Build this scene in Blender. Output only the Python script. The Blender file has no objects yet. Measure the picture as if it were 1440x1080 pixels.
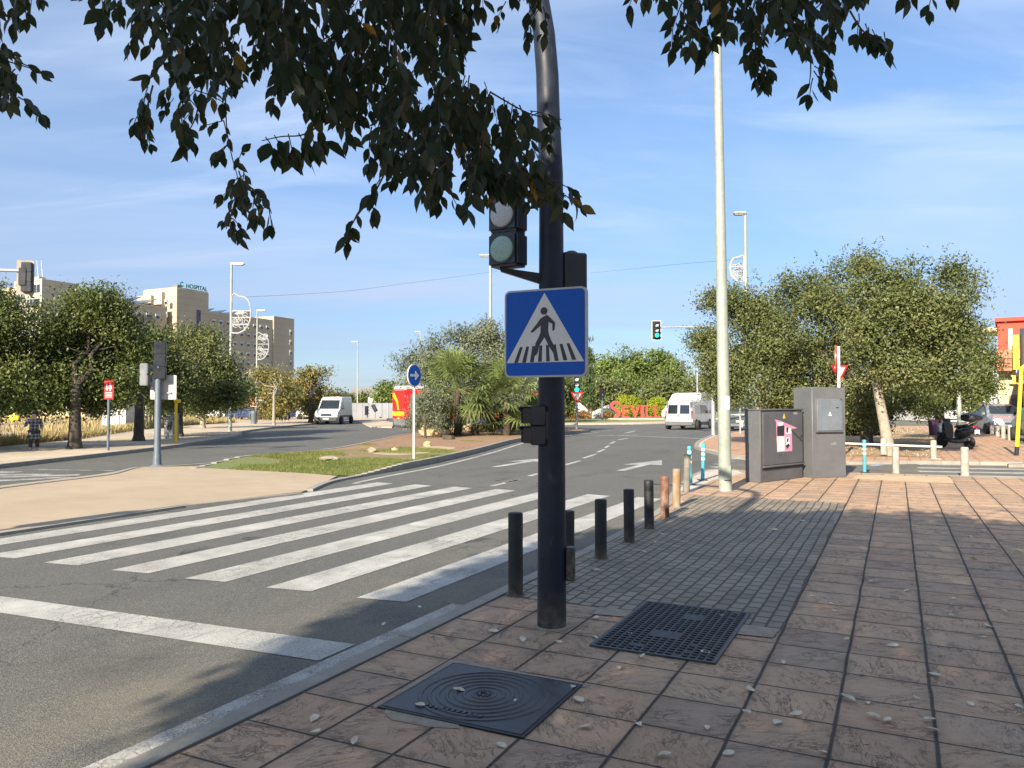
import bpy, bmesh, math, random
import numpy as np
from mathutils import Matrix, Vector

random.seed(7)
RNG = np.random.default_rng(11)
SC = bpy.context.scene
COL = SC.collection
F = 1090.0
PITCH = math.atan(30 / F)
YAW = math.atan(540 / F)              # the street runs 26 degrees to the right of the view
UX, UY = math.sin(YAW), math.cos(YAW)
VX, VY = UY, -UX
EYE = 1.6
R = math.radians

def ray(px, py):
    dx = (px - 720) / F
    dz = (540 - py) / F
    return dx, math.cos(PITCH) - math.sin(PITCH) * dz, math.sin(PITCH) + math.cos(PITCH) * dz

def G(px, py, z=0.0):
    """ground point seen at a photo pixel, for a surface at height z"""
    a, b, c = ray(px, py)
    t = (z - EYE) / c
    return Vector((a * t, b * t, z))

def P(px, py, Y):
    """point seen at a photo pixel, Y metres ahead"""
    a, b, c = ray(px, py)
    t = Y / b
    return Vector((a * t, Y, EYE + c * t))

def UV(u, v, z=0.0):
    return Vector((u * UX + v * VX, u * UY + v * VY, z))

def to_uv(p):
    return Vector((p.x * VX + p.y * VY, p.x * UX + p.y * UY, p.z))   # local x = v, y = u

# ------------------------------------------------------------------ mesh builder
class MB:
    def __init__(s):
        s.v, s.f, s.m = [], [], []
        s.M = Matrix.Identity(4)
    def add(s, verts, faces, mi=0):
        o = len(s.v)
        s.v += [tuple(s.M @ Vector(p)) for p in verts]
        s.f += [tuple(i + o for i in f) for f in faces]
        s.m += [mi] * len(faces)
        return s
    def box(s, c, d, mi=0, bev=0.0, rz=0.0, seg=1):
        bm = bmesh.new()
        bmesh.ops.create_cube(bm, size=1.0)
        for v in bm.verts:
            v.co = Vector((v.co.x * d[0], v.co.y * d[1], v.co.z * d[2]))
        if bev > 0:
            bmesh.ops.bevel(bm, geom=bm.edges[:], offset=bev, segments=seg, affect='EDGES')
        T = Matrix.Translation(c) @ Matrix.Rotation(rz, 4, 'Z')
        bm.verts.ensure_lookup_table()
        s.add([T @ v.co for v in bm.verts], [[v.index for v in f.verts] for f in bm.faces], mi)
        bm.free()
        return s
    def path(s, pts, rad, n=10, mi=0, caps=True):
        pts = [Vector(p) for p in pts]
        if not hasattr(rad, '__len__'):
            rad = [rad] * len(pts)
        t0 = (pts[1] - pts[0]).normalized()
        up = Vector((0, 0, 1)) if abs(t0.z) < 0.9 else Vector((1, 0, 0))
        x = t0.cross(up).normalized()
        verts, faces = [], []
        for i, p in enumerate(pts):
            a = pts[max(i - 1, 0)]
            b = pts[min(i + 1, len(pts) - 1)]
            t = (b - a).normalized()
            x = (x - t * x.dot(t)).normalized()
            y = t.cross(x)
            for k in range(n):
                an = 2 * math.pi * k / n
                verts.append(p + (x * math.cos(an) + y * math.sin(an)) * rad[i])
        for i in range(len(pts) - 1):
            for k in range(n):
                k2 = (k + 1) % n
                faces.append((i * n + k, i * n + k2, (i + 1) * n + k2, (i + 1) * n + k))
        if caps:
            faces.append(tuple(range(n - 1, -1, -1)))
            faces.append(tuple(range((len(pts) - 1) * n, len(pts) * n)))
        return s.add(verts, faces, mi)
    def tube(s, a, b, r, r2=None, n=12, mi=0):
        return s.path([a, b], [r, r if r2 is None else r2], n, mi)
    def lathe(s, prof, c=(0, 0, 0), n=20, mi=0):
        verts, faces = [], []
        for r, z in prof:
            for k in range(n):
                an = 2 * math.pi * k / n
                verts.append((c[0] + r * math.cos(an), c[1] + r * math.sin(an), c[2] + z))
        for i in range(len(prof) - 1):
            for k in range(n):
                k2 = (k + 1) % n
                faces.append((i * n + k, i * n + k2, (i + 1) * n + k2, (i + 1) * n + k))
        faces.append(tuple(range(n - 1, -1, -1)))
        faces.append(tuple(range((len(prof) - 1) * n, len(prof) * n)))
        return s.add(verts, faces, mi)
    def prism(s, poly, depth, M=None, mi=0):
        """poly in local x,z; extruded along +y by depth (front face at y=0 looks to -y)"""
        M = M or Matrix.Identity(4)
        n = len(poly)
        ar = sum(poly[i][0] * poly[(i + 1) % n][1] - poly[(i + 1) % n][0] * poly[i][1] for i in range(n))
        if ar < 0:
            poly = poly[::-1]
        verts = [M @ Vector((p[0], 0, p[1])) for p in poly] + [M @ Vector((p[0], depth, p[1])) for p in poly]
        faces = [tuple(range(n)), tuple(range(2 * n - 1, n - 1, -1))]
        for i in range(n):
            j = (i + 1) % n
            faces.append((j, i, n + i, n + j))
        return s.add(verts, faces, mi)
    def disc_y(s, c, r, depth=0.004, n=24, mi=0):
        return s.prism([(c[0] + r * math.cos(2 * math.pi * k / n), c[2] + r * math.sin(2 * math.pi * k / n)) for k in range(n)],
                       depth, Matrix.Translation((0, c[1], 0)), mi)
    def sheet(s, pts, z=None, mi=0):
        pts = [Vector((p[0], p[1], p[2] if z is None else z)) for p in pts]
        n = len(pts)
        ar = sum(pts[i].x * pts[(i + 1) % n].y - pts[(i + 1) % n].x * pts[i].y for i in range(n))
        if ar < 0:
            pts = pts[::-1]
        return s.add(pts, [tuple(range(n))], mi)
    def slab(s, pts, z0, z1, mi=0):
        n = len(pts)
        ar = sum(pts[i][0] * pts[(i + 1) % n][1] - pts[(i + 1) % n][0] * pts[i][1] for i in range(n))
        if ar < 0:
            pts = pts[::-1]
        verts = [(p[0], p[1], z1) for p in pts] + [(p[0], p[1], z0) for p in pts]
        faces = [tuple(range(n))] + [(i, n + i, n + (i + 1) % n, (i + 1) % n) for i in range(n)]
        return s.add(verts, faces, mi)
    def ball(s, c, r, n=12, mi=0):
        prof = [(max(1e-4, math.sin(math.pi * k / n)), -math.cos(math.pi * k / n)) for k in range(n + 1)]
        rr = r if hasattr(r, '__len__') else (r, r, r)
        verts, faces = [], []
        m = n * 2
        for a, z in prof:
            for k in range(m):
                an = 2 * math.pi * k / m
                verts.append((c[0] + rr[0] * a * math.cos(an), c[1] + rr[1] * a * math.sin(an), c[2] + rr[2] * z))
        for i in range(n):
            for k in range(m):
                k2 = (k + 1) % m
                faces.append((i * m + k, i * m + k2, (i + 1) * m + k2, (i + 1) * m + k))
        return s.add(verts, faces, mi)
    def build(s, name, mats, parent=None, smooth=38, loc=None, rz=None):
        me = bpy.data.meshes.new(name)
        me.from_pydata(s.v, [], s.f)
        if not isinstance(mats, (list, tuple)):
            mats = [mats]
        for m in mats:
            me.materials.append(m)
        if len(mats) > 1:
            me.polygons.foreach_set('material_index', s.m)
        if smooth:
            me.polygons.foreach_set('use_smooth', [True] * len(me.polygons))
            me.set_sharp_from_angle(angle=R(smooth))
        me.update()
        return link(name, me, parent, loc, rz)

def link(name, me, parent=None, loc=None, rz=None):
    o = bpy.data.objects.new(name, me)
    COL.objects.link(o)
    if parent is not None:
        o.parent = parent
    if loc is not None:
        o.location = loc
    if rz is not None:
        o.rotation_euler = (0, 0, rz)
    return o

def tag(o, label, cat, group=None):
    o['label'] = label
    o['category'] = cat
    if group:
        o['group'] = group
    return o

def thing(name, label, cat, loc=(0, 0, 0), rz=0.0, group=None):
    o = bpy.data.objects.new(name, None)
    o.empty_display_size = 0.2
    COL.objects.link(o)
    o.location = loc
    o.rotation_euler = (0, 0, rz)
    return tag(o, label, cat, group)

def struct(o, kind='structure'):
    o['kind'] = kind
    return o

def dup(root, loc, rz=None, label=None, group=None):
    r = root.copy()
    COL.objects.link(r)
    r.location = loc
    if rz is not None:
        r.rotation_euler = (0, 0, rz)
    if label:
        r['label'] = label
    if group:
        r['group'] = group
    for ch in list(root.children):
        c = ch.copy()
        COL.objects.link(c)
        c.parent = r
        for g in list(ch.children):
            d = g.copy()
            COL.objects.link(d)
            d.parent = c
    return r

# ------------------------------------------------------------------ materials
class NT:
    def __init__(s, name):
        s.mat = bpy.data.materials.new(name)
        s.mat.use_nodes = True
        s.t = s.mat.node_tree
        s.b = s.t.nodes['Principled BSDF']
        s.out = s.t.nodes['Material Output']
        s._oc = None
    def n(s, typ, **kw):
        nd = s.t.nodes.new(typ)
        for k, v in kw.items():
            setattr(nd, k, v)
        return nd
    def put(s, sock, val):
        if isinstance(val, bpy.types.NodeSocket):
            s.t.links.new(val, sock)
        elif hasattr(val, '__len__'):
            sock.default_value = tuple(val) if len(val) != 3 or sock.type != 'RGBA' else (*val, 1)
        else:
            sock.default_value = val
    def obj(s):
        if s._oc is None:
            s._oc = s.n('ShaderNodeTexCoord').outputs['Object']
        return s._oc
    def math(s, op, a, b=0.0, c=None, clamp=False):
        nd = s.n('ShaderNodeMath', operation=op, use_clamp=clamp)
        s.put(nd.inputs[0], a)
        s.put(nd.inputs[1], b)
        if c is not None:
            s.put(nd.inputs[2], c)
        return nd.outputs[0]
    def noise(s, scale, detail=4, rough=0.55, vec=None, dist=0.0, typ='FBM', dims='3D'):
        nd = s.n('ShaderNodeTexNoise', noise_dimensions=dims)
        nd.noise_type = typ
        s.put(nd.inputs['Vector'], vec if vec is not None else s.obj())
        nd.inputs['Scale'].default_value = scale
        nd.inputs['Detail'].default_value = detail
        nd.inputs['Roughness'].default_value = rough
        nd.inputs['Distortion'].default_value = dist
        return nd.outputs['Fac']
    def voro(s, scale, feature='F1', vec=None, out='Distance'):
        nd = s.n('ShaderNodeTexVoronoi', feature=feature)
        s.put(nd.inputs['Vector'], vec if vec is not None else s.obj())
        nd.inputs['Scale'].default_value = scale
        return nd.outputs[out]
    def white(s, vec):
        nd = s.n('ShaderNodeTexWhiteNoise', noise_dimensions='3D')
        s.put(nd.inputs['Vector'], vec)
        return nd.outputs['Value']
    def comb(s, x, y, z=0.0):
        nd = s.n('ShaderNodeCombineXYZ')
        for i, q in enumerate((x, y, z)):
            s.put(nd.inputs[i], q)
        return nd.outputs[0]
    def sep(s, vec=None):
        nd = s.n('ShaderNodeSeparateXYZ')
        s.put(nd.inputs[0], vec if vec is not None else s.obj())
        return nd.outputs
    def scale(s, vec, sc):
        nd = s.n('ShaderNodeVectorMath', operation='MULTIPLY')
        s.put(nd.inputs[0], vec)
        nd.inputs[1].default_value = sc
        return nd.outputs[0]
    def vadd(s, a, b):
        nd = s.n('ShaderNodeVectorMath', operation='ADD')
        s.put(nd.inputs[0], a)
        s.put(nd.inputs[1], b)
        return nd.outputs[0]
    def ramp(s, fac, lo, hi, a=0.0, b=1.0, smooth=False):
        nd = s.n('ShaderNodeMapRange', clamp=True)
        if smooth:
            nd.interpolation_type = 'SMOOTHSTEP'
        s.put(nd.inputs['Value'], fac)
        for k, q in (('From Min', lo), ('From Max', hi), ('To Min', a), ('To Max', b)):
            s.put(nd.inputs[k], q)
        return nd.outputs['Result']
    def mix(s, fac, a, b, mode='MIX'):
        nd = s.n('ShaderNodeMix', data_type='RGBA', blend_type=mode)
        s.put(nd.inputs[0], fac)
        s.put(nd.inputs[6], a)
        s.put(nd.inputs[7], b)
        return nd.outputs[2]
    def bump(s, h, strength=0.5, dist=0.01):
        nd = s.n('ShaderNodeBump')
        nd.inputs['Strength'].default_value = strength
        nd.inputs['Distance'].default_value = dist
        s.put(nd.inputs['Height'], h)
        s.t.links.new(nd.outputs[0], s.b.inputs['Normal'])
    def set(s, **kw):
        for k, v in kw.items():
            s.put(s.b.inputs[k], v)
        return s.mat

def mat(name, col, rough=0.55, metal=0.0, var=0.25, nscale=3.0, bump=0.0, bscale=40.0, coat=0.0, spec=0.5):
    """painted / plain surface with uneven tone, roughness and optional grain"""
    t = NT(name)
    n1 = t.noise(nscale, 6, 0.65)
    n2 = t.noise(nscale * 9, 3, 0.6)
    f = t.ramp(t.math('ADD', t.math('MULTIPLY', n1, 0.7), t.math('MULTIPLY', n2, 0.3)), 0.36, 0.66)
    dark = tuple(c * (1 - var) for c in col)
    light = tuple(min(1, c * (1 + var * 0.5)) for c in col)
    t.set(**{'Base Color': t.mix(f, dark, light), 'Metallic': metal, 'Specular IOR Level': spec,
             'Roughness': t.ramp(n1, 0.3, 0.7, max(0.03, rough - 0.08), min(1, rough + 0.1)), 'Coat Weight': coat})
    if bump:
        t.bump(t.noise(bscale, 5, 0.6), 0.6, bump)
    return t.mat

def emis(name, col, strength):
    t = NT(name)
    return t.set(**{'Base Color': tuple(c * 0.3 for c in col), 'Emission Color': col, 'Emission Strength': strength, 'Roughness': 0.3})

def leaf_mat(name, a, b, c=None, trans=0.35, rough=0.5, cfrac=0.06):
    t = NT(name)
    g = t.n('ShaderNodeNewGeometry')
    rnd = g.outputs['Random Per Island']
    f = t.math('ADD', t.math('MULTIPLY', rnd, 0.5), t.math('MULTIPLY', t.ramp(t.noise(0.8, 3), 0.38, 0.62), 0.5))
    col = t.mix(f, a, b)
    if c:
        col = t.mix(t.ramp(t.math('FRACT', t.math('MULTIPLY', rnd, 57.3)), 1 - cfrac, 1 - cfrac + 0.01), col, c)
    t.set(**{'Base Color': col, 'Roughness': rough, 'Specular IOR Level': 0.35})
    tr = t.n('ShaderNodeBsdfTranslucent')
    t.put(tr.inputs['Color'], t.mix(0.5, col, (0.16, 0.2, 0.03)))
    mx = t.n('ShaderNodeMixShader')
    mx.inputs[0].default_value = trans
    t.t.links.new(t.b.outputs[0], mx.inputs[1])
    t.t.links.new(tr.outputs[0], mx.inputs[2])
    t.t.links.new(mx.outputs[0], t.out.inputs['Surface'])
    return t.mat

M = {}
def build_materials():
    # --- stamped red paving, object space: x = v (across the street), y = u (along it)
    def paving(name, base, dirt, tv=0.4475, tu=0.42, v0=-2.98, u0=3.82, jw=0.008):
        t = NT(name)
        x, y, _ = t.sep()
        wob = t.math('MULTIPLY', t.math('SUBTRACT', t.noise(2.5, 3), 0.5), 0.02)
        a = t.math('DIVIDE', t.math('SUBTRACT', t.math('ADD', x, wob), v0), tv)
        ia = t.math('FLOOR', a)
        b = t.math('DIVIDE', t.math('SUBTRACT', t.math('ADD', y, wob), u0), tu)
        ib = t.math('FLOOR', b)
        fa = t.math('SUBTRACT', t.math('ABSOLUTE', t.math('SUBTRACT', t.math('FRACT', a), 0.5)), 0.5)
        fb = t.math('SUBTRACT', t.math('ABSOLUTE', t.math('SUBTRACT', t.math('FRACT', b), 0.5)), 0.5)
        da = t.math('MULTIPLY', fa, -tv)         # metres to the joint
        db = t.math('MULTIPLY', fb, -tu)
        rough_edge = t.math('MULTIPLY', t.noise(60, 3), 0.006)
        ja = t.ramp(t.math('ADD', da, rough_edge), jw * 0.6, jw * 1.7, 1, 0)
        jb = t.ramp(t.math('ADD', db, rough_edge), jw * 0.55, jw * 1.45, 1, 0)
        jb = t.math('MULTIPLY', jb, t.ramp(t.noise(1.7, 2), 0.35, 0.5, 0.85, 1))
        joint = t.math('MAXIMUM', ja, jb)
        cell = t.white(t.comb(ia, ib, 3.0))
        cell2 = t.white(t.comb(ib, ia, 9.0))
        # slate-like relief, shifted and turned for each slab so it does not repeat
        vec = t.vadd(t.obj(), t.comb(t.math('MULTIPLY', cell, 37.0), t.math('MULTIPLY', cell2, 51.0), 0.0))
        warp = t.n('ShaderNodeVectorRotate', rotation_type='Z_AXIS')
        t.put(warp.inputs['Vector'], vec)
        t.put(warp.inputs['Angle'], t.math('MULTIPLY', cell2, 6.0))
        sv = t.scale(warp.outputs[0], (1.0, 1.9, 1.0))
        r1 = t.noise(2.3, 8, 0.68, sv, 0.9)
        r2 = t.noise(9.0, 6, 0.65, sv, 0.5)
        crack = t.ramp(t.math('ABSOLUTE', t.math('SUBTRACT', r1, 0.47)), 0.0, 0.009, 1, 0)
        r3 = t.noise(5.5, 7, 0.7, t.scale(warp.outputs[0], (0.8, 2.6, 1.0)), 0.6)
        crack = t.math('MAXIMUM', crack, t.ramp(t.math('ABSOLUTE', t.math('SUBTRACT', r3, 0.52)), 0.0, 0.008, 0.8, 0))
        crack = t.math('MULTIPLY', crack, t.ramp(t.noise(4, 3), 0.38, 0.58))
        fine = t.noise(140, 4, 0.7)
        col = t.mix(t.ramp(cell, 0, 1, 0.0, 1.0), base[0], base[1])
        col = t.mix(t.ramp(cell2, 0.72, 0.95, 0, 0.6), col, (0.3, 0.215, 0.16))
        col = t.mix(t.math('MULTIPLY', t.ramp(t.noise(1.3, 4, 0.6), 0.42, 0.68), 0.6), col, dirt)
        col = t.mix(t.ramp(fine, 0.52, 0.75, 0, 0.35), col, base[2])
        col = t.mix(t.ramp(t.noise(310, 2), 0.56, 0.7, 0, 0.45), col, (0.05, 0.04, 0.035))
        col = t.mix(t.math('MULTIPLY', crack, 0.75), col, (0.05, 0.038, 0.026))
        col = t.mix(t.ramp(r2, 0.5, 0.74, 0, 0.16), col, (0.15, 0.105, 0.07))
        grime = t.ramp(t.math('MINIMUM', da, db), 0.0, 0.07, 0.45, 0)
        col = t.mix(t.math('MULTIPLY', grime, t.ramp(t.noise(3.5, 4, 0.65), 0.4, 0.62)), col, (0.1, 0.075, 0.05))
        spot = t.ramp(t.voro(5.5), 0.035, 0.06, 1, 0)
        col = t.mix(t.math('MULTIPLY', spot, t.ramp(t.noise(1.9, 2), 0.5, 0.6, 0, 0.6)), col, (0.09, 0.075, 0.06))
        col = t.mix(t.math('MULTIPLY', joint, 0.9), col, (0.03, 0.025, 0.02))
        h = t.math('ADD', t.math('MULTIPLY', r1, 1.0), t.math('MULTIPLY', r2, 0.6))
        h = t.math('SUBTRACT', h, t.math('MULTIPLY', crack, 0.2))
        h = t.math('SUBTRACT', h, t.math('MULTIPLY', joint, 1.2))
        h = t.math('ADD', h, t.math('MULTIPLY', fine, 0.06))
        t.bump(h, 1.0, 0.024)
        return t.set(**{'Base Color': col, 'Roughness': t.ramp(r2, 0.3, 0.7, 0.62, 0.85), 'Specular IOR Level': 0.4})
    M['paving'] = paving('stamped_red_paving', ((0.43, 0.272, 0.172), (0.55, 0.355, 0.22), (0.58, 0.46, 0.33)), (0.4, 0.31, 0.21))
    M['paving_far'] = paving('orange_paving', ((0.5, 0.29, 0.17), (0.58, 0.35, 0.21), (0.6, 0.42, 0.28)), (0.5, 0.35, 0.23), 0.3, 0.3, jw=0.004)
    # --- small grey setts
    t = NT('grey_setts')
    x, y, _ = t.sep()
    wx = t.math('MULTIPLY', t.math('SUBTRACT', t.noise(0.9, 3), 0.5), 0.075)
    X = t.math('DIVIDE', t.math('ADD', t.math('ADD', x, 2.98), wx), 0.1115)
    ix = t.math('FLOOR', X)
    Y = t.math('DIVIDE', t.math('ADD', y, t.math('MULTIPLY', t.math('MODULO', t.math('ABSOLUTE', ix), 2.0), 0.085)), 0.17)
    iy = t.math('FLOOR', Y)
    dx = t.math('MULTIPLY', t.math('SUBTRACT', 0.5, t.math('ABSOLUTE', t.math('SUBTRACT', t.math('FRACT', X), 0.5))), 0.1115)
    dy = t.math('MULTIPLY', t.math('SUBTRACT', 0.5, t.math('ABSOLUTE', t.math('SUBTRACT', t.math('FRACT', Y), 0.5))), 0.17)
    e = t.math('MULTIPLY', t.noise(50, 3), 0.006)
    j = t.math('MAXIMUM', t.ramp(t.math('ADD', dx, e), 0.008, 0.016, 1, 0), t.math('MULTIPLY', t.ramp(t.math('ADD', dy, e), 0.009, 0.019, 1, 0), 0.95))
    c = t.white(t.comb(ix, iy, 1.0))
    col = t.mix(c, (0.17, 0.142, 0.1), (0.27, 0.225, 0.16))
    col = t.mix(t.ramp(t.noise(1.1, 4), 0.45, 0.7, 0, 0.5), col, (0.37, 0.31, 0.23))
    col = t.mix(t.ramp(t.noise(260, 2), 0.55, 0.7, 0, 0.5), col, (0.07, 0.065, 0.06))
    col = t.mix(t.math('MULTIPLY', j, 0.9), col, (0.032, 0.028, 0.024))
    t.bump(t.math('SUBTRACT', t.math('ADD', t.math('MULTIPLY', c, 0.25), t.math('MULTIPLY', t.noise(90, 4), 0.15)), j), 0.8, 0.008)
    M['setts'] = t.set(**{'Base Color': col, 'Roughness': 0.75})
    # --- asphalt
    def asphalt_col(t):
        f1 = t.noise(150, 3, 0.6)
        f2 = t.voro(120)
        big = t.noise(0.22, 4, 0.6)
        col = t.mix(t.ramp(big, 0.35, 0.68), (0.07, 0.072, 0.07), (0.1, 0.099, 0.09))
        col = t.mix(t.ramp(f1, 0.5, 0.64, 0, 0.85), col, (0.26, 0.25, 0.2))
        col = t.mix(t.ramp(f1, 0.46, 0.34, 0, 0.8), col, (0.04, 0.04, 0.038))
        st = t.noise(0.7, 5, 0.6, t.scale(t.obj(), (1.5, 0.12, 1)))
        col = t.mix(t.ramp(st, 0.55, 0.72, 0, 0.35), col, (0.06, 0.06, 0.06))
        # oil-dark patches, hairline cracks and sunlight painted in as a sandy tone along the kerb
        col = t.mix(t.ramp(t.noise(0.5, 5, 0.7), 0.56, 0.7, 0, 0.5), col, (0.045, 0.045, 0.045))
        cv = t.n('ShaderNodeTexVoronoi', feature='DISTANCE_TO_EDGE')
        t.put(cv.inputs['Vector'], t.vadd(t.obj(), t.comb(t.math('MULTIPLY', t.noise(1.7, 5, 0.7), 1.1), t.math('MULTIPLY', t.noise(1.3, 5, 0.7), 1.1), 0)))
        cv.inputs['Scale'].default_value = 0.42
        ck = t.math('MULTIPLY', t.ramp(cv.outputs['Distance'], 0.002, 0.007, 1, 0), t.ramp(t.noise(0.4, 2), 0.48, 0.55))
        col = t.mix(t.math('MULTIPLY', ck, 0.8), col, (0.022, 0.022, 0.022))
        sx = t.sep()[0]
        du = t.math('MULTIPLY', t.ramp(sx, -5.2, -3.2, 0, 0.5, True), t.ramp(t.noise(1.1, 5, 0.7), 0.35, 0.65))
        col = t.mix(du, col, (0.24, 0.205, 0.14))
        return col, f1, f2
    t = NT('asphalt')
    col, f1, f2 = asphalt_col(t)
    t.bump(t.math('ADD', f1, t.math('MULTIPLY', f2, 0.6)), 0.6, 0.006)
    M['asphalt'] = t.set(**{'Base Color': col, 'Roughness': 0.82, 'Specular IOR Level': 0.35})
    # --- worn white road paint
    def paint(name, wear_lo, wear_hi):
        t = NT(name)
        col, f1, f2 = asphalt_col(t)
        w = t.math('ADD', t.math('MULTIPLY', t.noise(2.2, 5, 0.65), 0.6), t.math('MULTIPLY', t.noise(70, 3, 0.7), 0.4))
        wear = t.ramp(w, wear_lo, wear_hi)
        wear = t.math('MAXIMUM', wear, t.math('MULTIPLY', t.ramp(t.noise(85, 3, 0.7), 0.47, 0.6, 0, 0.9), t.ramp(t.noise(1.2, 4, 0.7), 0.34, 0.58, 0.12, 1)))
        stk = t.noise(16, 5, 0.75, t.scale(t.obj(), (1.0, 0.16, 1.0)))
        wear = t.math('MAXIMUM', wear, t.math('MULTIPLY', t.ramp(stk, 0.52, 0.63, 0, 0.8), t.ramp(t.noise(0.8, 4, 0.7), 0.36, 0.6)))
        cv = t.n('ShaderNodeTexVoronoi', feature='DISTANCE_TO_EDGE')
        t.put(cv.inputs['Vector'], t.vadd(t.obj(), t.comb(t.math('MULTIPLY', t.noise(9, 3), 0.12), t.math('MULTIPLY', t.noise(8, 3), 0.1), 0)))
        cv.inputs['Scale'].default_value = 8
        cr = t.math('MULTIPLY', t.ramp(cv.outputs['Distance'], 0.008, 0.045, 1, 0), t.ramp(t.noise(0.8, 3), 0.46, 0.58, 0, 0.85))
        wear = t.math('MAXIMUM', wear, cr)
        white = t.mix(t.ramp(t.noise(3, 4), 0.35, 0.7), (0.4, 0.39, 0.35), (0.52, 0.51, 0.46))
        t.bump(t.math('SUBTRACT', t.math('MULTIPLY', f1, 0.6), wear), 0.4, 0.004)
        return t.set(**{'Base Color': t.mix(wear, white, col), 'Roughness': 0.7})
    M['paint'] = paint('white_road_paint', 0.55, 0.66)
    M['paint_old'] = paint('faded_road_paint', 0.46, 0.58)
    # --- concrete kerbs
    t = NT('kerb_concrete')
    col = t.mix(t.ramp(t.noise(4, 6, 0.7), 0.3, 0.7), (0.22, 0.205, 0.17), (0.32, 0.295, 0.25))
    col = t.mix(t.ramp(t.noise(120, 3), 0.52, 0.7, 0, 0.5), col, (0.16, 0.15, 0.13))
    t.bump(t.noise(90, 5), 0.5, 0.004)
    M['kerb'] = t.set(**{'Base Color': col, 'Roughness': 0.85})
    t = NT('refuge_concrete')
    col = t.mix(t.ramp(t.noise(0.6, 6, 0.7), 0.3, 0.7), (0.32, 0.25, 0.165), (0.41, 0.325, 0.22))
    col = t.mix(t.ramp(t.noise(60, 3), 0.52, 0.7, 0, 0.4), col, (0.3, 0.25, 0.19))
    col = t.mix(t.ramp(t.noise(1.6, 4, 0.6, t.scale(t.obj(), (0.3, 2, 1))), 0.55, 0.7, 0, 0.5), col, (0.32, 0.25, 0.18))
    t.bump(t.noise(60, 5), 0.4, 0.005)
    M['refuge'] = t.set(**{'Base Color': col, 'Roughness': 0.88})
    # --- lawn on bare soil
    t = NT('lawn_soil')
    big = t.noise(0.35, 5, 0.65)
    g = t.mix(t.ramp(t.noise(14, 4, 0.7), 0.3, 0.7), (0.09, 0.125, 0.03), (0.19, 0.2, 0.06))
    s_ = t.mix(t.ramp(t.noise(6, 5, 0.7), 0.3, 0.7), (0.2, 0.115, 0.062), (0.34, 0.21, 0.125))
    x, y, _ = t.sep()
    # the grass thins out towards the palms
    k = t.math('ADD', big, t.ramp(y, 16, 29, -0.12, 0.34))
    t.bump(t.noise(30, 6, 0.7), 0.8, 0.03)
    M['lawn'] = t.set(**{'Base Color': t.mix(t.ramp(k, 0.47, 0.58), g, s_), 'Roughness': 0.95})
    t = NT('dry_soil')
    col = t.mix(t.ramp(t.noise(0.5, 6, 0.65), 0.3, 0.7), (0.33, 0.235, 0.14), (0.5, 0.39, 0.24))
    t.bump(t.noise(10, 6), 0.8, 0.05)
    M['dry'] = t.set(**{'Base Color': col, 'Roughness': 0.95})
    t = NT('planter_soil')
    col = t.mix(t.ramp(t.noise(2, 6, 0.7), 0.3, 0.7), (0.22, 0.14, 0.075), (0.42, 0.29, 0.15))
    t.bump(t.noise(20, 6), 0.8, 0.04)
    M['soil'] = t.set(**{'Base Color': col, 'Roughness': 0.95})
    t = NT('far_lawn')
    M['far_lawn'] = t.set(**{'Base Color': t.mix(t.ramp(t.noise(0.8, 5, 0.7), 0.3, 0.7), (0.14, 0.17, 0.04), (0.3, 0.28, 0.1)), 'Roughness': 0.95})
    M['earth'] = mat('far_ground', (0.26, 0.22, 0.14), 0.95, var=0.4, nscale=0.02)
    M['left_path'] = mat('sandy_path', (0.47, 0.39, 0.28), 0.9, var=0.3, nscale=0.5, bump=0.01)
    M['pale_slab'] = mat('pale_slabs', (0.5, 0.45, 0.37), 0.85, var=0.3, nscale=1.5, bump=0.004, bscale=60)
    M['tactile'] = mat('yellow_tactile', (0.52, 0.38, 0.23), 0.8, var=0.25, nscale=2, bump=0.004, bscale=60)
    M['mortar'] = mat('mortar_patch', (0.33, 0.27, 0.2), 0.9, var=0.35, nscale=9, bump=0.006, bscale=50)
    # --- metal, paint, plastics
    M['pole_navy'] = mat('navy_painted_steel', (0.011, 0.015, 0.025), 0.5, 0.0, 0.35, 2.5, 0.0006, 90, 0.0, 0.3)
    def dusty(name, col, top, rough):
        # road dust and scuffs that thin out above the foot
        t = NT(name)
        z = t.sep()[2]
        n1 = t.noise(6, 6, 0.7)
        sc = t.ramp(t.noise(26, 4, 0.7, t.scale(t.obj(), (1, 1, 0.25))), 0.62, 0.72, 0, 0.5)
        base = t.mix(t.ramp(n1, 0.35, 0.65), tuple(c * 0.7 for c in col), tuple(c * 1.5 for c in col))
        base = t.mix(sc, base, tuple(c * 3 + 0.02 for c in col))
        d = t.math('MULTIPLY', t.ramp(z, 0.0, top, 0.85, 0.0), t.ramp(t.noise(14, 5, 0.7), 0.3, 0.62))
        t.bump(t.noise(70, 4), 0.4, 0.001)
        return t.set(**{'Base Color': t.mix(d, base, (0.16, 0.125, 0.085)), 'Roughness': t.ramp(n1, 0.3, 0.7, rough - 0.08, rough + 0.12), 'Specular IOR Level': 0.3})
    M['pole_navy'] = dusty('navy_painted_steel', (0.011, 0.015, 0.025), 0.3, 0.5)
    M['box_black'] = mat('black_signal_plastic', (0.018, 0.02, 0.026), 0.38, 0, 0.3, 5)
    M['box_grey'] = mat('grey_signal_plastic', (0.16, 0.17, 0.18), 0.45, 0, 0.3, 5)
    M['lens_grey'] = mat('unlit_lens', (0.42, 0.45, 0.46), 0.18, 0, 0.2, 60, 0.004, 160)
    M['lens_green'] = mat('unlit_green_lens', (0.26, 0.4, 0.36), 0.18, 0, 0.2, 60, 0.004, 160)
    M['lens_red'] = mat('unlit_red_lens', (0.3, 0.05, 0.04), 0.2, 0, 0.2, 60, 0.004, 160)
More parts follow.
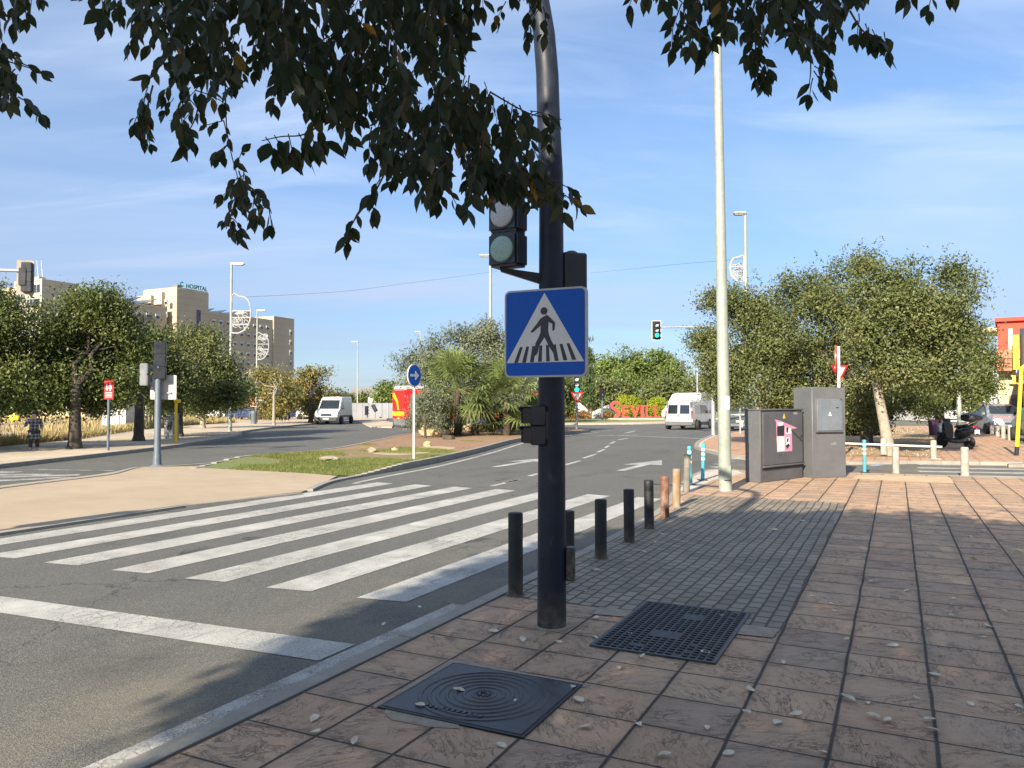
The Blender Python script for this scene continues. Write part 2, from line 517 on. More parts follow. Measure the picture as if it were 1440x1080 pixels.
    M['lit_green'] = emis('lit_green_lamp', (0.02, 0.8, 0.35), 1.6)
    M['sign_blue'] = mat('sign_blue', (0.002, 0.085, 0.43), 0.45, 0, 0.14, 2.2, spec=0.25)
    M['sign_white'] = mat('sign_white', (0.6, 0.6, 0.58), 0.35, 0, 0.1, 3)
    M['sign_black'] = mat('sign_black', (0.015, 0.016, 0.022), 0.4, 0, 0.2, 3)
    M['sign_red'] = mat('sign_red', (0.55, 0.018, 0.022), 0.35, 0, 0.15, 3)
    M['alu'] = mat('weathered_aluminium', (0.42, 0.42, 0.41), 0.5, 0.35, 0.2, 4)
    M['galv'] = mat('galvanised_steel', (0.36, 0.375, 0.38), 0.5, 0.3, 0.25, 3)
    M['bollard_black'] = dusty('black_bollard_paint', (0.022, 0.021, 0.02), 0.16, 0.55)
    t = NT('rusty_bollard')
    f = t.ramp(t.noise(7, 5, 0.7, t.scale(t.obj(), (1, 1, 0.5))), 0.42, 0.6)
    M['bollard_rust'] = t.set(**{'Base Color': t.mix(f, (0.13, 0.052, 0.03), (0.24, 0.16, 0.11)), 'Roughness': 0.8})
    t.bump(t.noise(50, 4), 0.5, 0.002)
    t = NT('ochre_bollard')
    f = t.ramp(t.noise(6, 5, 0.7, t.scale(t.obj(), (1, 1, 0.5))), 0.4, 0.6)
    M['bollard_ochre'] = t.set(**{'Base Color': t.mix(f, (0.23, 0.14, 0.065), (0.27, 0.235, 0.18)), 'Roughness': 0.8})
    M['bollard_grey'] = mat('weathered_grey_bollard', (0.2, 0.18, 0.15), 0.8, 0, 0.5, 6, 0.002, 50)
    M['stone'] = mat('grey_stone_bollard', (0.36, 0.32, 0.27), 0.85, 0, 0.35, 5, 0.003, 60)
    M['post_blue'] = mat('blue_plastic', (0.05, 0.34, 0.46), 0.45, 0, 0.25, 5)
    M['post_band'] = mat('cream_reflective_band', (0.66, 0.6, 0.42), 0.5, 0, 0.2, 9)
    M['lamp_green'] = mat('pale_green_painted_steel', (0.29, 0.315, 0.265), 0.45, 0.05, 0.22, 1.6, 0.0006, 50)
    M['paper'] = mat('paper_sticker', (0.72, 0.7, 0.67), 0.8, 0, 0.2, 9)
    M['cab'] = mat('dark_grey_cabinet', (0.098, 0.098, 0.102), 0.5, 0, 0.22, 1.4, 0.0006, 80)
    M['cab_tall'] = mat('grey_cabinet', (0.115, 0.117, 0.12), 0.5, 0, 0.2, 1.4, 0.0006, 80)
    M['cab_door'] = mat('blue_grey_door', (0.14, 0.16, 0.18), 0.45, 0, 0.2, 2)
    M['cab_dark'] = mat('cabinet_black', (0.02, 0.02, 0.022), 0.6)  # near-black fittings and strips on the cabinets and lamp hatch
    M['pink'] = mat('pink_poster', (0.7, 0.28, 0.42), 0.75, 0, 0.2, 14)
    M['yellow'] = mat('yellow_enamel', (0.8, 0.55, 0.02), 0.4, 0, 0.15, 3)
    M['orange'] = mat('orange_plastic', (0.8, 0.2, 0.03), 0.5)
    t = NT('cast_iron')
    n1 = t.noise(5, 6, 0.7)
    col = t.mix(t.ramp(n1, 0.35, 0.65), (0.03, 0.032, 0.036), (0.085, 0.088, 0.095))
    col = t.mix(t.ramp(t.noise(3, 5, 0.7), 0.55, 0.68, 0, 0.7), col, (0.1, 0.062, 0.04))
    col = t.mix(t.ramp(t.noise(40, 4, 0.7), 0.55, 0.7, 0, 0.5), col, (0.15, 0.125, 0.095))
    t.bump(t.noise(120, 4), 0.5, 0.0015)
    M['iron'] = t.set(**{'Base Color': col, 'Metallic': 0.4, 'Roughness': t.ramp(n1, 0.3, 0.7, 0.35, 0.65)})
    M['iron_dark'] = mat('worn_cast_iron', (0.03, 0.028, 0.03), 0.5, 0.4, 0.5, 12, 0.002, 90)
    M['rubber'] = mat('tyre_rubber', (0.018, 0.018, 0.019), 0.8)
    M['rim'] = mat('wheel_rim', (0.3, 0.31, 0.32), 0.35, 0.7)
    M['glass'] = mat('vehicle_glass', (0.02, 0.026, 0.032), 0.06, 0, 0.3, 1.2, spec=0.8)
    M['van_white'] = mat('white_car_paint', (0.52, 0.52, 0.52), 0.3, 0, 0.08, 1.2, coat=0.5)
    M['plastic_dark'] = mat('dark_bumper_plastic', (0.035, 0.036, 0.038), 0.55)
    M['plastic_grey'] = mat('grey_bumper_plastic', (0.12, 0.12, 0.125), 0.55)
    M['car_silver'] = mat('silver_blue_car_paint', (0.27, 0.3, 0.33), 0.3, 0.3, 0.1, 1.5, coat=0.6)
    M['car_dark'] = mat('dark_grey_car_paint', (0.07, 0.085, 0.09), 0.28, 0.35, 0.15, 1.5, coat=0.6)
    M['car_blue'] = mat('dark_blue_car_paint', (0.03, 0.045, 0.12), 0.28, 0.3, 0.15, 1.5, coat=0.6)
    M['headlight'] = mat('headlight_glass', (0.55, 0.57, 0.6), 0.12, 0.1)
    M['taillight'] = mat('tail_light', (0.32, 0.015, 0.02), 0.2)
    M['indicator'] = mat('amber_light', (0.7, 0.3, 0.03), 0.3)
    M['bus_red'] = mat('red_bus_paint', (0.62, 0.02, 0.022), 0.32, 0, 0.12, 1.2, coat=0.4)
    M['bus_yellow'] = mat('yellow_bus_paint', (0.82, 0.42, 0.01), 0.35)
    M['bus_grey'] = mat('grey_bus_skirt', (0.16, 0.165, 0.17), 0.5)
    M['bus_purple'] = mat('violet_panel', (0.24, 0.2, 0.55), 0.5)
    M['scooter'] = mat('black_scooter_paint', (0.012, 0.014, 0.02), 0.22, 0, 0.2, 2, coat=0.5)
    M['seat'] = mat('black_vinyl', (0.02, 0.02, 0.021), 0.6)
    M['letters'] = mat('red_letter_paint', (0.62, 0.055, 0.05), 0.5, 0, 0.14, 1.2)
    M['plinth'] = mat('pale_plinth', (0.52, 0.42, 0.32), 0.85, 0, 0.25, 0.8)
    M['bark_dark'] = mat('dark_bark', (0.075, 0.06, 0.045), 0.95, 0, 0.5, 4, 0.02, 14)
    M['bark_pale'] = mat('pale_bark', (0.31, 0.27, 0.205), 0.9, 0, 0.4, 5, 0.012, 18)
    M['bark_palm'] = mat('fibrous_palm_trunk', (0.07, 0.05, 0.033), 0.95, 0, 0.5, 10, 0.03, 22)
    M['rock'] = mat('ochre_rock', (0.56, 0.41, 0.22), 0.9, 0, 0.45, 2.5, 0.04, 9)
    M['rock_grey'] = mat('grey_stump', (0.3, 0.26, 0.19), 0.95, 0, 0.5, 5, 0.03, 12)
    M['hoard'] = mat('grey_hoarding', (0.26, 0.27, 0.285), 0.5, 0.1, 0.2, 0.3)
    M['white_wall'] = mat('whitewashed_wall', (0.5, 0.485, 0.45), 0.8, 0, 0.15, 0.5)
    M['cream_wall'] = mat('cream_wall', (0.6, 0.48, 0.28), 0.8, 0, 0.15, 0.5)
    M['red_wall'] = mat('red_wall', (0.62, 0.06, 0.03), 0.7, 0, 0.15, 0.5)
    M['salmon_wall'] = mat('salmon_wall', (0.62, 0.2, 0.12), 0.75, 0, 0.15, 0.5)
    M['grey_panel'] = mat('grey_cladding', (0.13, 0.14, 0.155), 0.4, 0.2, 0.15, 0.6)
    M['dark_window'] = mat('dark_window_glass', (0.03, 0.035, 0.045), 0.12, 0, 0.3, 0.7, spec=0.8)
    M['roof_grey'] = mat('grey_roof', (0.2, 0.19, 0.18), 0.8, 0, 0.2, 0.5)
    M['roof_tile'] = mat('terracotta_roof', (0.4, 0.16, 0.08), 0.8, 0, 0.25, 1)
    # hospital cladding with fine courses
    for nm, ca, cb in (('hosp', (0.41, 0.345, 0.25), (0.46, 0.39, 0.285)), ('hosp_white', (0.41, 0.37, 0.29), (0.46, 0.42, 0.33))):
        t = NT(nm + '_cladding')
        x, y, z = t.sep()
        line = t.ramp(t.math('ABSOLUTE', t.math('SUBTRACT', t.math('FRACT', t.math('DIVIDE', z, 1.75)), 0.5)), 0.455, 0.475)
        col = t.mix(t.ramp(t.noise(0.15, 4), 0.35, 0.65), ca, cb)
        col = t.mix(t.math('MULTIPLY', line, 0.35), col, (0.2, 0.16, 0.12))
        M[nm] = t.set(**{'Base Color': col, 'Roughness': 0.8})
    M['pv'] = mat('solar_panel', (0.05, 0.06, 0.085), 0.2, 0.2, 0.2, 0.5)
    M['win_frame'] = mat('white_window_frame', (0.62, 0.6, 0.57), 0.6)
    M['strip_glass'] = mat('violet_glass', (0.06, 0.055, 0.11), 0.15, 0.1)
    M['hosp_text'] = mat('green_letters', (0.01, 0.2, 0.15), 0.5)
    M['ornament'] = mat('white_light_wire', (0.38, 0.38, 0.375), 0.5)
    M['wire'] = mat('black_cable', (0.05, 0.05, 0.055), 0.6)
    M['wood'] = mat('weathered_wood', (0.32, 0.24, 0.16), 0.9, 0, 0.4, 4)
    M['skin'] = mat('skin', (0.45, 0.27, 0.19), 0.55, 0, 0.1, 8)
    M['hair'] = mat('dark_hair', (0.02, 0.016, 0.014), 0.6, 0, 0.3, 30)
    M['trousers'] = mat('dark_trousers', (0.03, 0.03, 0.04), 0.85)
    M['maroon'] = mat('maroon_skirt', (0.05, 0.03, 0.03), 0.9)
    M['shirt'] = mat('pale_blue_shirt', (0.3, 0.38, 0.5), 0.8)
    M['shirt_dark'] = mat('plum_shirt', (0.12, 0.06, 0.1), 0.85)
    t = NT('checked_cloth')
    x, y, z = t.sep()
    cx = t.math('FRACT', t.math('MULTIPLY', t.math('ADD', x, t.math('MULTIPLY', y, 0.6)), 10.0))
    cz = t.math('FRACT', t.math('MULTIPLY', z, 8.0))
    w = t.math('MULTIPLY', t.math('ADD', t.ramp(cx, 0.5, 0.55), t.ramp(cz, 0.5, 0.55)), 0.5)
    M['check'] = t.set(**{'Base Color': t.mix(w, (0.012, 0.014, 0.02), (0.2, 0.22, 0.235)), 'Roughness': 0.9})
    # --- foliage
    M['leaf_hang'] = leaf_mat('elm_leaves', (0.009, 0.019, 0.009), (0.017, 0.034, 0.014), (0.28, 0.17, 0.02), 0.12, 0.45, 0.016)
    M['leaf_dark'] = leaf_mat('dark_green_leaves', (0.05, 0.075, 0.02), (0.14, 0.16, 0.04), None, 0.22)
    M['leaf_olive'] = leaf_mat('olive_green_leaves', (0.075, 0.1, 0.032), (0.17, 0.185, 0.065), (0.26, 0.22, 0.07), 0.25, cfrac=0.03)
    M['leaf_yellow'] = leaf_mat('yellowing_leaves', (0.12, 0.13, 0.035), (0.27, 0.23, 0.075), (0.42, 0.27, 0.08), 0.25, cfrac=0.1)
    M['leaf_silver'] = leaf_mat('silvery_leaves', (0.1, 0.12, 0.07), (0.23, 0.25, 0.155), None, 0.2)
    M['leaf_bright'] = leaf_mat('bright_green_leaves', (0.1, 0.15, 0.035), (0.2, 0.25, 0.07), None, 0.3)
    M['leaf_hedge'] = leaf_mat('yellow_green_leaves', (0.2, 0.25, 0.015), (0.36, 0.4, 0.03), None, 0.3)
    M['leaf_cypress'] = leaf_mat('cypress_leaves', (0.045, 0.075, 0.025), (0.08, 0.11, 0.035), None, 0.15)
    M['leaf_palm'] = leaf_mat('palm_leaves', (0.085, 0.125, 0.035), (0.24, 0.28, 0.1), None, 0.25)
    M['leaf_rose'] = leaf_mat('rose_leaves', (0.1, 0.13, 0.03), (0.2, 0.2, 0.06), (0.6, 0.1, 0.06), 0.3, cfrac=0.2)
    M['straw'] = leaf_mat('straw_blades', (0.36, 0.27, 0.12), (0.55, 0.44, 0.22), (0.2, 0.2, 0.06), 0.3, cfrac=0.15)
    M['blade'] = leaf_mat('grass_blades', (0.09, 0.13, 0.022), (0.2, 0.22, 0.05), (0.4, 0.34, 0.14), 0.35, cfrac=0.1)
    M['litter'] = leaf_mat('dry_leaf', (0.55, 0.46, 0.31), (0.76, 0.7, 0.55), (0.16, 0.09, 0.045), 0.1, 0.7, 0.22)
    M['litter_yellow'] = mat('yellow_leaf', (0.62, 0.36, 0.03), 0.6)
build_materials()
# ------------------------------------------------------------------ camera, sun, sky
cam = bpy.data.cameras.new('camera')
cam.sensor_width = 36
cam.lens = 36 * F / 1440
cam.clip_end = 6000
cam.clip_start = 0.05
co = bpy.data.objects.new('camera', cam)
COL.objects.link(co)
co.location = (0, 0, EYE)
co.rotation_euler = (math.pi / 2 + PITCH, 0, 0)
SC.camera = co

KX, KY = 0.90, 1.76                     # shadow of a point one metre up lands this far away
SUN_EL = math.atan(1 / math.hypot(KX, KY))
SUN_AZ = math.atan2(-KX, -KY)
sl = bpy.data.lights.new('sun', 'SUN')
sl.energy = 5.0
sl.angle = R(0.53)
sl.color = (1.0, 0.89, 0.73)
so = bpy.data.objects.new('sun', sl)
COL.objects.link(so)
so.rotation_euler = Vector((KX, KY, -1)).to_track_quat('-Z', 'Y').to_euler()

w = bpy.data.worlds.new('World')
SC.world = w
w.use_nodes = True
wt = w.node_tree
bg = wt.nodes['Background']
sky = wt.nodes.new('ShaderNodeTexSky')
sky.sky_type = 'NISHITA'
sky.sun_disc = False
sky.sun_elevation = SUN_EL
sky.sun_rotation = SUN_AZ
sky.altitude = 0
sky.air_density = 0.9
sky.dust_density = 0.15
sky.ozone_density = 2.6
def wn(t, **k):
    nd = wt.nodes.new(t)
    for a, b in k.items():
        setattr(nd, a, b)
    return nd
tc = wn('ShaderNodeTexCoord')
sp = wn('ShaderNodeSeparateXYZ')
wt.links.new(tc.outputs['Generated'], sp.inputs[0])
def wm(op, a, b=0.0, clamp=False):
    nd = wn('ShaderNodeMath', operation=op, use_clamp=clamp)
    for i, q in enumerate((a, b)):
        if isinstance(q, bpy.types.NodeSocket):
            wt.links.new(q, nd.inputs[i])
        else:
            nd.inputs[i].default_value = q
    return nd.outputs[0]
zz = wm('ADD', wm('MAXIMUM', sp.outputs[2], 0.0), 0.16)
cb = wn('ShaderNodeCombineXYZ')
wt.links.new(wm('DIVIDE', sp.outputs[0], zz), cb.inputs[0])
wt.links.new(wm('DIVIDE', sp.outputs[1], zz), cb.inputs[1])
def cloud(sx, sy, rot, scale, lo, hi, off):
    mp = wn('ShaderNodeMapping')
    mp.inputs['Scale'].default_value = (sx, sy, 1)
    mp.inputs['Rotation'].default_value = (0, 0, rot)
    mp.inputs['Location'].default_value = (off, off * 0.7, 0)
    wt.links.new(cb.outputs[0], mp.inputs[0])
    nz = wn('ShaderNodeTexNoise')
    nz.inputs['Scale'].default_value = scale
    nz.inputs['Detail'].default_value = 7
    nz.inputs['Roughness'].default_value = 0.55
    nz.inputs['Distortion'].default_value = 0.7
    wt.links.new(mp.outputs[0], nz.inputs['Vector'])
    mr = wn('ShaderNodeMapRange')
    mr.interpolation_type = 'SMOOTHSTEP'
    mr.inputs['From Min'].default_value = lo
    mr.inputs['From Max'].default_value = hi
    wt.links.new(nz.outputs['Fac'], mr.inputs['Value'])
    return mr.outputs['Result']
c1 = cloud(0.3, 0.8, R(14), 0.9, 0.33, 0.68, 5.3)
c2 = cloud(0.5, 1.7, R(-10), 2.0, 0.46, 0.8, 8.4)
cm = wm('ADD', wm('MULTIPLY', c1, 0.55), wm('MULTIPLY', c2, 0.35), True)
mx = wn('ShaderNodeMix', data_type='RGBA')
wt.links.new(cm, mx.inputs[0])
wt.links.new(sky.outputs[0], mx.inputs[6])
mx.inputs[7].default_value = (5.2, 5.7, 6.6, 1)
gr = wn('ShaderNodeMapRange')
gr.interpolation_type = 'SMOOTHSTEP'
gr.inputs['From Min'].default_value = -0.02
gr.inputs['From Max'].default_value = 0.42
wt.links.new(sp.outputs[2], gr.inputs['Value'])
tint = wn('ShaderNodeMix', data_type='RGBA')
wt.links.new(gr.outputs['Result'], tint.inputs[0])
tint.inputs[6].default_value = (0.46, 0.5, 0.6, 1)     # thicker air low down
tint.inputs[7].default_value = (1.0, 1.02, 1.05, 1)
ml = wn('ShaderNodeMix', data_type='RGBA', blend_type='MULTIPLY')
ml.inputs[0].default_value = 1
wt.links.new(mx.outputs[2], ml.inputs[6])
wt.links.new(tint.outputs[2], ml.inputs[7])
wt.links.new(ml.outputs[2], bg.inputs['Color'])
bg.inputs['Strength'].default_value = 0.083
SC.view_settings.view_transform = 'Standard'
SC.view_settings.look = 'None'
SC.view_settings.exposure = 1.22
SC.view_settings.gamma = 1
SC.cycles.use_denoising = True
SC.cycles.max_bounces = 6
SC.cycles.transparent_max_bounces = 6

# ------------------------------------------------------------------ ground surfaces
def flat(name, pts, z, m, kind='structure'):
    """level sheet given by world points, built in street space (x across, y along the street)"""
    mb = MB()
    mb.sheet([to_uv(p) for p in pts], z)
    return struct(mb.build(name, m, smooth=0, rz=-YAW), kind)

def raised(name, pts, z, m, z0=-0.3):
    mb = MB()
    mb.slab([to_uv(p) for p in pts], z0, z)
    return struct(mb.build(name, m, smooth=0, rz=-YAW))

def offset_line(pts, d):
    out = []
    for i, p in enumerate(pts):
        a = pts[max(i - 1, 0)]
        b = pts[min(i + 1, len(pts) - 1)]
        t = (Vector(b) - Vector(a))
        t.z = 0
        t.normalize()
        out.append(Vector((p.x + t.y * d, p.y - t.x * d, p.z)))
    return out

def smooth_line(pts, k=6):
    out = []
    n = len(pts)
    for i in range(n - 1):
        p0, p1, p2, p3 = pts[max(i - 1, 0)], pts[i], pts[i + 1], pts[min(i + 2, n - 1)]
        for j in range(k):
            t = j / k
            out.append(0.5 * ((2 * p1) + (p2 - p0) * t + (2 * p0 - 5 * p1 + 4 * p2 - p3) * t * t + (3 * p1 - p0 - 3 * p2 + p3) * t ** 3))
    out.append(pts[-1])
    return out

def kerb(name, line, width, z0, z1, m, side=1, joint=1.0):
    """row of kerb stones along a line; the line is the road edge"""
    mb = MB()
    inner = offset_line(line, width * side)
    uvl = [to_uv(p) for p in line]
    uvi = [to_uv(p) for p in inner]
    for i in range(len(line) - 1):
        a, b, c, d = uvl[i], uvl[i + 1], uvi[i + 1], uvi[i]
        if joint and i % 2 == 0:
            t = (b - a)
            ln = max(t.length, 1e-6)
            g = min(0.012 / ln, 0.2)
            a2, d2 = a.lerp(b, g), d.lerp(c, g)
        else:
            a2, d2 = a, d
        zt = z1(0.5 * (a.y + b.y)) if callable(z1) else z1
        mb.slab([a2, b, c, d2], z0, zt)
    return struct(mb.build(name, m, smooth=0, rz=-YAW))

ZR = -0.05
mb = MB()
mb.sheet([(-3000, -600, -0.35), (3000, -600, -0.35), (3000, 4500, -0.35), (-3000, 4500, -0.35)])
struct(mb.build('ground', M['earth'], smooth=0))
mb = MB()
mb.sheet([to_uv(Vector((x, y, 0))) for x, y in ((-70, -25), (70, -25), (75, 105), (-75, 105))], ZR)
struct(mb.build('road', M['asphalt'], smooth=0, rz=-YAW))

# near pavement: straight kerb, then the rounded corner into the side street
edge = [UV(-14, -3.12), UV(-6, -3.12), UV(0, -3.12), UV(5.5, -3.12), UV(9.5, -3.17), UV(12.2, -3.36)]
edge += [G(944, 692), G(958, 678), G(972, 668), G(990, 661.5), G(1012, 659), G(1032, 660), G(1052, 662), G(1130, 663.2), G(1217, 665.2), G(1440, 672), UV(20.6, 12), UV(20.8, 30)]
edge = smooth_line(edge, 5)
kerb_in = offset_line(edge, 0.13)
raised('pavement', kerb_in + [UV(-14, 30)], 0.0, M['paving'])
kerb('kerb', edge, 0.118, -0.3, 0.004, M['kerb'])
flat('sett_paving', [UV(5.85, -2.975), UV(5.85, -0.752), UV(13.8, -0.752), UV(13.8, -3.25), UV(11.5, -3.06), UV(9.5, -2.99)], 0.004, M['setts'])
flat('pale_paving', [G(950, 690), G(963, 677), G(975, 669), G(993, 662.3), G(1014, 660), G(1036, 661.2), G(1046, 666), G(1000, 676), G(972, 692)], 0.003, M['pale_slab'])
flat('tactile_paving', [G(1207, 667.5), G(1290, 669.5), G(1336, 671.5), G(1342, 680), G(1280, 678), G(1198, 673)], 0.003, M['tactile'])
# mortar round the inspection covers
def uvpoly(c):
    return [UV(a, b) for a, b in c]
flat('mortar_patch', uvpoly([(3.38, -2.5), (4.24, -2.53), (4.25, -2.47), (4.21, -1.6), (4.16, -1.6), (4.16, -2.44), (3.44, -2.42)]), 0.003, M['mortar'])
flat('mortar_patch', uvpoly([(3.37, -2.42), (3.42, -2.42), (3.42, -2.0), (3.36, -1.95), (3.31, -2.1), (3.3, -2.32)]), 0.003, M['mortar'])
flat('mortar_patch', uvpoly([(5.58, -1.05), (5.84, -1.06), (5.84, -0.76), (5.6, -0.78)]), 0.0075, M['mortar'])
flat('mortar_patch', uvpoly([(5.62, -2.1), (5.84, -2.12), (5.85, -1.84), (5.66, -1.84)]), 0.0072, M['mortar'])

# refuge and planted median
refuge = [UV(-14, -10.3), UV(5.9, -10.28), UV(8.9, -10.4), G(425, 691, -0.02), G(445, 684, -0.02), G(474, 669, -0.02), G(380, 662, -0.02), G(300, 655, -0.02), G(222, 656.5, -0.02), G(185, 657.5, -0.02), G(160, 663.5, -0.02), G(130, 668, -0.02), G(0, 683, -0.02), G(-260, 720, -0.02), UV(-14, -17)]
raised('traffic_island', refuge, -0.02, M['refuge'])
rk = [UV(-14, -10.18), UV(5.9, -10.16), UV(8.9, -10.28), G(425, 692, 0)]
kerb('kerb', rk, 0.1, -0.3, -0.012, M['kerb'], -1)
rk2 = smooth_line([G(-260, 722, 0), G(0, 684.5, 0), G(130, 669, 0), G(160, 664, 0), G(185, 657.3, 0), G(222, 655.2, 0), G(300, 650, 0)], 4)
kerb('kerb', rk2, 0.14, -0.3, -0.004, M['kerb'], 1)
ZM = 0.1
def zl(u):
    """lawn height: level with the refuge at its near end, a full kerb high further on"""
    k = min(1, max(0, (u - 14.2) / 3.0))
    return -0.024 + (ZM + 0.012) * k * k * (3 - 2 * k)
front = [G(440, 686, 0.02), G(466, 670, ZM), G(507, 662, ZM), G(543, 656, ZM), G(574, 651, ZM), G(616, 643, ZM), G(675, 630, ZM), G(720, 618.5, ZM), G(757, 612.3, ZM), G(794, 607.6, ZM), G(831, 604.6, ZM)]
front = smooth_line(front, 4)
back = [G(800, 601.5, ZM), G(720, 600, ZM), G(650, 602.5, ZM), G(578, 609, ZM), G(531, 618, ZM), G(481, 628, ZM), G(430, 634.5, ZM), G(380, 637.5, ZM), G(330, 642.5, ZM), G(268, 652, ZM)]
backs = smooth_line(back, 4)
lawn_in = offset_line(front, -0.16)
kerb('kerb', front, 0.15, -0.3, lambda u: zl(u) + 0.022, M['kerb'], -1)
kerb('kerb', backs, 0.15, -0.3, lambda u: zl(u) + 0.017, M['kerb'], -1)
lawn_poly = lawn_in + offset_line(backs, -0.16)
def resample(pts, n):
    L = [0.0]
    for a, b in zip(pts[:-1], pts[1:]):
        L.append(L[-1] + (b - a).length)
    out = []
    j = 0
    for i in range(n):
        s = L[-1] * i / (n - 1)
        while j < len(L) - 2 and L[j + 1] < s:
            j += 1
        out.append(pts[j].lerp(pts[j + 1], (s - L[j]) / max(1e-6, L[j + 1] - L[j])))
    return out
ra = resample([p for p in offset_line(front, -0.15) if to_uv(p).y > 14.3], 60)
rb = resample(offset_line(backs, -0.15)[::-1], 60)
mb = MB()
cols = 9
vs, fs = [], []
for a, b in zip(ra, rb):
    for c in range(cols):
        q = to_uv(a.lerp(b, c / (cols - 1)))
        q.z = zl(q.y)
        vs.append(q)
for i in range(59):
    for c in range(cols - 1):
        fs.append((i * cols + c, i * cols + c + 1, (i + 1) * cols + c + 1, (i + 1) * cols + c))
mb.add(vs, fs)
lw = mb.build('lawn', M['lawn'], rz=-YAW)
bm = bmesh.new()
bm.from_mesh(lw.data)
bmesh.ops.recalc_face_normals(bm, faces=bm.faces)
if sum(f.normal.z for f in bm.faces) < 0:
    bmesh.ops.reverse_faces(bm, faces=bm.faces)
bm.to_mesh(lw.data)
bm.free()
struct(lw)

# far-left pavement and the dry field behind it
ZL = 0.06
le = [G(-330, 690, ZL), G(0, 653, ZL), G(148, 637, ZL), G(252, 625, ZL), G(311, 616.5, ZL), G(340, 611, ZL), G(348, 605, ZL), G(420, 597, ZL), G(470, 593, ZL), G(500, 591, ZL), G(545, 590, ZL)]
lf = [G(-330, 656, ZL), G(0, 627, ZL), G(100, 617, ZL), G(192, 603.5, ZL), G(260, 597.5, ZL), G(330, 593.5, ZL), G(420, 590, ZL), G(480, 588.5, ZL), G(545, 587.5, ZL)]
les = smooth_line(le, 4)
kerb('kerb', les, 0.15, -0.3, ZL + 0.004, M['kerb'], -1)
raised('pavement', offset_line(les, -0.16) + lf[::-1], ZL, M['left_path'])
field_poly = lf + [Vector((-22, 150, 0)), Vector((-260, 150, 0)), Vector((-260, 18, 0))]
raised('field', field_poly, ZL + 0.01, M['dry'])
raised('pavement', [G(520, 599.5, 0.02), G(551, 600.5, 0.02), G(556, 594, 0.02), G(530, 590.5, 0.02), G(505, 592.5, 0.02)], 0.02, M['left_path'])

# pavement across the side street
ZF = 0.03
fe = [Vector((60, 24, ZF)), G(1640, 653, ZF), G(1440, 650.5, ZF), G(1300, 648.5, ZF), G(1190, 649.5, ZF), G(1100, 647.5, ZF), G(1034, 641.5, ZF), G(1011, 637.5, ZF), G(992, 633, ZF), G(979, 629.2, ZF), G(976, 626, ZF), G(981, 620, ZF), G(992, 615, ZF), G(1008, 610, ZF), G(1050, 604.5, ZF), G(1110, 601, ZF), G(1180, 599, ZF)]
fes = smooth_line(fe, 5)
kerb('kerb', fes, 0.16, -0.3, ZF + 0.006, M['kerb'], 1)
raised('pavement', offset_line(fes, 0.3) + [Vector((40, 60, ZF)), Vector((60, 60, ZF))], ZF, M['paving_far'])
raised('gutter', offset_line(fes, 0.17) + [Vector((40, 59, ZF)), Vector((60, 59, ZF))], ZF - 0.004, M['pale_slab'])
flat('planting_bed', [G(1120, 642, ZF), G(1300, 642.5, ZF), G(1330, 634, ZF), G(1318, 615, ZF), G(1290, 602, ZF), G(1150, 602, ZF), G(1085, 612, ZF), G(1088, 632, ZF)], ZF + 0.004, M['soil'])
flat('parking_lane', [G(1372, 600, ZF), G(1392, 610, ZF), G(1436, 624, ZF), G(1560, 655, ZF), Vector((60, 30, ZF)), Vector((60, 56, ZF))], ZF + 0.003, M['asphalt'])
# roundabout
ZI = 0.06
ie = smooth_line([Vector((-8, 80, ZI)), G(740, 598, ZI), G(793, 596, ZI), G(860, 595.3, ZI), G(924, 594.5, ZI), G(1005, 592.2, ZI), G(1060, 589.5, ZI), G(1110, 586, ZI)], 4)
kerb('kerb', ie, 0.35, -0.3, ZI, M['pale_slab'], -1)
iin = offset_line(ie, -0.36)
raised('roundabout_pavement', iin + [Vector((52, 140, 0)), Vector((-15, 140, 0))], ZI - 0.006, M['plinth'])
flat('roundabout_lawn', offset_line(ie, -3.2) + [Vector((50, 138, 0)), Vector((-12, 138, 0))], ZI - 0.002, M['far_lawn'])

# ------------------------------------------------------------------ road markings
ZP = ZR + 0.004
def marks(name, polys, m=None, z=ZP):
    mb = MB()
    for p in polys:
        mb.sheet([to_uv(q) for q in p], z)
    return struct(mb.build(name, m or M['paint'], smooth=0, rz=-YAW))
def uvs(pts):
    return [UV(u, v) for u, v in pts]
zeb = []
for k in range(7):
    v1 = -3.70 - 0.965 * k
    zeb.append(uvs([(5.47 - 0.065 * k, v1), (5.40 - 0.065 * k, v1 - 0.46), (13.52 + 0.02 * k, v1 - 0.48), (13.45 + 0.02 * k, v1 - 0.02)]))
marks('crosswalk', zeb)
marks('stop_line', [uvs([(3.97, -3.36), (4.35, -3.36), (4.06, -7.2), (4.0, -10.1), (3.62, -10.1), (3.72, -6.9)])])
marks('edge_line', [uvs([(-14, -3.14), (-14, -3.33), (5.6, -3.33), (5.6, -3.14)])], M['paint_old'])
def strip(a, b, wd):
    a, b = G(*a, ZR), G(*b, ZR)
    t = (b - a).normalized() * wd / 2
    n = Vector((-t.y, t.x, 0))
    return [a + n, b + n, b - n, a - n]
z3 = lambda x, y: (700 + x / 4.235, 440 + y / 4.235)
dash = [strip(z3(*a), z3(*b), 0.13) for a, b in (((40, 1012), (128, 994)), ((190, 972), (240, 957)), ((402, 906), (490, 881)), ((510, 866), (585, 841)), ((595, 830), (635, 813)), ((640, 804), (662, 790)), ((668, 780), (697, 766)), ((715, 757), (775, 746)))]
dash.append(strip((692, 683.5), (730, 675), 0.13))
dash += [strip((822, 607), (858, 605.3), 0.3), strip((880, 609), (893, 606), 0.2), strip((858, 612), (990, 617), 0.25), strip((835, 613), (900, 611.5), 0.2)]
marks('lane_markings', dash)
fl = offset_line(front, 0.42)[4:]
fl2 = offset_line(front, 0.55)[4:]
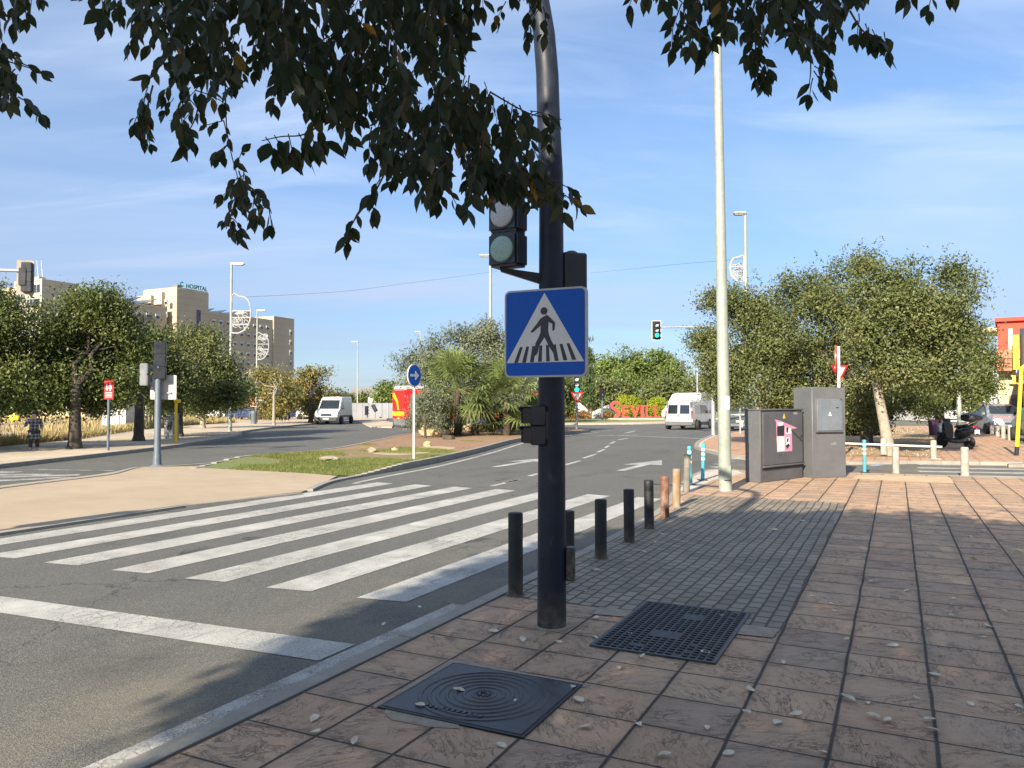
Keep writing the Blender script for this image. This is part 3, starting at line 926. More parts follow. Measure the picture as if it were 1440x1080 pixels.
marks('edge_line', [[fl[i], fl[i + 1], fl2[i + 1], fl2[i]] for i in range(len(fl) - 1)])
ar = [(18.7, -6.34), (18.85, -6.1), (20.55, -6.12), (20.55, -5.78), (22.9, -6.2), (20.5, -6.72), (20.5, -6.36)]
ar = [(18.75, -6.36), (18.75, -6.14), (21.1, -6.16), (21.0, -5.8), (22.9, -6.32), (20.75, -6.86), (20.9, -6.4)]
marks('arrow_marking', [uvs(ar)])
marks('arrow_marking', [uvs([(u - 0.35, v - 3.4) for u, v in ar])])
marks('lane_markings', [strip(a, b, wd) for a, b, wd in (((44, 660.3), (160, 662), 0.15), ((-60, 664), (26, 664.3), 0.4), ((-60, 668.2), (70, 667.5), 0.4), ((-60, 673), (112, 667.8), 0.4), ((-60, 679), (100, 671), 0.4))], M['paint_old'])
# zebra over the side street
sz = []
for ya, yb in ((668.2, 671.6), (663.0, 666.0), (658.0, 660.6), (653.4, 655.2)):
    a, b = G(1291, ya, ZR), G(1460, yb, ZR)
    d = (b - a).normalized()
    b = a + d * 12
    n = Vector((-d.y, d.x, 0)) * 0.2
    sz.append([a + n, b + n, b - n, a - n])
marks('crosswalk', sz)
marks('crosswalk', [strip((1003, 657.3), (1020, 656.6), 0.35), strip((1007, 653.2), (1024, 652.4), 0.35), strip((1012, 649.5), (1029, 648.7), 0.35), strip((1018, 646), (1034, 645.3), 0.35), strip((1026, 642.8), (1040, 642.3), 0.3)])
marks('parking_mark', [strip((1224, 655.5), (1240, 653.8), 0.18)], mat('blue_road_paint', (0.2, 0.4, 0.75), 0.7))
# ------------------------------------------------------------------ traffic-light parts (front looks to local -y)
def signal_head(root, c, rz, n=3, lens=None, w=0.235, sec=0.25, dep=0.17, r=0.092, visor=True, body='box_black', name='signal_head'):
    """housing hanging below its top c; lenses as sub-parts"""
    mb = MB()
    for k in range(n):
        mb.box((0, dep / 2, -sec * (k + 0.5)), (w, dep, sec - 0.006), bev=0.018, seg=2)
    mb.box((0, dep / 2 + 0.01, -sec * n / 2), (w * 0.8, dep * 0.8, sec * n - 0.03))
    for k in range(n):
        z = -sec * (k + 0.5)
        mb.disc_y((0, -0.006, z), r + 0.012, 0.01, 28)
        if visor:
            for a0 in range(-30, 210, 16):
                a1 = a0 + 16
                p = []
                for a in (a0, a1):
                    cx, cz = math.cos(R(a)), math.sin(R(a))
                    L = 0.05 + 0.11 * max(0, (cz + 0.5) / 1.5)
                    p.append(((r + 0.008) * cx, (r + 0.008) * cz, L))
                (x0, z0, l0), (x1, z1, l1) = p
                vs = []
                for s in (1.0, 1.06):
                    vs += [(x0 * s, 0, z + z0 * s), (x1 * s, 0, z + z1 * s), (x1 * s, -l1, z + z1 * s), (x0 * s, -l0, z + z0 * s)]
                mb.add(vs, [(0, 1, 2, 3), (7, 6, 5, 4), (3, 2, 6, 7), (0, 3, 7, 4), (1, 5, 6, 2)])
    h = mb.build(name, M[body], root, loc=c, rz=rz)
    lens = lens or ['lens_red', 'lens_grey', 'lens_green'][:n]
    for k in range(n):
        z = -sec * (k + 0.5)
        l = MB()
        prof = [(r * math.cos(R(a)), -0.008 - 0.018 * math.sin(R(a))) for a in range(0, 91, 15)]
        # domed disc about the y axis
        vs, fs = [], []
        m = 28
        for q, (rr, yy) in enumerate(prof):
            for i in range(m):
                an = 2 * math.pi * i / m
                vs.append((max(rr, 1e-4) * math.cos(an), yy, z + max(rr, 1e-4) * math.sin(an)))
        for q in range(len(prof) - 1):
            for i in range(m):
                j = (i + 1) % m
                fs.append((q * m + i, q * m + j, (q + 1) * m + j, (q + 1) * m + i))
        l.add(vs, fs)
        l.build('lens', M[lens[k]], h)
    return h

FRONT = -YAW        # faces the oncoming traffic of the near street

# ------------------------------------------------------------------ the big pole
pb = G(776, 881)
T = thing('traffic_light', 'tall dark navy traffic light pole curving over the street in front of the zebra crossing', 'traffic light', pb)
pts = [(0, 0), (0, 1.0), (0, 2.4), (0.0, 3.3), (0.02, 3.7), (0.03, 4.05), (0.055, 4.35), (0.1, 4.62), (0.23, 4.88), (0.55, 5.06), (0.9, 5.2), (1.4, 5.29), (1.9, 5.34), (2.5, 5.37)]
rad = [0.106, 0.1, 0.092, 0.087, 0.085, 0.083, 0.081, 0.079, 0.076, 0.073, 0.07, 0.066, 0.058, 0.05]
mb = MB()
mb.path([(-VX * s, -VY * s, z) for s, z in pts], rad, 28)
mb.build('pole', M['pole_navy'], T)
MB().lathe([(0.135, -0.02), (0.13, 0.006), (0.108, 0.012)], n=28).build('collar', M['mortar'], T)
mb = MB()
mb.box((0.0, -0.03, 0), (0.085, 0.06, 0.235), bev=0.008)
mb.tube((0.0, -0.062, 0.06), (0.0, -0.055, 0.06), 0.012)
mb.tube((0.0, -0.062, -0.06), (0.0, -0.055, -0.06), 0.012)
mb.build('access_box', M['pole_navy'], T, loc=(0.106, -0.015, 0.46), rz=R(78))
hp = P(706, 376, 5.58) - pb
h = signal_head(T, (hp.x, hp.y - 0.02, hp.z + 0.76), FRONT + R(-4), 3, ['lens_grey', 'lens_grey', 'lens_green'], w=0.245, sec=0.252, r=0.094, visor=False)
mb = MB()
za = P(760, 384, 5.6).z
mb.prism([(-0.31, 0.01), (0.0, -0.035), (0.0, -0.115), (-0.3, -0.02)], 0.04, Matrix.Translation((0, 0, hp.z)))
mb.box((0.005, 0.02, hp.z + 0.005), (0.05, 0.07, 0.05), bev=0.006)
mb.box((0.005, 0.02, hp.z - 0.16), (0.05, 0.07, 0.06), bev=0.006)
mb.build('bracket', M['box_black'], T, loc=(-0.07, -0.03, 0))
# pedestrian head on the far side, seen from behind
bp = P(803.5, 358, 5.75) - pb
mb = MB()
mb.box((0, 0, -0.24), (0.185, 0.19, 0.48), bev=0.012)
mb.lathe([(0.045, 0), (0.045, 0.015), (0.03, 0.025)], (0, 0, 0.0), 16)
mb.tube((-0.2, 0, -0.1), (0, 0, -0.1), 0.025)
mb.tube((-0.2, 0, -0.4), (0, 0, -0.4), 0.025)
mb.build('pedestrian_head', M['box_black'], T, loc=bp, rz=R(15))
# small repeater at eye height, looking left
lp = P(742, 570, 5.6) - pb
mb = MB()
mb.box((0, 0.05, -0.075), (0.14, 0.105, 0.142), bev=0.008)
mb.box((0, 0.05, -0.215), (0.14, 0.105, 0.138), bev=0.008)
mb.box((0, 0.11, -0.145), (0.1, 0.04, 0.2))
for z in (-0.075, -0.215):
    for a0 in range(0, 180, 20):
        vs = []
        for s in (0.06, 0.066):
            for a, q in ((a0, 0), (a0 + 20, 0)):
                cx, cz = math.cos(R(a)) * s, math.sin(R(a)) * s
                L = 0.035 + 0.06 * max(0, math.sin(R(a)))
                vs += [(cx, 0, z + cz), (cx, -L, z + cz - 0.0)]
        mb.add(vs, [(0, 2, 3, 1), (4, 5, 7, 6), (1, 3, 7, 5)])
    mb.box((-0.063, -0.03, z), (0.006, 0.06, 0.11))
    mb.box((0.063, -0.03, z), (0.006, 0.06, 0.11))
    mb.box((0, -0.04, z + 0.064), (0.124, 0.09, 0.006))
rh = mb.build('repeater', M['box_black'], T, loc=(lp.x + 0.02, lp.y, lp.z), rz=R(-84))
for z, m_ in ((-0.075, 'lens_red'), (-0.215, 'lens_green')):
    MB().disc_y((0, -0.006, z), 0.05, 0.006, 20).build('lens', M[m_], rh)

# ------------------------------------------------------------------ zebra-crossing sign
sc_ = P(766, 468, 5.235)
S = thing('pedestrian_crossing_sign', 'square blue sign with a black walking figure on a white triangle, on the navy pole', 'sign', sc_, FRONT + R(1.5))
W2 = 0.3
def rrect(hw, hh, r, n=6):
    out = []
    for cx, cz, a0 in ((hw - r, hh - r, 0), (-hw + r, hh - r, 90), (-hw + r, -hh + r, 180), (hw - r, -hh + r, 270)):
        for i in range(n + 1):
            a = R(a0 + 90 * i / n)
            out.append((cx + r * math.cos(a), cz + r * math.sin(a)))
    return out
MB().prism(rrect(W2, W2, 0.04), 0.032).build('panel', M['alu'], S)
MB().prism(rrect(W2 - 0.013, W2 - 0.013, 0.03), 0.004, Matrix.Translation((0, -0.003, 0))).build('blue_face', M['sign_blue'], S)
# picture coordinates of the sign face: x 50..925, y 60..1020 in the zoomed photo, straightened
def sg(x, y):
    xl = 62 + (y - 80) * 0.0
    u = (x - 488) / 862 * 0.575
    yy = y - (0.055 * (488 - x)) * (1 if y < 500 else 0.55)
    v = -(yy - 545) / 930 * 0.6
    return u, v
tri = [(0, 0.272), (-0.283, -0.2), (0.283, -0.2)]
MB().prism(tri, 0.003, Matrix.Translation((0, -0.005, 0))).build('white_triangle', M['sign_white'], S)
fig = MB()
L_ = Matrix.Translation((0, -0.007, 0))
def sp(pts):
    return [((x - 478) / 862 * 0.575 - 0.003, -(y - 535) / 905 * 0.6) for x, y in pts]
hx, hz = sp([(478, 312)])[0]
fig.prism([(hx + 0.0255 * math.cos(R(a)), hz + 0.0255 * math.sin(R(a))) for a in range(0, 360, 15)], 0.003, L_)
body = [(508, 352), (530, 368), (590, 425), (598, 440), (595, 498), (580, 522), (570, 518), (570, 448), (528, 425), (524, 520), (532, 555), (556, 612), (580, 660), (610, 740), (640, 822), (596, 826), (580, 745), (542, 690), (510, 630), (483, 580), (452, 628), (424, 668), (412, 725), (400, 755), (376, 768), (366, 800), (340, 830), (330, 826), (350, 790), (372, 735), (380, 690), (384, 640), (412, 592), (438, 540), (442, 462), (400, 490), (352, 530), (334, 526), (334, 514), (400, 440), (440, 388)]
fig.prism(sp(body), 0.003, L_)
for a, b, c_, d in (((210, 674), (242, 674), (187, 836), (145, 836)), ((282, 671), (312, 670), (278, 835), (234, 835)), ((350, 668), (380, 667), (366, 833), (323, 833)), ((428, 664), (458, 663), (453, 831), (411, 831)), ((500, 661), (530, 660), (541, 829), (502, 829)), ((575, 658), (605, 657), (636, 825), (596, 826)), ((646, 655), (678, 654), (732, 821), (688, 822)), ((722, 652), (753, 651), (825, 818), (780, 819))):
    fig.prism(sp([a, b, c_, d]), 0.0026, Matrix.Translation((0, -0.0066, 0)))
fig.build('walking_figure', M['sign_black'], S)
for z in (0.16, -0.16):
    MB().box((0, 0.06, z), (0.3, 0.06, 0.035)).build('clamp', M['galv'], S)

# ------------------------------------------------------------------ bollards along the kerb
def bollard_mesh(h, r=0.0625, cap=True):
    mb = MB()
    mb.lathe([(r, 0), (r, h - 0.012), (r - 0.004, h - 0.003), (r - 0.012, h)], n=20)
    mb.lathe([(r + 0.002, h - 0.05), (r + 0.002, h - 0.044)], n=20)
    mb.lathe([(r + 0.02, 0), (r + 0.018, 0.008), (r + 0.001, 0.012)], n=20)
    return mb
grp = 'bollards along the near kerb'
for (px, py, hgt, m_, lab, lean) in (
    (725, 836, 0.69, 'bollard_black', 'black bollard left of the navy pole, at the edge of the zebra crossing', 0),
    (798, 815, 0.63, 'bollard_black', 'black bollard half hidden behind the navy pole', 0.3),
    (845, 785, 0.615, 'bollard_black', 'black bollard standing first right of the navy pole', 0),
    (885, 762, 0.615, 'bollard_black', 'black bollard standing second right of the navy pole', -0.4),
    (913, 743, 0.625, 'bollard_black', 'black bollard standing next to the rusty red bollard', 0.4),
    (935, 728, 0.59, 'bollard_rust', 'rusty red bollard with its black paint gone', 0.5),
    (951, 713, 0.6, 'bollard_ochre', 'ochre stained bollard with peeling paint', 0.8),
    (965, 692, 0.69, 'bollard_grey', 'weathered grey bollard leaning slightly in front of a blue post', -2.2)):
    o = tag(bollard_mesh(hgt).build('bollard', M[m_]), lab, 'bollard', grp)
    o.location = G(px, py, 0.003)
    o.rotation_euler = (R(lean * 0.6), R(lean), random.random() * 6)
for (px, py, lab, lean) in ((971, 682, 'blue flexible post with cream bands right behind the weathered grey bollard', -1.5), (988, 675.5, 'blue flexible post with cream bands standing clear beside the pale green lamp post', 2.0), (1216, 664.5, 'blue flexible post with cream bands right of the tall grey cabinet', 0)):
    t = thing('flexible_post', lab, 'bollard', G(px, py, 0.003), 0, 'blue flexible posts at the corner')
    t.rotation_euler = (0, R(lean), 0)
    mb = MB()
    mb.lathe([(0.042, 0.012), (0.038, 0.3), (0.042, 0.72), (0.044, 0.76), (0.036, 0.775), (0.012, 0.78)], n=16)
    mb.build('tube', M['post_blue'], t)
    MB().box((0, 0, 0.008), (0.2, 0.16, 0.016), bev=0.004).build('base_plate', M['rubber'], t)
    for z in (0.66, 0.56, 0.46):
        MB().lathe([(0.0445, z - 0.026), (0.0445, z + 0.026)], n=16).build('band', M['post_band'], t)

# ------------------------------------------------------------------ pale green lamp post
b = G(1020, 690)
t = thing('street_lamp', 'thick pale green lamp post with a hatch and a paper notice, right of the bollards', 'street lamp', b)
top = P(1009, 75, b.y) - b
lx = top.x / top.z
mb = MB()
mb.path([(lx * z, 0, z) for z in (0, 0.6, 2.5, 5, 8, 11.2)], [0.122, 0.118, 0.11, 0.093, 0.078, 0.06], 24)
mb.lathe([(0.127, 0.0), (0.126, 0.02), (0.12, 0.03)], n=24)
mb.build('pole', M['lamp_green'], t)
mb = MB()
mb.box((0.0, 0, 0.345), (0.12, 0.02, 0.27), bev=0.004)
mb.build('hatch', M['lamp_green'], t, loc=(0.012, -0.125, 0.0))
MB().box((0.0, 0, 0.21), (0.125, 0.026, 0.012)).build('hatch_lip', M['cab_dark'], t, loc=(0.012, -0.126, 0.0))
mb = MB()
for k in range(9):
    a0, a1 = R(-125 + k * 10), R(-125 + (k + 1) * 10)
    for z0, z1 in ((1.52, 1.77),):
        r_ = 0.1185
        mb.add([(r_ * math.cos(a0), r_ * math.sin(a0), z0), (r_ * math.cos(a1), r_ * math.sin(a1), z0), (r_ * math.cos(a1), r_ * math.sin(a1), z1), (r_ * math.cos(a0), r_ * math.sin(a0), z1)], [(0, 1, 2, 3)])
mb.build('notice', M['paper'], t, loc=(lx * 1.6, 0, 0))
mb = MB()
mb.box((-0.5, -0.2, 11.25), (1.1, 0.34, 0.14), bev=0.05)
mb.build('lamp_head', M['lamp_green'], t, loc=(lx * 11, 0, 0), rz=R(20))

# ------------------------------------------------------------------ the two cabinets
c0, c1 = G(1070, 679.3), G(1129, 671.8)
ax = (c1 - c0)
wC = ax.length
rz = math.atan2(ax.y, ax.x)
t = thing('utility_cabinet', 'low dark grey street cabinet with a torn pink and white poster on its door', 'cabinet', c0, rz)
Dp, H = 0.36, 1.49
mb = MB()
mb.box((wC / 2, Dp / 2, H / 2), (wC, Dp, H), bev=0.012)
mb.box((wC / 2, Dp / 2 - 0.01, H + 0.018), (wC + 0.03, Dp + 0.03, 0.03), bev=0.008)
mb.build('housing', M['cab'], t)
mb = MB()
mb.box((wC / 2 + 0.02, -0.012, 0.9), (wC - 0.1, 0.02, 1.1), bev=0.006)
d = mb.build('door', M['cab'], t)
mb = MB()
mb.prism([(0, 0), (0.05, -0.01), (0.05, -0.05), (0.0, -0.075)], 1, Matrix.Identity(4))
mb = MB()
mb.box((wC / 2 + 0.02, -0.03, 0.325), (wC - 0.06, 0.06, 0.035), bev=0.008)
mb.build('drip_ledge', M['cab'], t)
mb = MB()
mb.box((wC / 2 + 0.02, -0.008, 0.283), (wC - 0.06, 0.014, 0.05))
mb.build('vent_gap', M['cab_dark'], t)
def on_door(fx, z):
    return fx * wC, z
mb = MB()
mb.prism([(0.495 * wC, 1.32), (0.555 * wC, 1.32), (0.527 * wC, 1.42)], 0.003, Matrix.Translation((0, -0.026, 0)))
mb.build('hazard_triangle', M['yellow'], t)
MB().prism([(0.76 * wC, 1.4), (0.85 * wC, 1.4), (0.85 * wC, 1.45), (0.76 * wC, 1.45)], 0.003, Matrix.Translation((0, -0.026, 0))).build('number_plate', M['galv'], t)
pz = lambda x, y: ((x - 300) / 352 * wC, 1.49 - (y - 345) / 585 * 1.49)
mb = MB()
mb.prism([pz(*q) for q in ((405, 418), (450, 430), (600, 498), (548, 502), (552, 690), (425, 690), (418, 440))], 0.002, Matrix.Translation((0, -0.0255, 0)))
po = mb.build('poster', M['pink'], t)
mb = MB()
for q in (((421, 562), (486, 562), (486, 684), (428, 686)), ((500, 572), (530, 568), (532, 640), (500, 660)), ((424, 442), (482, 446), (470, 470), (440, 474)), ((497, 480), (545, 500), (542, 545), (495, 540))):
    mb.prism([pz(*p) for p in q], 0.0015, Matrix.Translation((0, -0.0275, 0)))
mb.build('white_print', M['paper'], po)
MB().prism([pz(*p) for p in ((424, 476), (484, 470), (482, 556), (424, 556))], 0.001, Matrix.Translation((0, -0.0290, 0))).build('black_panel', M['sign_black'], po)
for q in (((500, 490), (520, 486), (515, 532), (503, 530)), ((505, 585), (520, 580), (516, 610), (506, 612)), ((494, 640), (520, 625), (530, 640), (505, 672)), ((538, 510), (545, 508), (640, 610), (634, 612)), ((440, 700), (452, 722), (446, 722))):
    MB().prism([pz(*p) for p in q], 0.001, Matrix.Translation((0, -0.0290, 0))).build('black_print', M['sign_black'], po)

MB().box((0.93 * wC, -0.03, 0.93), (0.03, 0.02, 0.08), bev=0.004).build('lock', M['cab_dark'], t)

c0, c1 = G(1143, 672.7), G(1190, 671)
ax = c1 - c0
wC = ax.length
rz = math.atan2(ax.y, ax.x)
H = 2.0
t = thing('utility_cabinet', 'tall grey cabinet with a small square steel door, tallest at the street corner', 'cabinet', c0, rz)
mb = MB()
Dp = 0.62
mb.box((wC / 2, Dp / 2, H / 2), (wC, Dp, H), bev=0.01)
mb.build('housing', M['cab_tall'], t)
mb = MB()
mb.box((0.5 * wC, -0.006, 1.38), (0.8 * wC, 0.016, 0.76), bev=0.004)
mb.build('door_frame', M['cab_tall'], t)
mb = MB()
mb.box((0.5 * wC, -0.02, 1.39), (0.75 * wC, 0.018, 0.7), bev=0.004)
d = mb.build('door', M['cab_door'], t)
mb = MB()
mb.box((0.72 * wC, -0.033, 1.55), (0.07, 0.012, 0.016))
mb.build('handle', M['cab_dark'], d)
MB().box((0.84 * wC, -0.033, 1.73), (0.022, 0.014, 0.03)).build('keyhole', M['cab_dark'], d)
mb = MB()
mb.prism([(0.46 * wC, 1.37), (0.55 * wC, 1.37), (0.505 * wC, 1.46)], 0.003, Matrix.Translation((0, -0.032, 0)))
mb.build('warning_triangle', M['paper'], d)
MB().box((0.5 * wC, -0.02, 1.0), (0.8 * wC, 0.03, 0.02)).build('drip_ledge', M['cab_dark'], t)
mb = MB()
for k in range(5):
    mb.prism([(0.55 * wC + k * 0.03, 0.72 + 0.02 * (k % 2)), (0.57 * wC + k * 0.03, 0.73), (0.565 * wC + k * 0.03, 0.77 + 0.01 * k)], 0.001, Matrix.Translation((0, -0.002, 0)))
mb.build('scratches', M['galv'], t)

# ------------------------------------------------------------------ inspection covers
def cover_frame(u0, u1, v0, v1):
    c = UV((u0 + u1) / 2, (v0 + v1) / 2, 0.0)
    return c, v1 - v0, u1 - u0
c, a, bb = cover_frame(3.42, 4.165, -2.455, -1.645)
t = thing('manhole_cover', 'square blue-grey manhole cover with concentric raised rings', 'manhole cover', c, -YAW)
mb = MB()
mb.box((0, 0, 0.004), (a, bb, 0.012))
for r_ in (0.062, 0.11, 0.158, 0.206, 0.254, 0.302, 0.35):
    for s in range(64):
        a0, a1 = 2 * math.pi * s / 64, 2 * math.pi * (s + 1) / 64
        rr = [(r_ - 0.011, 0.0105), (r_ - 0.007, 0.0145), (r_ + 0.007, 0.0145), (r_ + 0.011, 0.0105)]
        for (q0, z0), (q1, z1) in zip(rr[:-1], rr[1:]):
            mb.add([(q0 * math.cos(a0), q0 * math.sin(a0), z0), (q1 * math.cos(a0), q1 * math.sin(a0), z1), (q1 * math.cos(a1), q1 * math.sin(a1), z1), (q0 * math.cos(a1), q0 * math.sin(a1), z0)], [(0, 1, 2, 3)])
for k in range(9):      # worn emblem at the centre and relief lettering along one side
    an = k * 0.7
    mb.box((0.03 * math.cos(an), 0.024 * math.sin(an), 0.012), (0.026, 0.008, 0.007), rz=an * 1.7)
for k in range(11):
    mb.box((-0.2 + 0.033 * k, -0.275 + 0.0 * k, 0.0135), (0.016, 0.03, 0.006), rz=0.2 * (k % 3 - 1))
mb.build('lid', M['iron'], t, smooth=25)
mb = MB()
for x0, y0, sx, sy in ((0, bb / 2 + 0.012, a + 0.048, 0.022), (0, -bb / 2 - 0.012, a + 0.048, 0.022), (a / 2 + 0.012, 0, 0.022, bb), (-a / 2 - 0.012, 0, 0.022, bb)):
    mb.box((x0, y0, 0.003), (sx, sy, 0.009))
mb.build('frame', M['iron_dark'], t)
c, a, bb = cover_frame(4.9, 6.15, -1.82, -1.04)
t = thing('access_cover', 'large rusty black access cover studded with small square bumps', 'manhole cover', c + Vector((0, 0, 0.003)), -YAW)
mb = MB()
mb.box((0, 0, 0.0035), (a, bb, 0.012))
nx, ny = 15, 24
for i in range(nx):
    for j in range(ny):
        x = -a / 2 + (i + 0.5) * a / nx
        y = -bb / 2 + (j + 0.5) * bb / ny
        if (abs(x + 0.02) < 0.09 and abs(y + 0.2) < 0.07) or (abs(x - 0.06) < 0.08 and abs(y - 0.33) < 0.08) or (random.random() < 0.02):
            continue
        mb.box((x, y, 0.0125), (0.034, 0.026, 0.008), bev=0.003)
mb.build('lid', M['iron_dark'], t)
mb = MB()
for x0, y0, sx, sy in ((0, bb / 2 + 0.012, a + 0.048, 0.022), (0, -bb / 2 - 0.012, a + 0.048, 0.022), (a / 2 + 0.012, 0, 0.022, bb), (-a / 2 - 0.012, 0, 0.022, bb), (0.0, 0, 0.008, bb - 0.02)):
    mb.box((x0, y0, 0.0045), (sx, sy, 0.012))
mb.build('frame', M['iron'], t)

# ------------------------------------------------------------------ fallen leaves
def litter_mesh(seed):
    r = random.Random(seed)
    n = 7
    vs, fs = [], []
    curl = r.uniform(0.1, 0.75)
    bend = r.uniform(-1.0, 1.2)
    for i in range(n):
        t_ = i / (n - 1)
        w_ = 0.34 * math.sin(math.pi * min(1, t_ * 0.93 + 0.04)) ** 0.8 * (1 - 0.25 * t_)
        y = t_ - 0.5
        zc = 0.06 + bend * 0.3 * (t_ - 0.5) ** 2
        for sx in (-1, 0, 1):
            vs.append((sx * w_ * math.cos(curl * 0.7), y, zc + abs(sx) * w_ * math.sin(curl * 0.7) + r.uniform(-0.02, 0.02)))
    for i in range(n - 1):
        for k in range(2):
            fs.append((i * 3 + k, i * 3 + k + 1, (i + 1) * 3 + k + 1, (i + 1) * 3 + k))
    return MB().add(vs, fs)
lm = [litter_mesh(k).build('fallen_leaf', M['litter']) for k in range(5)]
spots = [(1192, 985, .09, .5), (1248, 1015, .06, 2.2), (1310, 1030, .07, .9), (1365, 992, .05, 0), (705, 1050, .055, 1), (870, 942, .055, 0), (806, 968, .05, .4), (540, 880, .06, 0), (590, 855, .05, 0), (898, 1020, .06, .2), (935, 1065, .07, 2), (1055, 972, .08, 0), (1050, 1005, .07, .3), (1024, 1062, .06, 1.9), (735, 900, .08, 0), (786, 905, .05, 1.2), (838, 898, .05, .2), (815, 891, .05, 2)]
for i in range(150):
    u = 2.9 + 9.5 * random.random() ** 1.5
    v = random.uniform(-0.9, 3.2) if random.random() < 0.8 else random.uniform(-2.8, -0.9)
    q = UV(u, v)
    if math.hypot(q.x - 0.29, q.y - 5.64) < 0.2:
        continue
    spots.append((q, None, random.uniform(0.034, 0.078), random.random() * 6.3))
for i, (px, py, s, a) in enumerate(spots):
    q = px if py is None else G(px, py)
    o = lm[i] if i < 5 else lm[i % 5].copy()
    if i >= 5:
        COL.objects.link(o)
    o.location = (q.x, q.y, 0.008)
    o.rotation_euler = (random.uniform(-0.2, 0.2), random.uniform(-0.25, 0.25), a)
    o.scale = (s, s, s)
    tag(o, 'small dry curled leaf fallen on the shaded pavement', 'leaf', 'fallen leaves on the pavement')
o = litter_mesh(77).build('fallen_leaf', M['litter_yellow'])
o.location = G(1368, 786, 0.008)
o.scale = (0.075,) * 3
o.rotation_euler = (0.3, 0.2, 1.5)
tag(o, 'bright yellow leaf lying alone on the red paving at the right', 'leaf')
# ------------------------------------------------------------------ foliage
def quads_mesh(name, V, m, parent=None, per=4):
    """V: (n, per, 3) vertex array, one face each"""
    n = V.shape[0]
    me = bpy.data.meshes.new(name)
    me.vertices.add(n * per)
    me.vertices.foreach_set('co', V.reshape(-1).astype(np.float32))
    me.loops.add(n * per)
    me.loops.foreach_set('vertex_index', np.arange(n * per, dtype=np.int32))
    me.polygons.add(n)
    me.polygons.foreach_set('loop_start', np.arange(0, n * per, per, dtype=np.int32))
    me.materials.append(m)
    me.update(calc_edges=True)
    return link(name, me, parent)

def rand_dirs(n):
    d = RNG.normal(size=(n, 3))
    return d / np.linalg.norm(d, axis=1, keepdims=True)

def leaf_quads(C, size, droop=0.3, aspect=0.5, out=None):
    """folded leaf quads at the points C (n,3)"""
    n = len(C)
    ax = rand_dirs(n)
    ax[:, 2] -= droop
    ax /= np.linalg.norm(ax, axis=1, keepdims=True)
    nr = rand_dirs(n)
    nr[:, 2] += 0.8
    if out is not None:
        nr += out * 0.9
    sd = np.cross(ax, nr)
    sd /= np.maximum(np.linalg.norm(sd, axis=1, keepdims=True), 1e-6)
    L = size * RNG.uniform(0.65, 1.35, (n, 1))
    W = L * aspect * RNG.uniform(0.8, 1.2, (n, 1))
    a = C - ax * L * 0.5
    c = C + ax * L * 0.5
    m = C - ax * L * 0.08
    return np.stack([a, m + sd * W * 0.5, c, m - sd * W * 0.5], axis=1)

def clump_points(clumps, n, tuft=0.28, shell=0.35, per=26, hollow=0.72):
    """points gathered in tufts spread through ellipsoid clumps"""
    w = np.array([c[3] * c[4] * c[5] for c in clumps]) ** 0.67
    w /= w.sum()
    nt = max(8, n // per) * 2
    idx = RNG.choice(len(clumps), nt, p=w)
    cl = np.array(clumps, dtype=float)
    d = rand_dirs(nt)
    rad = 1 - np.abs(RNG.normal(0, shell, (nt, 1)))
    rad = np.clip(rad, 0.1, 1.0)
    T = cl[idx, :3] + d * rad * cl[idx, 3:6]
    # leave hollows between the boughs
    f0 = 0.62 / tuft
    ph = RNG.uniform(0, 6.28, 6)
    g = sum(np.sin(T[:, 0] * f0 * a + T[:, 1] * f0 * b + T[:, 2] * f0 * c * 1.25 + p) for a, b, c, p in ((1, .3, .5, ph[0]), (-.4, 1, .6, ph[1]), (.5, -.6, 1, ph[2]), (1.7, .8, -1.1, ph[3]), (-1.2, 1.4, 1.6, ph[4])))
    o_ = np.argsort(-g)[:int(nt * min(1, hollow))]
    T, d = T[o_], d[o_]
    nt = len(T)
    sc = tuft * RNG.uniform(0.6, 1.4, (nt, 1))
    k = RNG.integers(0, nt, n)
    g = np.clip(RNG.normal(0, 1, (n, 3)), -1.7, 1.7) * np.array([1, 1, 0.75])
    C = T[k] + g * sc[k]
    out = d[k]
    return C, out

def px_clumps(lst, Y, base, depth=1.0, jit=0.5):
    out = []
    for px, py, r in lst:
        y = Y + random.uniform(-jit, jit)
        p = P(px, py, y)
        rr = r * y / F * 1.13
        out.append((p.x - base.x, p.y - base.y, p.z - base.z, rr, rr * depth, rr * 0.92))
    return out

def limb(mb, a, b, r0, r1, wob=0.12, n=6, seg=8):
    a, b = Vector(a), Vector(b)
    pts, rr = [], []
    L = (b - a).length
    for i in range(n + 1):
        t = i / n
        p = a.lerp(b, t)
        if 0 < i < n:
            p += Vector((random.uniform(-1, 1), random.uniform(-1, 1), random.uniform(-.5, .5))) * wob * L * 0.25
        p.z += math.sin(t * math.pi) * L * 0.06
        pts.append(p)
        rr.append(r0 + (r1 - r0) * t)
    mb.path(pts, rr, seg)
    return pts

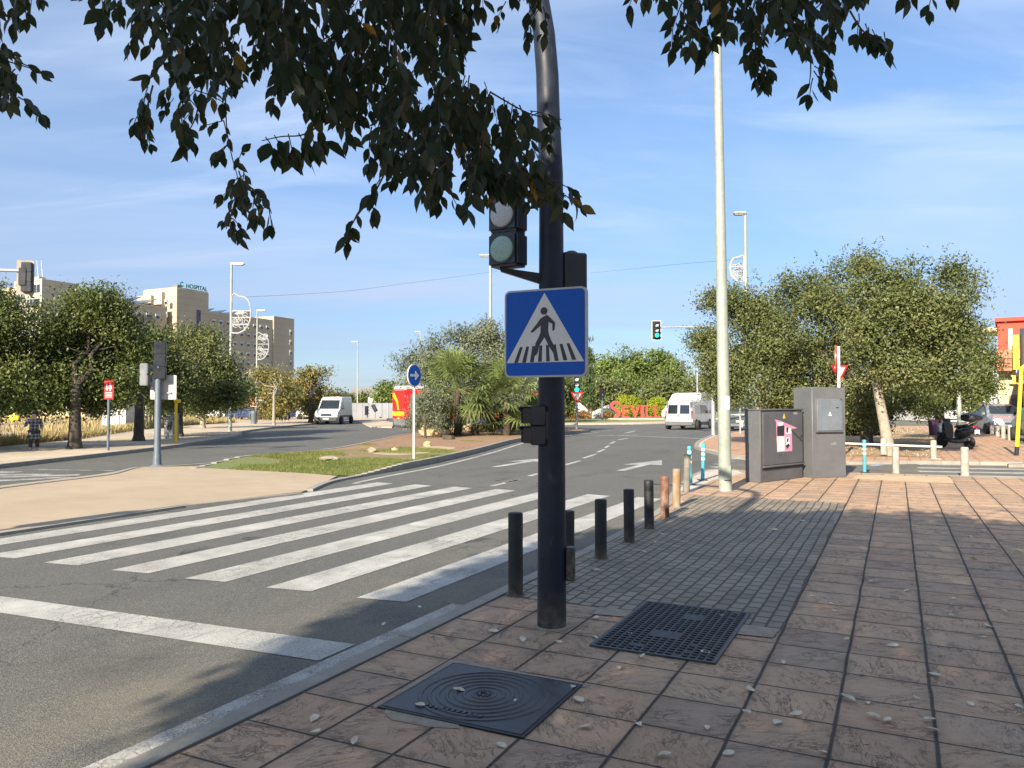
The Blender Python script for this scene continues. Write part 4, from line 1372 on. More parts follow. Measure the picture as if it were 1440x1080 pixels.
def tree(name, label, base, clumps, n, size, lm_, bark, trunk_r, fork, group=None, droop=0.3, tuft=0.28, aspect=0.5, limbs=5, lean=(0, 0), shell=0.35, flare=1.5, limb_seg=7, cat='tree', spikes=0, hollow=0.72):
    t = thing(name, label, cat, base, 0, group)
    mb = MB()
    top = Vector((lean[0], lean[1], fork))
    ps = [Vector((0, 0, -0.05)), Vector((lean[0] * .12, lean[1] * .12, fork * .12)), Vector((lean[0] * .5, lean[1] * .5, fork * .5)), top]
    mb.path(ps, [trunk_r * flare, trunk_r * 1.08, trunk_r * 0.92, trunk_r * 0.8], 12)
    order = sorted(clumps, key=lambda c: -c[3])[:limbs]
    for c in order:
        e = Vector((c[0], c[1], c[2] + c[5] * 0.3))
        pts = limb(mb, top - Vector((0, 0, 0.1)), e, trunk_r * 0.5, trunk_r * 0.1, 0.25, 5, limb_seg)
        for q in range(3):
            s = pts[2 + q % 3]
            ee = s + Vector((random.uniform(-1, 1) * c[3], random.uniform(-1, 1) * c[4], random.uniform(0.1, .9) * c[5]))
            limb(mb, s, ee, trunk_r * 0.17, trunk_r * 0.04, 0.3, 3, 5)
    mb.build('trunk', M[bark], t)
    C, out = clump_points(clumps, n, tuft, shell, hollow=hollow * 0.5 + 0.2 if hollow < 1 else 1)
    C[:, 2] = np.maximum(C[:, 2], 0.35)
    if spikes:
        S_ = []
        for k in range(spikes):
            c = clumps[RNG.integers(0, len(clumps))]
            d = rand_dirs(1)[0]
            d[2] = abs(d[2]) + 0.4
            d /= np.linalg.norm(d)
            o = np.array(c[:3]) + d * np.array(c[3:6]) * 0.9
            L = RNG.uniform(0.3, 0.9)
            tt = RNG.uniform(0, 1, (24, 1))
            S_.append(o + d * tt * L + RNG.normal(0, 0.06, (24, 3)))
        S_ = np.concatenate(S_)
        C = np.concatenate([C, S_])
        out = np.concatenate([out, np.tile([0, 0, 1.0], (len(S_), 1))])
    quads_mesh('crown', leaf_quads(C, size, droop, aspect, out), M[lm_], t)
    return t

GL = 'trees along the far left pavement'
tree('street_tree', 'dense dark tree at the left edge, its crown hanging low over the person', G(-42, 634, ZL),
     px_clumps([(-40, 455, 62), (22, 455, 44), (0, 515, 66), (52, 530, 44), (-70, 530, 60), (62, 562, 22), (14, 568, 26), (70, 500, 30), (-20, 425, 30), (35, 560, 30), (80, 550, 24), (-30, 560, 40), (60, 470, 26)], 27.6, G(-42, 634, ZL)), 48000, 0.12, 'leaf_dark', 'bark_dark', 0.19, 2.2, GL, tuft=0.3)
b = G(105, 631, ZL)
tree('street_tree', 'round dark green tree with a thick flared trunk, left of the red sign', b,
     px_clumps([(125, 442, 36), (98, 472, 34), (160, 470, 40), (128, 505, 50), (180, 515, 32), (90, 530, 42), (150, 540, 34), (112, 430, 22), (190, 490, 18), (112, 552, 30), (178, 548, 26), (140, 565, 16), (80, 560, 20), (150, 430, 24), (108, 545, 34), (130, 540, 30)], 29.1, b), 56000, 0.12, 'leaf_dark', 'bark_dark', 0.2, 2.3, GL, tuft=0.3, flare=1.35)
b = G(195, 620, ZL)
tree('street_tree', 'green tree behind the traffic signal of the refuge, trunk beside the grey box', b,
     px_clumps([(218, 505, 36), (190, 535, 36), (232, 540, 38), (215, 475, 14), (165, 545, 25), (210, 560, 26)], 36, b), 30000, 0.14, 'leaf_dark', 'bark_dark', 0.2, 2.0, GL, tuft=0.34)
b = G(252, 614, ZL)
tree('street_tree', 'green tree with a yellowish top, in front of the hospital tower', b,
     px_clumps([(255, 495, 34), (297, 497, 28), (270, 530, 40), (300, 545, 34), (240, 480, 18), (285, 475, 14), (318, 525, 16), (235, 555, 26), (290, 562, 20), (318, 550, 16)], 41, b), 36000, 0.14, 'leaf_olive', 'bark_dark', 0.17, 2.1, GL, tuft=0.36)
b = G(285, 602, ZL)
tree('street_tree', 'small tree with a slim trunk left of the nearer ornamented lamp post', b,
     px_clumps([(285, 560, 22), (312, 560, 18), (335, 555, 16), (345, 548, 12)], 53, b), 12000, 0.17, 'leaf_dark', 'bark_pale', 0.16, 2.2, GL, tuft=0.38)
b = G(385, 598, ZL)
tree('street_tree', 'yellowish tree with a pale trunk between the ornamented lamp post and the far walkers', b,
     px_clumps([(372, 545, 20), (396, 538, 18), (384, 560, 24), (362, 530, 12), (405, 560, 16), (380, 572, 16), (396, 566, 14)], 66, b), 16000, 0.19, 'leaf_yellow', 'bark_pale', 0.12, 2.4, GL, tuft=0.42)
b = G(437, 594.5, ZL)
tree('street_tree', 'browning tree with bare twigs on top, left of the white panel van', b,
     px_clumps([(428, 538, 18), (446, 545, 18), (418, 556, 16), (440, 566, 20), (456, 558, 12), (436, 528, 10), (458, 528, 8)], 72, b), 17000, 0.2, 'leaf_yellow', 'bark_dark', 0.2, 2.2, GL, tuft=0.42, spikes=10, limbs=7)

# two trees of the same row just outside the left edge; their shade lies on the pavement in view
for x_, y_, lab in ((-22.2, 20.2, 'tree just outside the left edge of the photo, shading the far left pavement'), (-24.5, 14.2, 'next tree outside the left edge, farther from the leftmost visible tree')):
    tree('street_tree', lab, Vector((x_, y_, ZL)), [(-1.2, -0.6, 3.9, 2.2, 2.0, 1.5), (1.2, 0.5, 3.8, 2.2, 2.1, 1.5), (0, 0.3, 5.0, 1.9, 1.9, 1.3), (0.3, -1.6, 3.6, 1.8, 1.6, 1.3), (-0.6, 1.8, 3.6, 1.9, 1.7, 1.3)], 20000, 0.17, 'leaf_dark', 'bark_dark', 0.2, 2.2, GL, tuft=0.3)

# planted median
b = G(690, 606, ZM)
b = Vector((b.x, 45.5, ZM))
tree('olive_tree', 'large silvery grey-green tree behind the palms on the median', b,
     px_clumps([(640, 500, 36), (600, 520, 34), (690, 492, 38), (735, 505, 34), (572, 520, 18), (655, 482, 20), (690, 472, 16), (700, 540, 42), (625, 545, 38), (745, 545, 38), (680, 580, 30), (606, 545, 16), (735, 585, 26)], 45.5, b, 0.8), 60000, 0.19, 'leaf_silver', 'bark_dark', 0.25, 2.0, None, droop=-0.3, aspect=0.28, tuft=0.36, spikes=70)
b = G(598, 616, ZM)
tree('shrub', 'feathery grey-green shrub between the round blue sign and the tall palm', b,
     px_clumps([(594, 575, 16), (604, 562, 15), (586, 590, 12), (608, 592, 14)], 36.5, b), 9000, 0.13, 'leaf_silver', 'bark_dark', 0.06, 0.9, None, aspect=0.25, tuft=0.22, cat='shrub')

def fan_palm(label, base, trunk_h, R_, fronds, seed, group='fan palms on the median'):
    r = random.Random(seed)
    t = thing('fan_palm', label, 'palm', base, 0, group)
    if trunk_h > 0.3:
        mb = MB()
        zs = [trunk_h * i / 8 for i in range(9)]
        mb.path([(0.04 * math.sin(i), 0.03 * math.cos(i * 1.3), z) for i, z in enumerate(zs)], [0.2 + 0.02 * (i % 2) - 0.008 * i for i in range(9)], 12)
        mb.build('trunk', M['bark_palm'], t)
    else:
        MB().lathe([(0.14, -0.05), (0.12, 0.12), (0.05, 0.25)], n=10).build('trunk', M['bark_palm'], t)
    V = []
    st = MB()
    for k in range(fronds):
        az = r.uniform(0, 2 * math.pi)
        el = R(r.uniform(-32, 82)) if trunk_h > 0.3 else R(r.uniform(8, 80))
        L = R_ * r.uniform(0.5, 0.68)
        d = Vector((math.cos(az) * math.cos(el), math.sin(az) * math.cos(el), math.sin(el)))
        o = Vector((0, 0, max(0.1, trunk_h + r.uniform(-0.15, 0.1))))
        h = o + d * L
        h.z -= 0.12 * R_ * (1 - d.z)
        st.path([o, o.lerp(h, 0.5) + Vector((0, 0, 0.06 * R_)), h], [0.014, 0.011, 0.008], 4)
        side = d.cross(Vector((0, 0, 1)))
        if side.length < 1e-3:
            side = Vector((1, 0, 0))
        side.normalize()
        upv = side.cross(d).normalized()
        tw = r.uniform(-0.5, 0.5)
        fl = R_ * r.uniform(0.42, 0.58)
        m = 17
        for q in range(m):
            a = R(-128 + 256 * q / (m - 1)) + r.uniform(-.04, .04)
            dl = (d * math.cos(a) + (side * math.cos(tw) + upv * math.sin(tw)) * math.sin(a)).normalized()
            ln = fl * (1 - 0.25 * abs(a) / 2.2) * r.uniform(0.9, 1.05)
            sd = dl.cross(upv).normalized() * ln * 0.045
            fold = upv * ln * 0.03
            p1 = h + dl * ln * 0.55 + upv * ln * 0.02
            p2 = h + dl * ln - Vector((0, 0, 1)) * ln * r.uniform(0.08, 0.3)
            V.append([h, p1 + sd + fold, p2, p1 - sd + fold])
    st.build('stalks', M['leaf_palm'], t)
    quads_mesh('fronds', np.array([[list(p) for p in f] for f in V]), M['leaf_palm'], t)
    return t
fan_palm('tallest fan palm on the median, with a round head above a dark trunk', G(643, 612, ZM), 2.3, 2.3, 62, 1)
b = G(712, 612, ZM)
fan_palm('wide fan palm right behind the low black repeater, left of the navy pole', b, 1.9, 2.3, 58, 2)
fan_palm('low bushy palm with no trunk left of the tall palm trunk', G(612, 611, ZM), 0.15, 1.6, 30, 3)
fan_palm('small palm between the two tall palms', G(668, 612, ZM), 0.5, 1.6, 30, 4)
fan_palm('low palm spreading on the ground at the right end of the rocks', G(716, 611, ZM), 0.1, 1.5, 38, 5)
fan_palm('small palm partly hidden behind the navy pole', G(750, 608, ZM), 0.9, 1.4, 34, 6)

# trees of the right-hand corner
GR = 'trees on the corner across the side street'
b = P(1074, 628, 30.5)
b.z = ZF
tree('street_tree', 'yellow-green tree right behind the pale green lamp post', b,
     px_clumps([(1035, 432, 33), (1003, 470, 24), (1062, 470, 40), (1022, 515, 30), (1076, 530, 40), (1040, 552, 22), (1090, 432, 36), (1000, 425, 12), (985, 480, 13), (1010, 545, 14), (995, 510, 13)], 30, b), 42000, 0.105, 'leaf_olive', 'bark_pale', 0.13, 2.1, GR, tuft=0.26, spikes=34)
b = P(1217, 628, 29)
b.z = ZF
tree('street_tree', 'tall dense tree behind the two grey cabinets', b,
     px_clumps([(1132, 422, 42), (1180, 402, 36), (1112, 482, 44), (1170, 482, 50), (1130, 540, 40), (1190, 548, 42), (1217, 378, 12), (1160, 575, 28), (1205, 440, 30), (1222, 575, 26), (1100, 560, 20)], 29, b), 54000, 0.105, 'leaf_olive', 'bark_dark', 0.17, 1.9, GR, tuft=0.26, spikes=40)
b = G(1252, 641, ZF)
tree('street_tree', 'broad tree with a whitish leaning trunk behind the low rail', b,
     px_clumps([(1240, 412, 38), (1290, 404, 36), (1328, 420, 38), (1250, 470, 50), (1308, 480, 50), (1274, 518, 38), (1334, 520, 34), (1360, 470, 22), (1368, 398, 10), (1215, 450, 26), (1218, 372, 10), (1340, 385, 12)], b.y - 0.1, b), 60000, 0.1, 'leaf_olive', 'bark_pale', 0.165, 2.35, GR, tuft=0.24, lean=(-0.28, 0.3), spikes=44, flare=1.25)
b = P(1322, 606, 37)
b.z = ZF
tree('street_tree', 'dark twin-trunked tree behind the scooter', b,
     px_clumps([(1345, 500, 36), (1378, 505, 24), (1350, 545, 34), (1383, 540, 18), (1318, 555, 30), (1290, 560, 24), (1392, 480, 10)], 36.5, b), 28000, 0.12, 'leaf_dark', 'bark_dark', 0.22, 1.9, GR, tuft=0.3)
b = P(1222, 616, 31.5)
b.z = ZF
tree('street_tree', 'dark bushy tree standing in the shade between the tall cabinet and the whitish trunk', b,
     px_clumps([(1215, 572, 26), (1238, 560, 24), (1224, 600, 20), (1202, 592, 20), (1268, 562, 24), (1300, 568, 20), (1180, 570, 26)], 32, b), 22000, 0.11, 'leaf_dark', 'bark_dark', 0.15, 1.2, GR, tuft=0.26)
b = P(1110, 596, 33)
b.z = ZF
tree('shrub', 'light green shrub showing above the low cabinet', b, px_clumps([(1098, 572, 13), (1116, 566, 12), (1132, 574, 12)], 33, b), 5000, 0.12, 'leaf_bright', 'bark_dark', 0.05, 0.5, None, tuft=0.2, cat='shrub')

# trees round the roundabout
def far_tree(label, lst, Y, lm_, n, size, base_px, group=None, bark='bark_dark', fork=2.0, **k):
    b = P(base_px, 580, Y)
    b.z = 0.05
    return tree(k.pop('name', 'tree'), label, b, px_clumps(lst, Y, b, 1.0, 1.5), n, size, lm_, bark, k.pop('tr', 0.3), fork, group, tuft=k.pop('tuft', 0.5), limbs=4, **k)
GF = 'trees beyond the roundabout'
far_tree('flat-topped bright green tree behind the red letters, left of the hanging green light', [(850, 520, 22), (880, 508, 20), (828, 532, 18), (866, 530, 24), (900, 520, 18)], 125, 'leaf_bright', 9000, 0.5, 862, GF, tuft=0.7)
far_tree('flat-topped bright green tree right behind the hanging green light', [(925, 514, 20), (945, 525, 16), (915, 530, 20), (935, 538, 16), (955, 535, 10)], 128, 'leaf_bright', 8000, 0.5, 930, GF, tuft=0.7)
far_tree('brownish olive tree behind the left round bush', [(850, 552, 22), (835, 562, 16), (872, 556, 22), (858, 570, 18), (838, 540, 14)], 104, 'leaf_olive', 9000, 0.36, 852, GF)
far_tree('yellow-green tree behind the middle of the red letters', [(880, 540, 18), (898, 553, 20), (880, 560, 20), (905, 565, 14)], 108, 'leaf_bright', 7000, 0.38, 888, GF)
far_tree('wide olive tree over the white box lorry', [(930, 550, 22), (956, 546, 22), (945, 562, 22), (912, 560, 16), (975, 556, 16)], 100, 'leaf_olive', 10000, 0.36, 945, GF)
far_tree('olive tree between the hanging light and the pale green lamp post', [(985, 545, 20), (1000, 540, 18), (992, 562, 18), (1015, 552, 20), (1040, 556, 18)], 84, 'leaf_olive', 9000, 0.32, 1000, GF)
far_tree('green tree left of the red and yellow bus', [(545, 552, 14), (562, 548, 14), (535, 560, 10), (555, 562, 14)], 108, 'leaf_bright', 6000, 0.4, 550, GF)
far_tree('low green trees above the hoarding beside the white panel van', [(478, 560, 9), (490, 564, 8), (510, 562, 9), (465, 563, 8)], 120, 'leaf_dark', 4000, 0.45, 485, GF)
far_tree('dark bushy tree at the foot of the median, behind the navy pole', [(770, 540, 26), (755, 560, 22), (790, 560, 20), (775, 575, 20)], 72, 'leaf_dark', 9000, 0.3, 775, GF)
for lab, px, py, rx, hz, Y in (('dark cypress left of the yield sign', 800, 553, 6.5, 24, 84), ('tall cypress right of the yield sign', 828, 530, 7.5, 46, 86)):
    b = P(px, 576, Y)
    b.z = 0.05
    k = Y / F
    cl = [(0, 0, P(px, py + hz * f_, Y).z - b.z, rx * k * s_, rx * k * s_, hz * k * 0.4) for f_, s_ in ((0.6, 1), (0.2, 0.95), (-0.25, 0.75), (-0.6, 0.45), (-0.85, 0.25))]
    tree('cypress', lab, b, cl, 6000, 0.26, 'leaf_cypress', 'bark_dark', 0.12, 0.8, None, droop=-1.2, aspect=0.4, tuft=0.22, limbs=2, shell=0.2)
for lab, px, py, rx, rz_, Y in (('large round yellow-green clipped bush behind the first red letters', 883, 573, 21, 17, 92), ('smaller round yellow-green clipped bush left of the white minibus', 926, 574, 16, 15, 94), ('round yellow-green clipped bush behind the dark grey car', 1042, 568, 18, 13, 84)):
    b = P(px, 586, Y)
    b.z = 0.05
    c = P(px, py, Y) - b
    tree('clipped_bush', lab, b, [(c.x, c.y, c.z, rx * Y / F, rx * Y / F, rz_ * Y / F)], 12000, 0.17, 'leaf_hedge', 'bark_dark', 0.1, 0.4, 'clipped bushes on the roundabout', tuft=0.1, limbs=1, shell=0.06, hollow=1.0, cat='bush')
for lab, px, py, r_, Y in (('rose bush left of the yield sign pole', 802, 585, 9, 72), ('rose bush right of the yield sign pole', 823, 585, 8, 73), ('rose bush beside the signal pole left of the red letters', 852, 584, 7, 78)):
    b = P(px, 594, Y)
    b.z = 0.05
    c = P(px, py, Y) - b
    tree('rose_bush', lab, b, [(c.x, c.y, c.z, r_ * Y / F * 1.3, r_ * Y / F, r_ * Y / F * .8)], 1500, 0.2, 'leaf_rose', 'bark_dark', 0.04, 0.2, 'rose bushes on the roundabout', tuft=0.2, limbs=1, cat='bush')
# greenery behind the field on the left
for i, (px, py, r_, Y, lm_, lab) in enumerate(((20, 568, 16, 95, 'leaf_olive', 'scrubby tree behind the field at the left edge'), (66, 566, 14, 100, 'leaf_bright', 'scrubby light green tree behind the field, between person and thick trunk'), (128, 566, 16, 92, 'leaf_olive', 'scrubby tree behind the small white board'), (180, 566, 16, 105, 'leaf_olive', 'scrubby tree behind the red sign and pale fence'), (232, 568, 15, 110, 'leaf_dark', 'scrubby tree behind the grey street box'), (280, 568, 15, 118, 'leaf_olive', 'scrubby tree behind the slim trunked tree'), (338, 566, 16, 120, 'leaf_dark', 'scrubby tree behind the nearer ornamented lamp post'), (400, 566, 15, 120, 'leaf_dark', 'scrubby tree behind the far walkers'))):
    far_tree(lab, [(px, py, r_), (px - r_ * .8, py + 5, r_ * .7), (px + r_ * .8, py + 4, r_ * .75)], Y, lm_, 4000, 0.42, px, 'scrubby trees behind the field', fork=1.0, tr=0.2)
# belt of trees closing the view far behind everything
V_ = []
for Y, x0, x1 in ((175, -240, 240),):
    n = 60
    cl = []
    for i in range(n):
        x = x0 + (x1 - x0) * (i + random.random()) / n
        h = random.uniform(2.4, 4.2)
        cl.append((x, Y + random.uniform(-6, 6), h * 0.55, random.uniform(4, 7), 4, h * 0.6))
    C, out = clump_points(cl, 42000, 0.7, 0.3)
    C[:, 2] = np.maximum(C[:, 2], 0.0)
    struct(quads_mesh('tree_belt', leaf_quads(C, 0.9, 0.1, 0.6, out), M['leaf_dark']), 'stuff')

# ------------------------------------------------------------------ grass
def inside(poly, x, y):
    c = False
    n = len(poly)
    for i in range(n):
        a, b = poly[i], poly[(i + 1) % n]
        if (a.y > y) != (b.y > y) and x < (b.x - a.x) * (y - a.y) / (b.y - a.y) + a.x:
            c = not c
    return c
def blades(name, poly, n, h, m, z, keep):
    xs = [p.x for p in poly]
    ys = [p.y for p in poly]
    pts = []
    tries = 0
    while len(pts) < n and tries < n * 30:
        tries += 1
        x, y = random.uniform(min(xs), max(xs)), random.uniform(min(ys), max(ys))
        if inside(poly, x, y) and keep(x, y):
            pts.append((x, y, z(x, y) if callable(z) else z))
    C = np.array(pts)
    n = len(C)
    a = RNG.uniform(0, 6.28, n)
    wd = np.stack([np.cos(a), np.sin(a), 0 * a], 1) * (h * 0.09)
    H = h * RNG.uniform(0.5, 1.3, (n, 1))
    ln = RNG.normal(0, 0.35, (n, 3)) * H
    ln[:, 2] = H[:, 0]
    V = np.stack([C - wd, C + wd, C + ln * 0.6 + wd * 0.7, C + ln], 1)
    return struct(quads_mesh(name, V, m), 'stuff')
def lawn_keep(x, y):
    q = math.sin(x * 1.3 + y * 0.7) + math.sin(x * 0.6 - y * 1.1 + 1) + math.sin(x * 2.9 + y * 2.3) * 0.6
    return to_uv(Vector((x, y, 0))).y > 14.4 and q > (y - 18.5) * 0.27 - 1.5 + random.uniform(-0.4, 0.4)
blades('grass', lawn_poly, 34000, 0.05, M['blade'], lambda x, y: zl(x * UX + y * UY), lawn_keep)
fp = [G(-330, 657, ZL), G(0, 628, ZL), G(100, 618, ZL), G(192, 604.5, ZL), G(260, 598.5, ZL), G(330, 594.5, ZL), Vector((-40, 120, 0)), Vector((-120, 100, 0)), Vector((-60, 22, 0))]
def field_keep(x, y):
    q = math.sin(x * 0.35 + y * 0.2) + math.sin(x * 0.16 - y * 0.31 + 2)
    return q > -0.5 + random.uniform(-0.5, 0.5)
blades('dry_grass', fp, 42000, 0.4, M['straw'], ZL, field_keep)
# taller weeds along the edge of the path
ed = []
for i in range(len(fp[:6]) - 1):
    ed.append((fp[i], fp[i + 1]))
pts = []
for k in range(9000):
    a, b = random.choice(ed)
    p = a.lerp(b, random.random())
    pts.append((p.x - abs(random.gauss(0, 0.5)), p.y + abs(random.gauss(0.15, 0.4)), ZL))
C = np.array(pts)
n = len(C)
a = RNG.uniform(0, 6.28, n)
wd = np.stack([np.cos(a), np.sin(a), 0 * a], 1) * 0.02
H = RNG.uniform(0.15, 0.55, (n, 1))
ln = RNG.normal(0, 0.3, (n, 3)) * H
ln[:, 2] = H[:, 0]
struct(quads_mesh('weeds', np.stack([C - wd, C + wd, C + ln * 0.6 + wd * 0.7, C + ln], 1), M['straw']), 'stuff')
# leaf litter in the planting bed
bed = [G(1120, 642, ZF), G(1300, 642.5, ZF), G(1330, 634, ZF), G(1318, 615, ZF), G(1290, 602, ZF), G(1150, 602, ZF)]
blades('leaf_litter', bed, 3500, 0.06, M['litter'], ZF + 0.006, lambda x, y: True)
# ------------------------------------------------------------------ the trees we stand under
def leaf_blades(name, items, m, parent):
    """items: (pos, axis, normal, length). Pointed oval leaves of eight faces each"""
    rows = [(0.0, 0.03, 0), (0.2, 0.3, 0.01), (0.45, 0.42, 0.0), (0.7, 0.29, -0.03), (0.88, 0.1, -0.07), (1.0, 0.004, -0.1)]
    tmpl = []
    for t, w_, zc in rows:
        for s in (-1, 0, 1):
            tmpl.append((s * w_ * 0.56, t, zc + (0.06 * abs(s) * w_ / 0.42)))
    tmpl = np.array(tmpl)
    fs = []
    for i in range(len(rows) - 1):
        for k in range(2):
            fs.append((i * 3 + k, i * 3 + k + 1, (i + 1) * 3 + k + 1, (i + 1) * 3 + k))
    fs = np.array(fs)
    pos = np.array([list(i[0]) for i in items])
    ax = np.array([list(i[1]) for i in items])
    nr = np.array([list(i[2]) for i in items])
    L = np.array([i[3] for i in items])[:, None]
    ax /= np.linalg.norm(ax, axis=1, keepdims=True)
    sd = np.cross(ax, nr)
    sd /= np.maximum(np.linalg.norm(sd, axis=1, keepdims=True), 1e-6)
    nn = np.cross(sd, ax)
    bend = RNG.uniform(-1.0, 2.2, (len(items), 1))
    wid = RNG.uniform(0.85, 1.2, (len(items), 1))
    Vv = (pos[:, None, :] + L[:, None] * (tmpl[None, :, 0:1] * sd[:, None, :] * wid[:, None] + tmpl[None, :, 1:2] * ax[:, None, :] + (tmpl[None, :, 2:3] * bend[:, None]) * nn[:, None, :]))
    n, k = len(items), len(tmpl)
    Fv = (fs[None] + (np.arange(n) * k)[:, None, None]).reshape(-1)
    me = bpy.data.meshes.new(name)
    me.vertices.add(n * k)
    me.vertices.foreach_set('co', Vv.reshape(-1).astype(np.float32))
    me.loops.add(len(Fv))
    me.loops.foreach_set('vertex_index', Fv.astype(np.int32))
    nf = n * len(fs)
    me.polygons.add(nf)
    me.polygons.foreach_set('loop_start', np.arange(0, nf * 4, 4, dtype=np.int32))
    me.polygons.foreach_set('use_smooth', np.ones(nf, dtype=bool))
    me.materials.append(m)
    me.update(calc_edges=True)
    return link(name, me, parent)

class Q2:
    def __init__(s, x, y):
        s.x, s.y = x, y
items, twigs = [], MB()
def spray(px, py, Y, L, ang, fan=1.0, lsize=0.058, step=0.021):
    """a hanging twig with alternate leaves; ang from straight down, in the picture's left-right sense"""
    o = P(px, py, Y)
    d = Vector((math.sin(ang), random.uniform(-0.35, 0.35), -math.cos(ang))).normalized()
    n = max(3, int(L / step))
    p = o.copy()
    pts = [p.copy()]
    sgn = random.choice((-1, 1))
    for i in range(n):
        d = (d + Vector((random.gauss(0, .12), random.gauss(0, .12), -0.09))).normalized()
        p = p + d * step
        pts.append(p.copy())
        sgn = -sgn
        side = d.cross(Vector((0, 1, 0)) if abs(d.y) < .9 else Vector((1, 0, 0))).normalized()
        ax = d * 0.5 + side * sgn * random.uniform(0.15, 0.85) * fan + Vector((random.gauss(0, .2), random.gauss(0, .35), -random.uniform(0.5, 1.2)))
        nr = Vector((random.gauss(0, .5), -1.0 + random.gauss(0, .5), random.gauss(0.2, .6)))
        items.append((p + side * sgn * 0.004, ax, nr, lsize * random.uniform(0.6, 1.25)))
    ax = d + Vector((0, 0, -0.6))
    items.append((p, ax, Vector((random.gauss(0, .4), -1, random.gauss(0, .4))), lsize * random.uniform(0.7, 1.1)))
    twigs.path(pts, [0.0022 - 0.0012 * i / len(pts) for i in range(len(pts))], 4, caps=False)
    return o
masses = [
    ([(205, -90), (218, 20), (240, 55), (275, 75), (330, 60), (395, 92), (430, 118), (470, 125), (520, 160), (560, 180), (600, 200), (645, 212), (700, 210), (735, 185), (755, 172), (740, 150), (700, 128), (660, 100), (632, 72), (640, 38), (670, 5), (690, -90)], 290, (0.08, 0.2), 45),
    ([(190, -330), (225, -90), (690, -90), (720, -330)], 620, (0.08, 0.2), 55),
    ([(-120, -300), (-60, -60), (200, -60), (190, -300)], 900, (0.08, 0.18), 55),
    ([(860, -330), (885, -90), (1240, -90), (1360, -60), (1400, -330)], 800, (0.08, 0.2), 55),
    ([(500, 150), (560, 165), (640, 200), (735, 200), (730, 235), (690, 235), (640, 245), (590, 240), (540, 220), (505, 190)], 520, (0.08, 0.14), 45),
    ([(205, 108), (250, 92), (285, 100), (284, 150), (236, 175), (200, 155)], 420, (0.06, 0.13), 60),
    ([(322, 232), (352, 236), (378, 262), (350, 285), (318, 276)], 700, (0.05, 0.12), 60),
    ([(-60, 40), (0, 62), (30, 100), (26, 140), (-60, 155)], 200, (0.06, 0.13), 50),
    ([(-60, -60), (56, -60), (54, -6), (18, 26), (-60, 30)], 360, (0.05, 0.11), 50),
    ([(90, -50), (215, -50), (218, 14), (130, 4), (96, -14)], 380, (0.05, 0.11), 50),
    ([(690, -60), (768, -60), (765, 10), (738, 40), (705, 20)], 480, (0.06, 0.12), 45),
    ([(712, 140), (757, 146), (784, 168), (764, 196), (724, 196)], 420, (0.06, 0.11), 50),
    ([(735, 222), (772, 234), (784, 258), (768, 276), (740, 250)], 300, (0.05, 0.08), 45),
    ([(885, -90), (900, -30), (945, -8), (958, 34), (985, 44), (1012, 18), (1078, 42), (1100, 28), (1140, 38), (1192, 14), (1212, -30), (1240, -90)], 280, (0.07, 0.15), 50),
    ([(1288, -60), (1350, -60), (1346, -18), (1300, -14)], 600, (0.05, 0.09), 40),
]
for poly, area, (l0, l1), sp_ in masses:
    pl = [Q2(*p) for p in poly]
    xs, ys = [p[0] for p in poly], [p[1] for p in poly]
    A = abs(sum(poly[i][0] * poly[(i + 1) % len(poly)][1] - poly[(i + 1) % len(poly)][0] * poly[i][1] for i in range(len(poly)))) / 2
    k = 0
    while k < A / area:
        x, y = random.uniform(min(xs), max(xs)), random.uniform(min(ys), max(ys))
        if inside(pl, x, y):
            spray(x, y, random.uniform(2.15, 3.3), random.uniform(l0, l1), R(random.gauss(0, sp_ * 0.6)))
            k += 1
def strand(pts, Y, k, L, spread, lsize=0.068):
    """a long hanging shoot with short side sprays"""
    w3 = [P(x, y, Y) for x, y in pts]
    s = smooth_line(w3, 5)
    twigs.path(s, [0.0034 - 0.002 * i / len(s) for i in range(len(s))], 5, caps=False)
    for i in range(k):
        q = s[int((0.12 + 0.88 * (i + random.random()) / k) * (len(s) - 1))]
        px = 720 + F * q.x / q.y
        py = 570 - F * (q.z - EYE) / q.y
        spray(px, py, Y, random.uniform(*L), R(random.gauss(0, spread)), 1.0, lsize)
strand([(308, 10), (316, 100), (320, 190), (338, 262)], 2.6, 12, (0.03, 0.07), 60, 0.045)
strand([(338, 255), (326, 300), (318, 322)], 2.6, 5, (0.03, 0.05), 40, 0.048)
strand([(345, 258), (372, 280), (382, 300)], 2.6, 5, (0.03, 0.05), 40, 0.052)
strand([(470, 160), (430, 188), (395, 192), (368, 198)], 2.5, 6, (0.02, 0.04), 25, 0.075)
strand([(550, 225), (525, 275), (505, 300), (494, 318)], 2.4, 4, (0.02, 0.04), 40, 0.062)
strand([(-20, 75), (10, 86), (50, 98)], 2.4, 4, (0.02, 0.04), 40, 0.06)
strand([(1135, 30), (1140, 90), (1138, 118)], 2.5, 6, (0.02, 0.05), 55, 0.06)
strand([(1195, 15), (1215, 45), (1240, 52)], 2.5, 5, (0.02, 0.04), 55, 0.06)
strand([(1062, 50), (1064, 90), (1070, 100)], 2.5, 4, (0.02, 0.05), 45, 0.06)
strand([(655, 205), (690, 235), (722, 250)], 2.5, 13, (0.03, 0.06), 40, 0.058)
strand([(720, 200), (755, 235), (785, 262), (795, 278)], 2.5, 7, (0.03, 0.06), 40, 0.058)
strand([(560, 215), (610, 245), (632, 268)], 2.5, 5, (0.03, 0.06), 40, 0.058)
strand([(690, 130), (745, 160), (790, 168)], 2.6, 4, (0.03, 0.05), 40, 0.066)
strand([(672, 215), (705, 240), (735, 240)], 2.7, 10, (0.03, 0.06), 45, 0.06)
strand([(285, 120), (275, 165), (262, 190)], 2.6, 4, (0.03, 0.05), 40, 0.055)
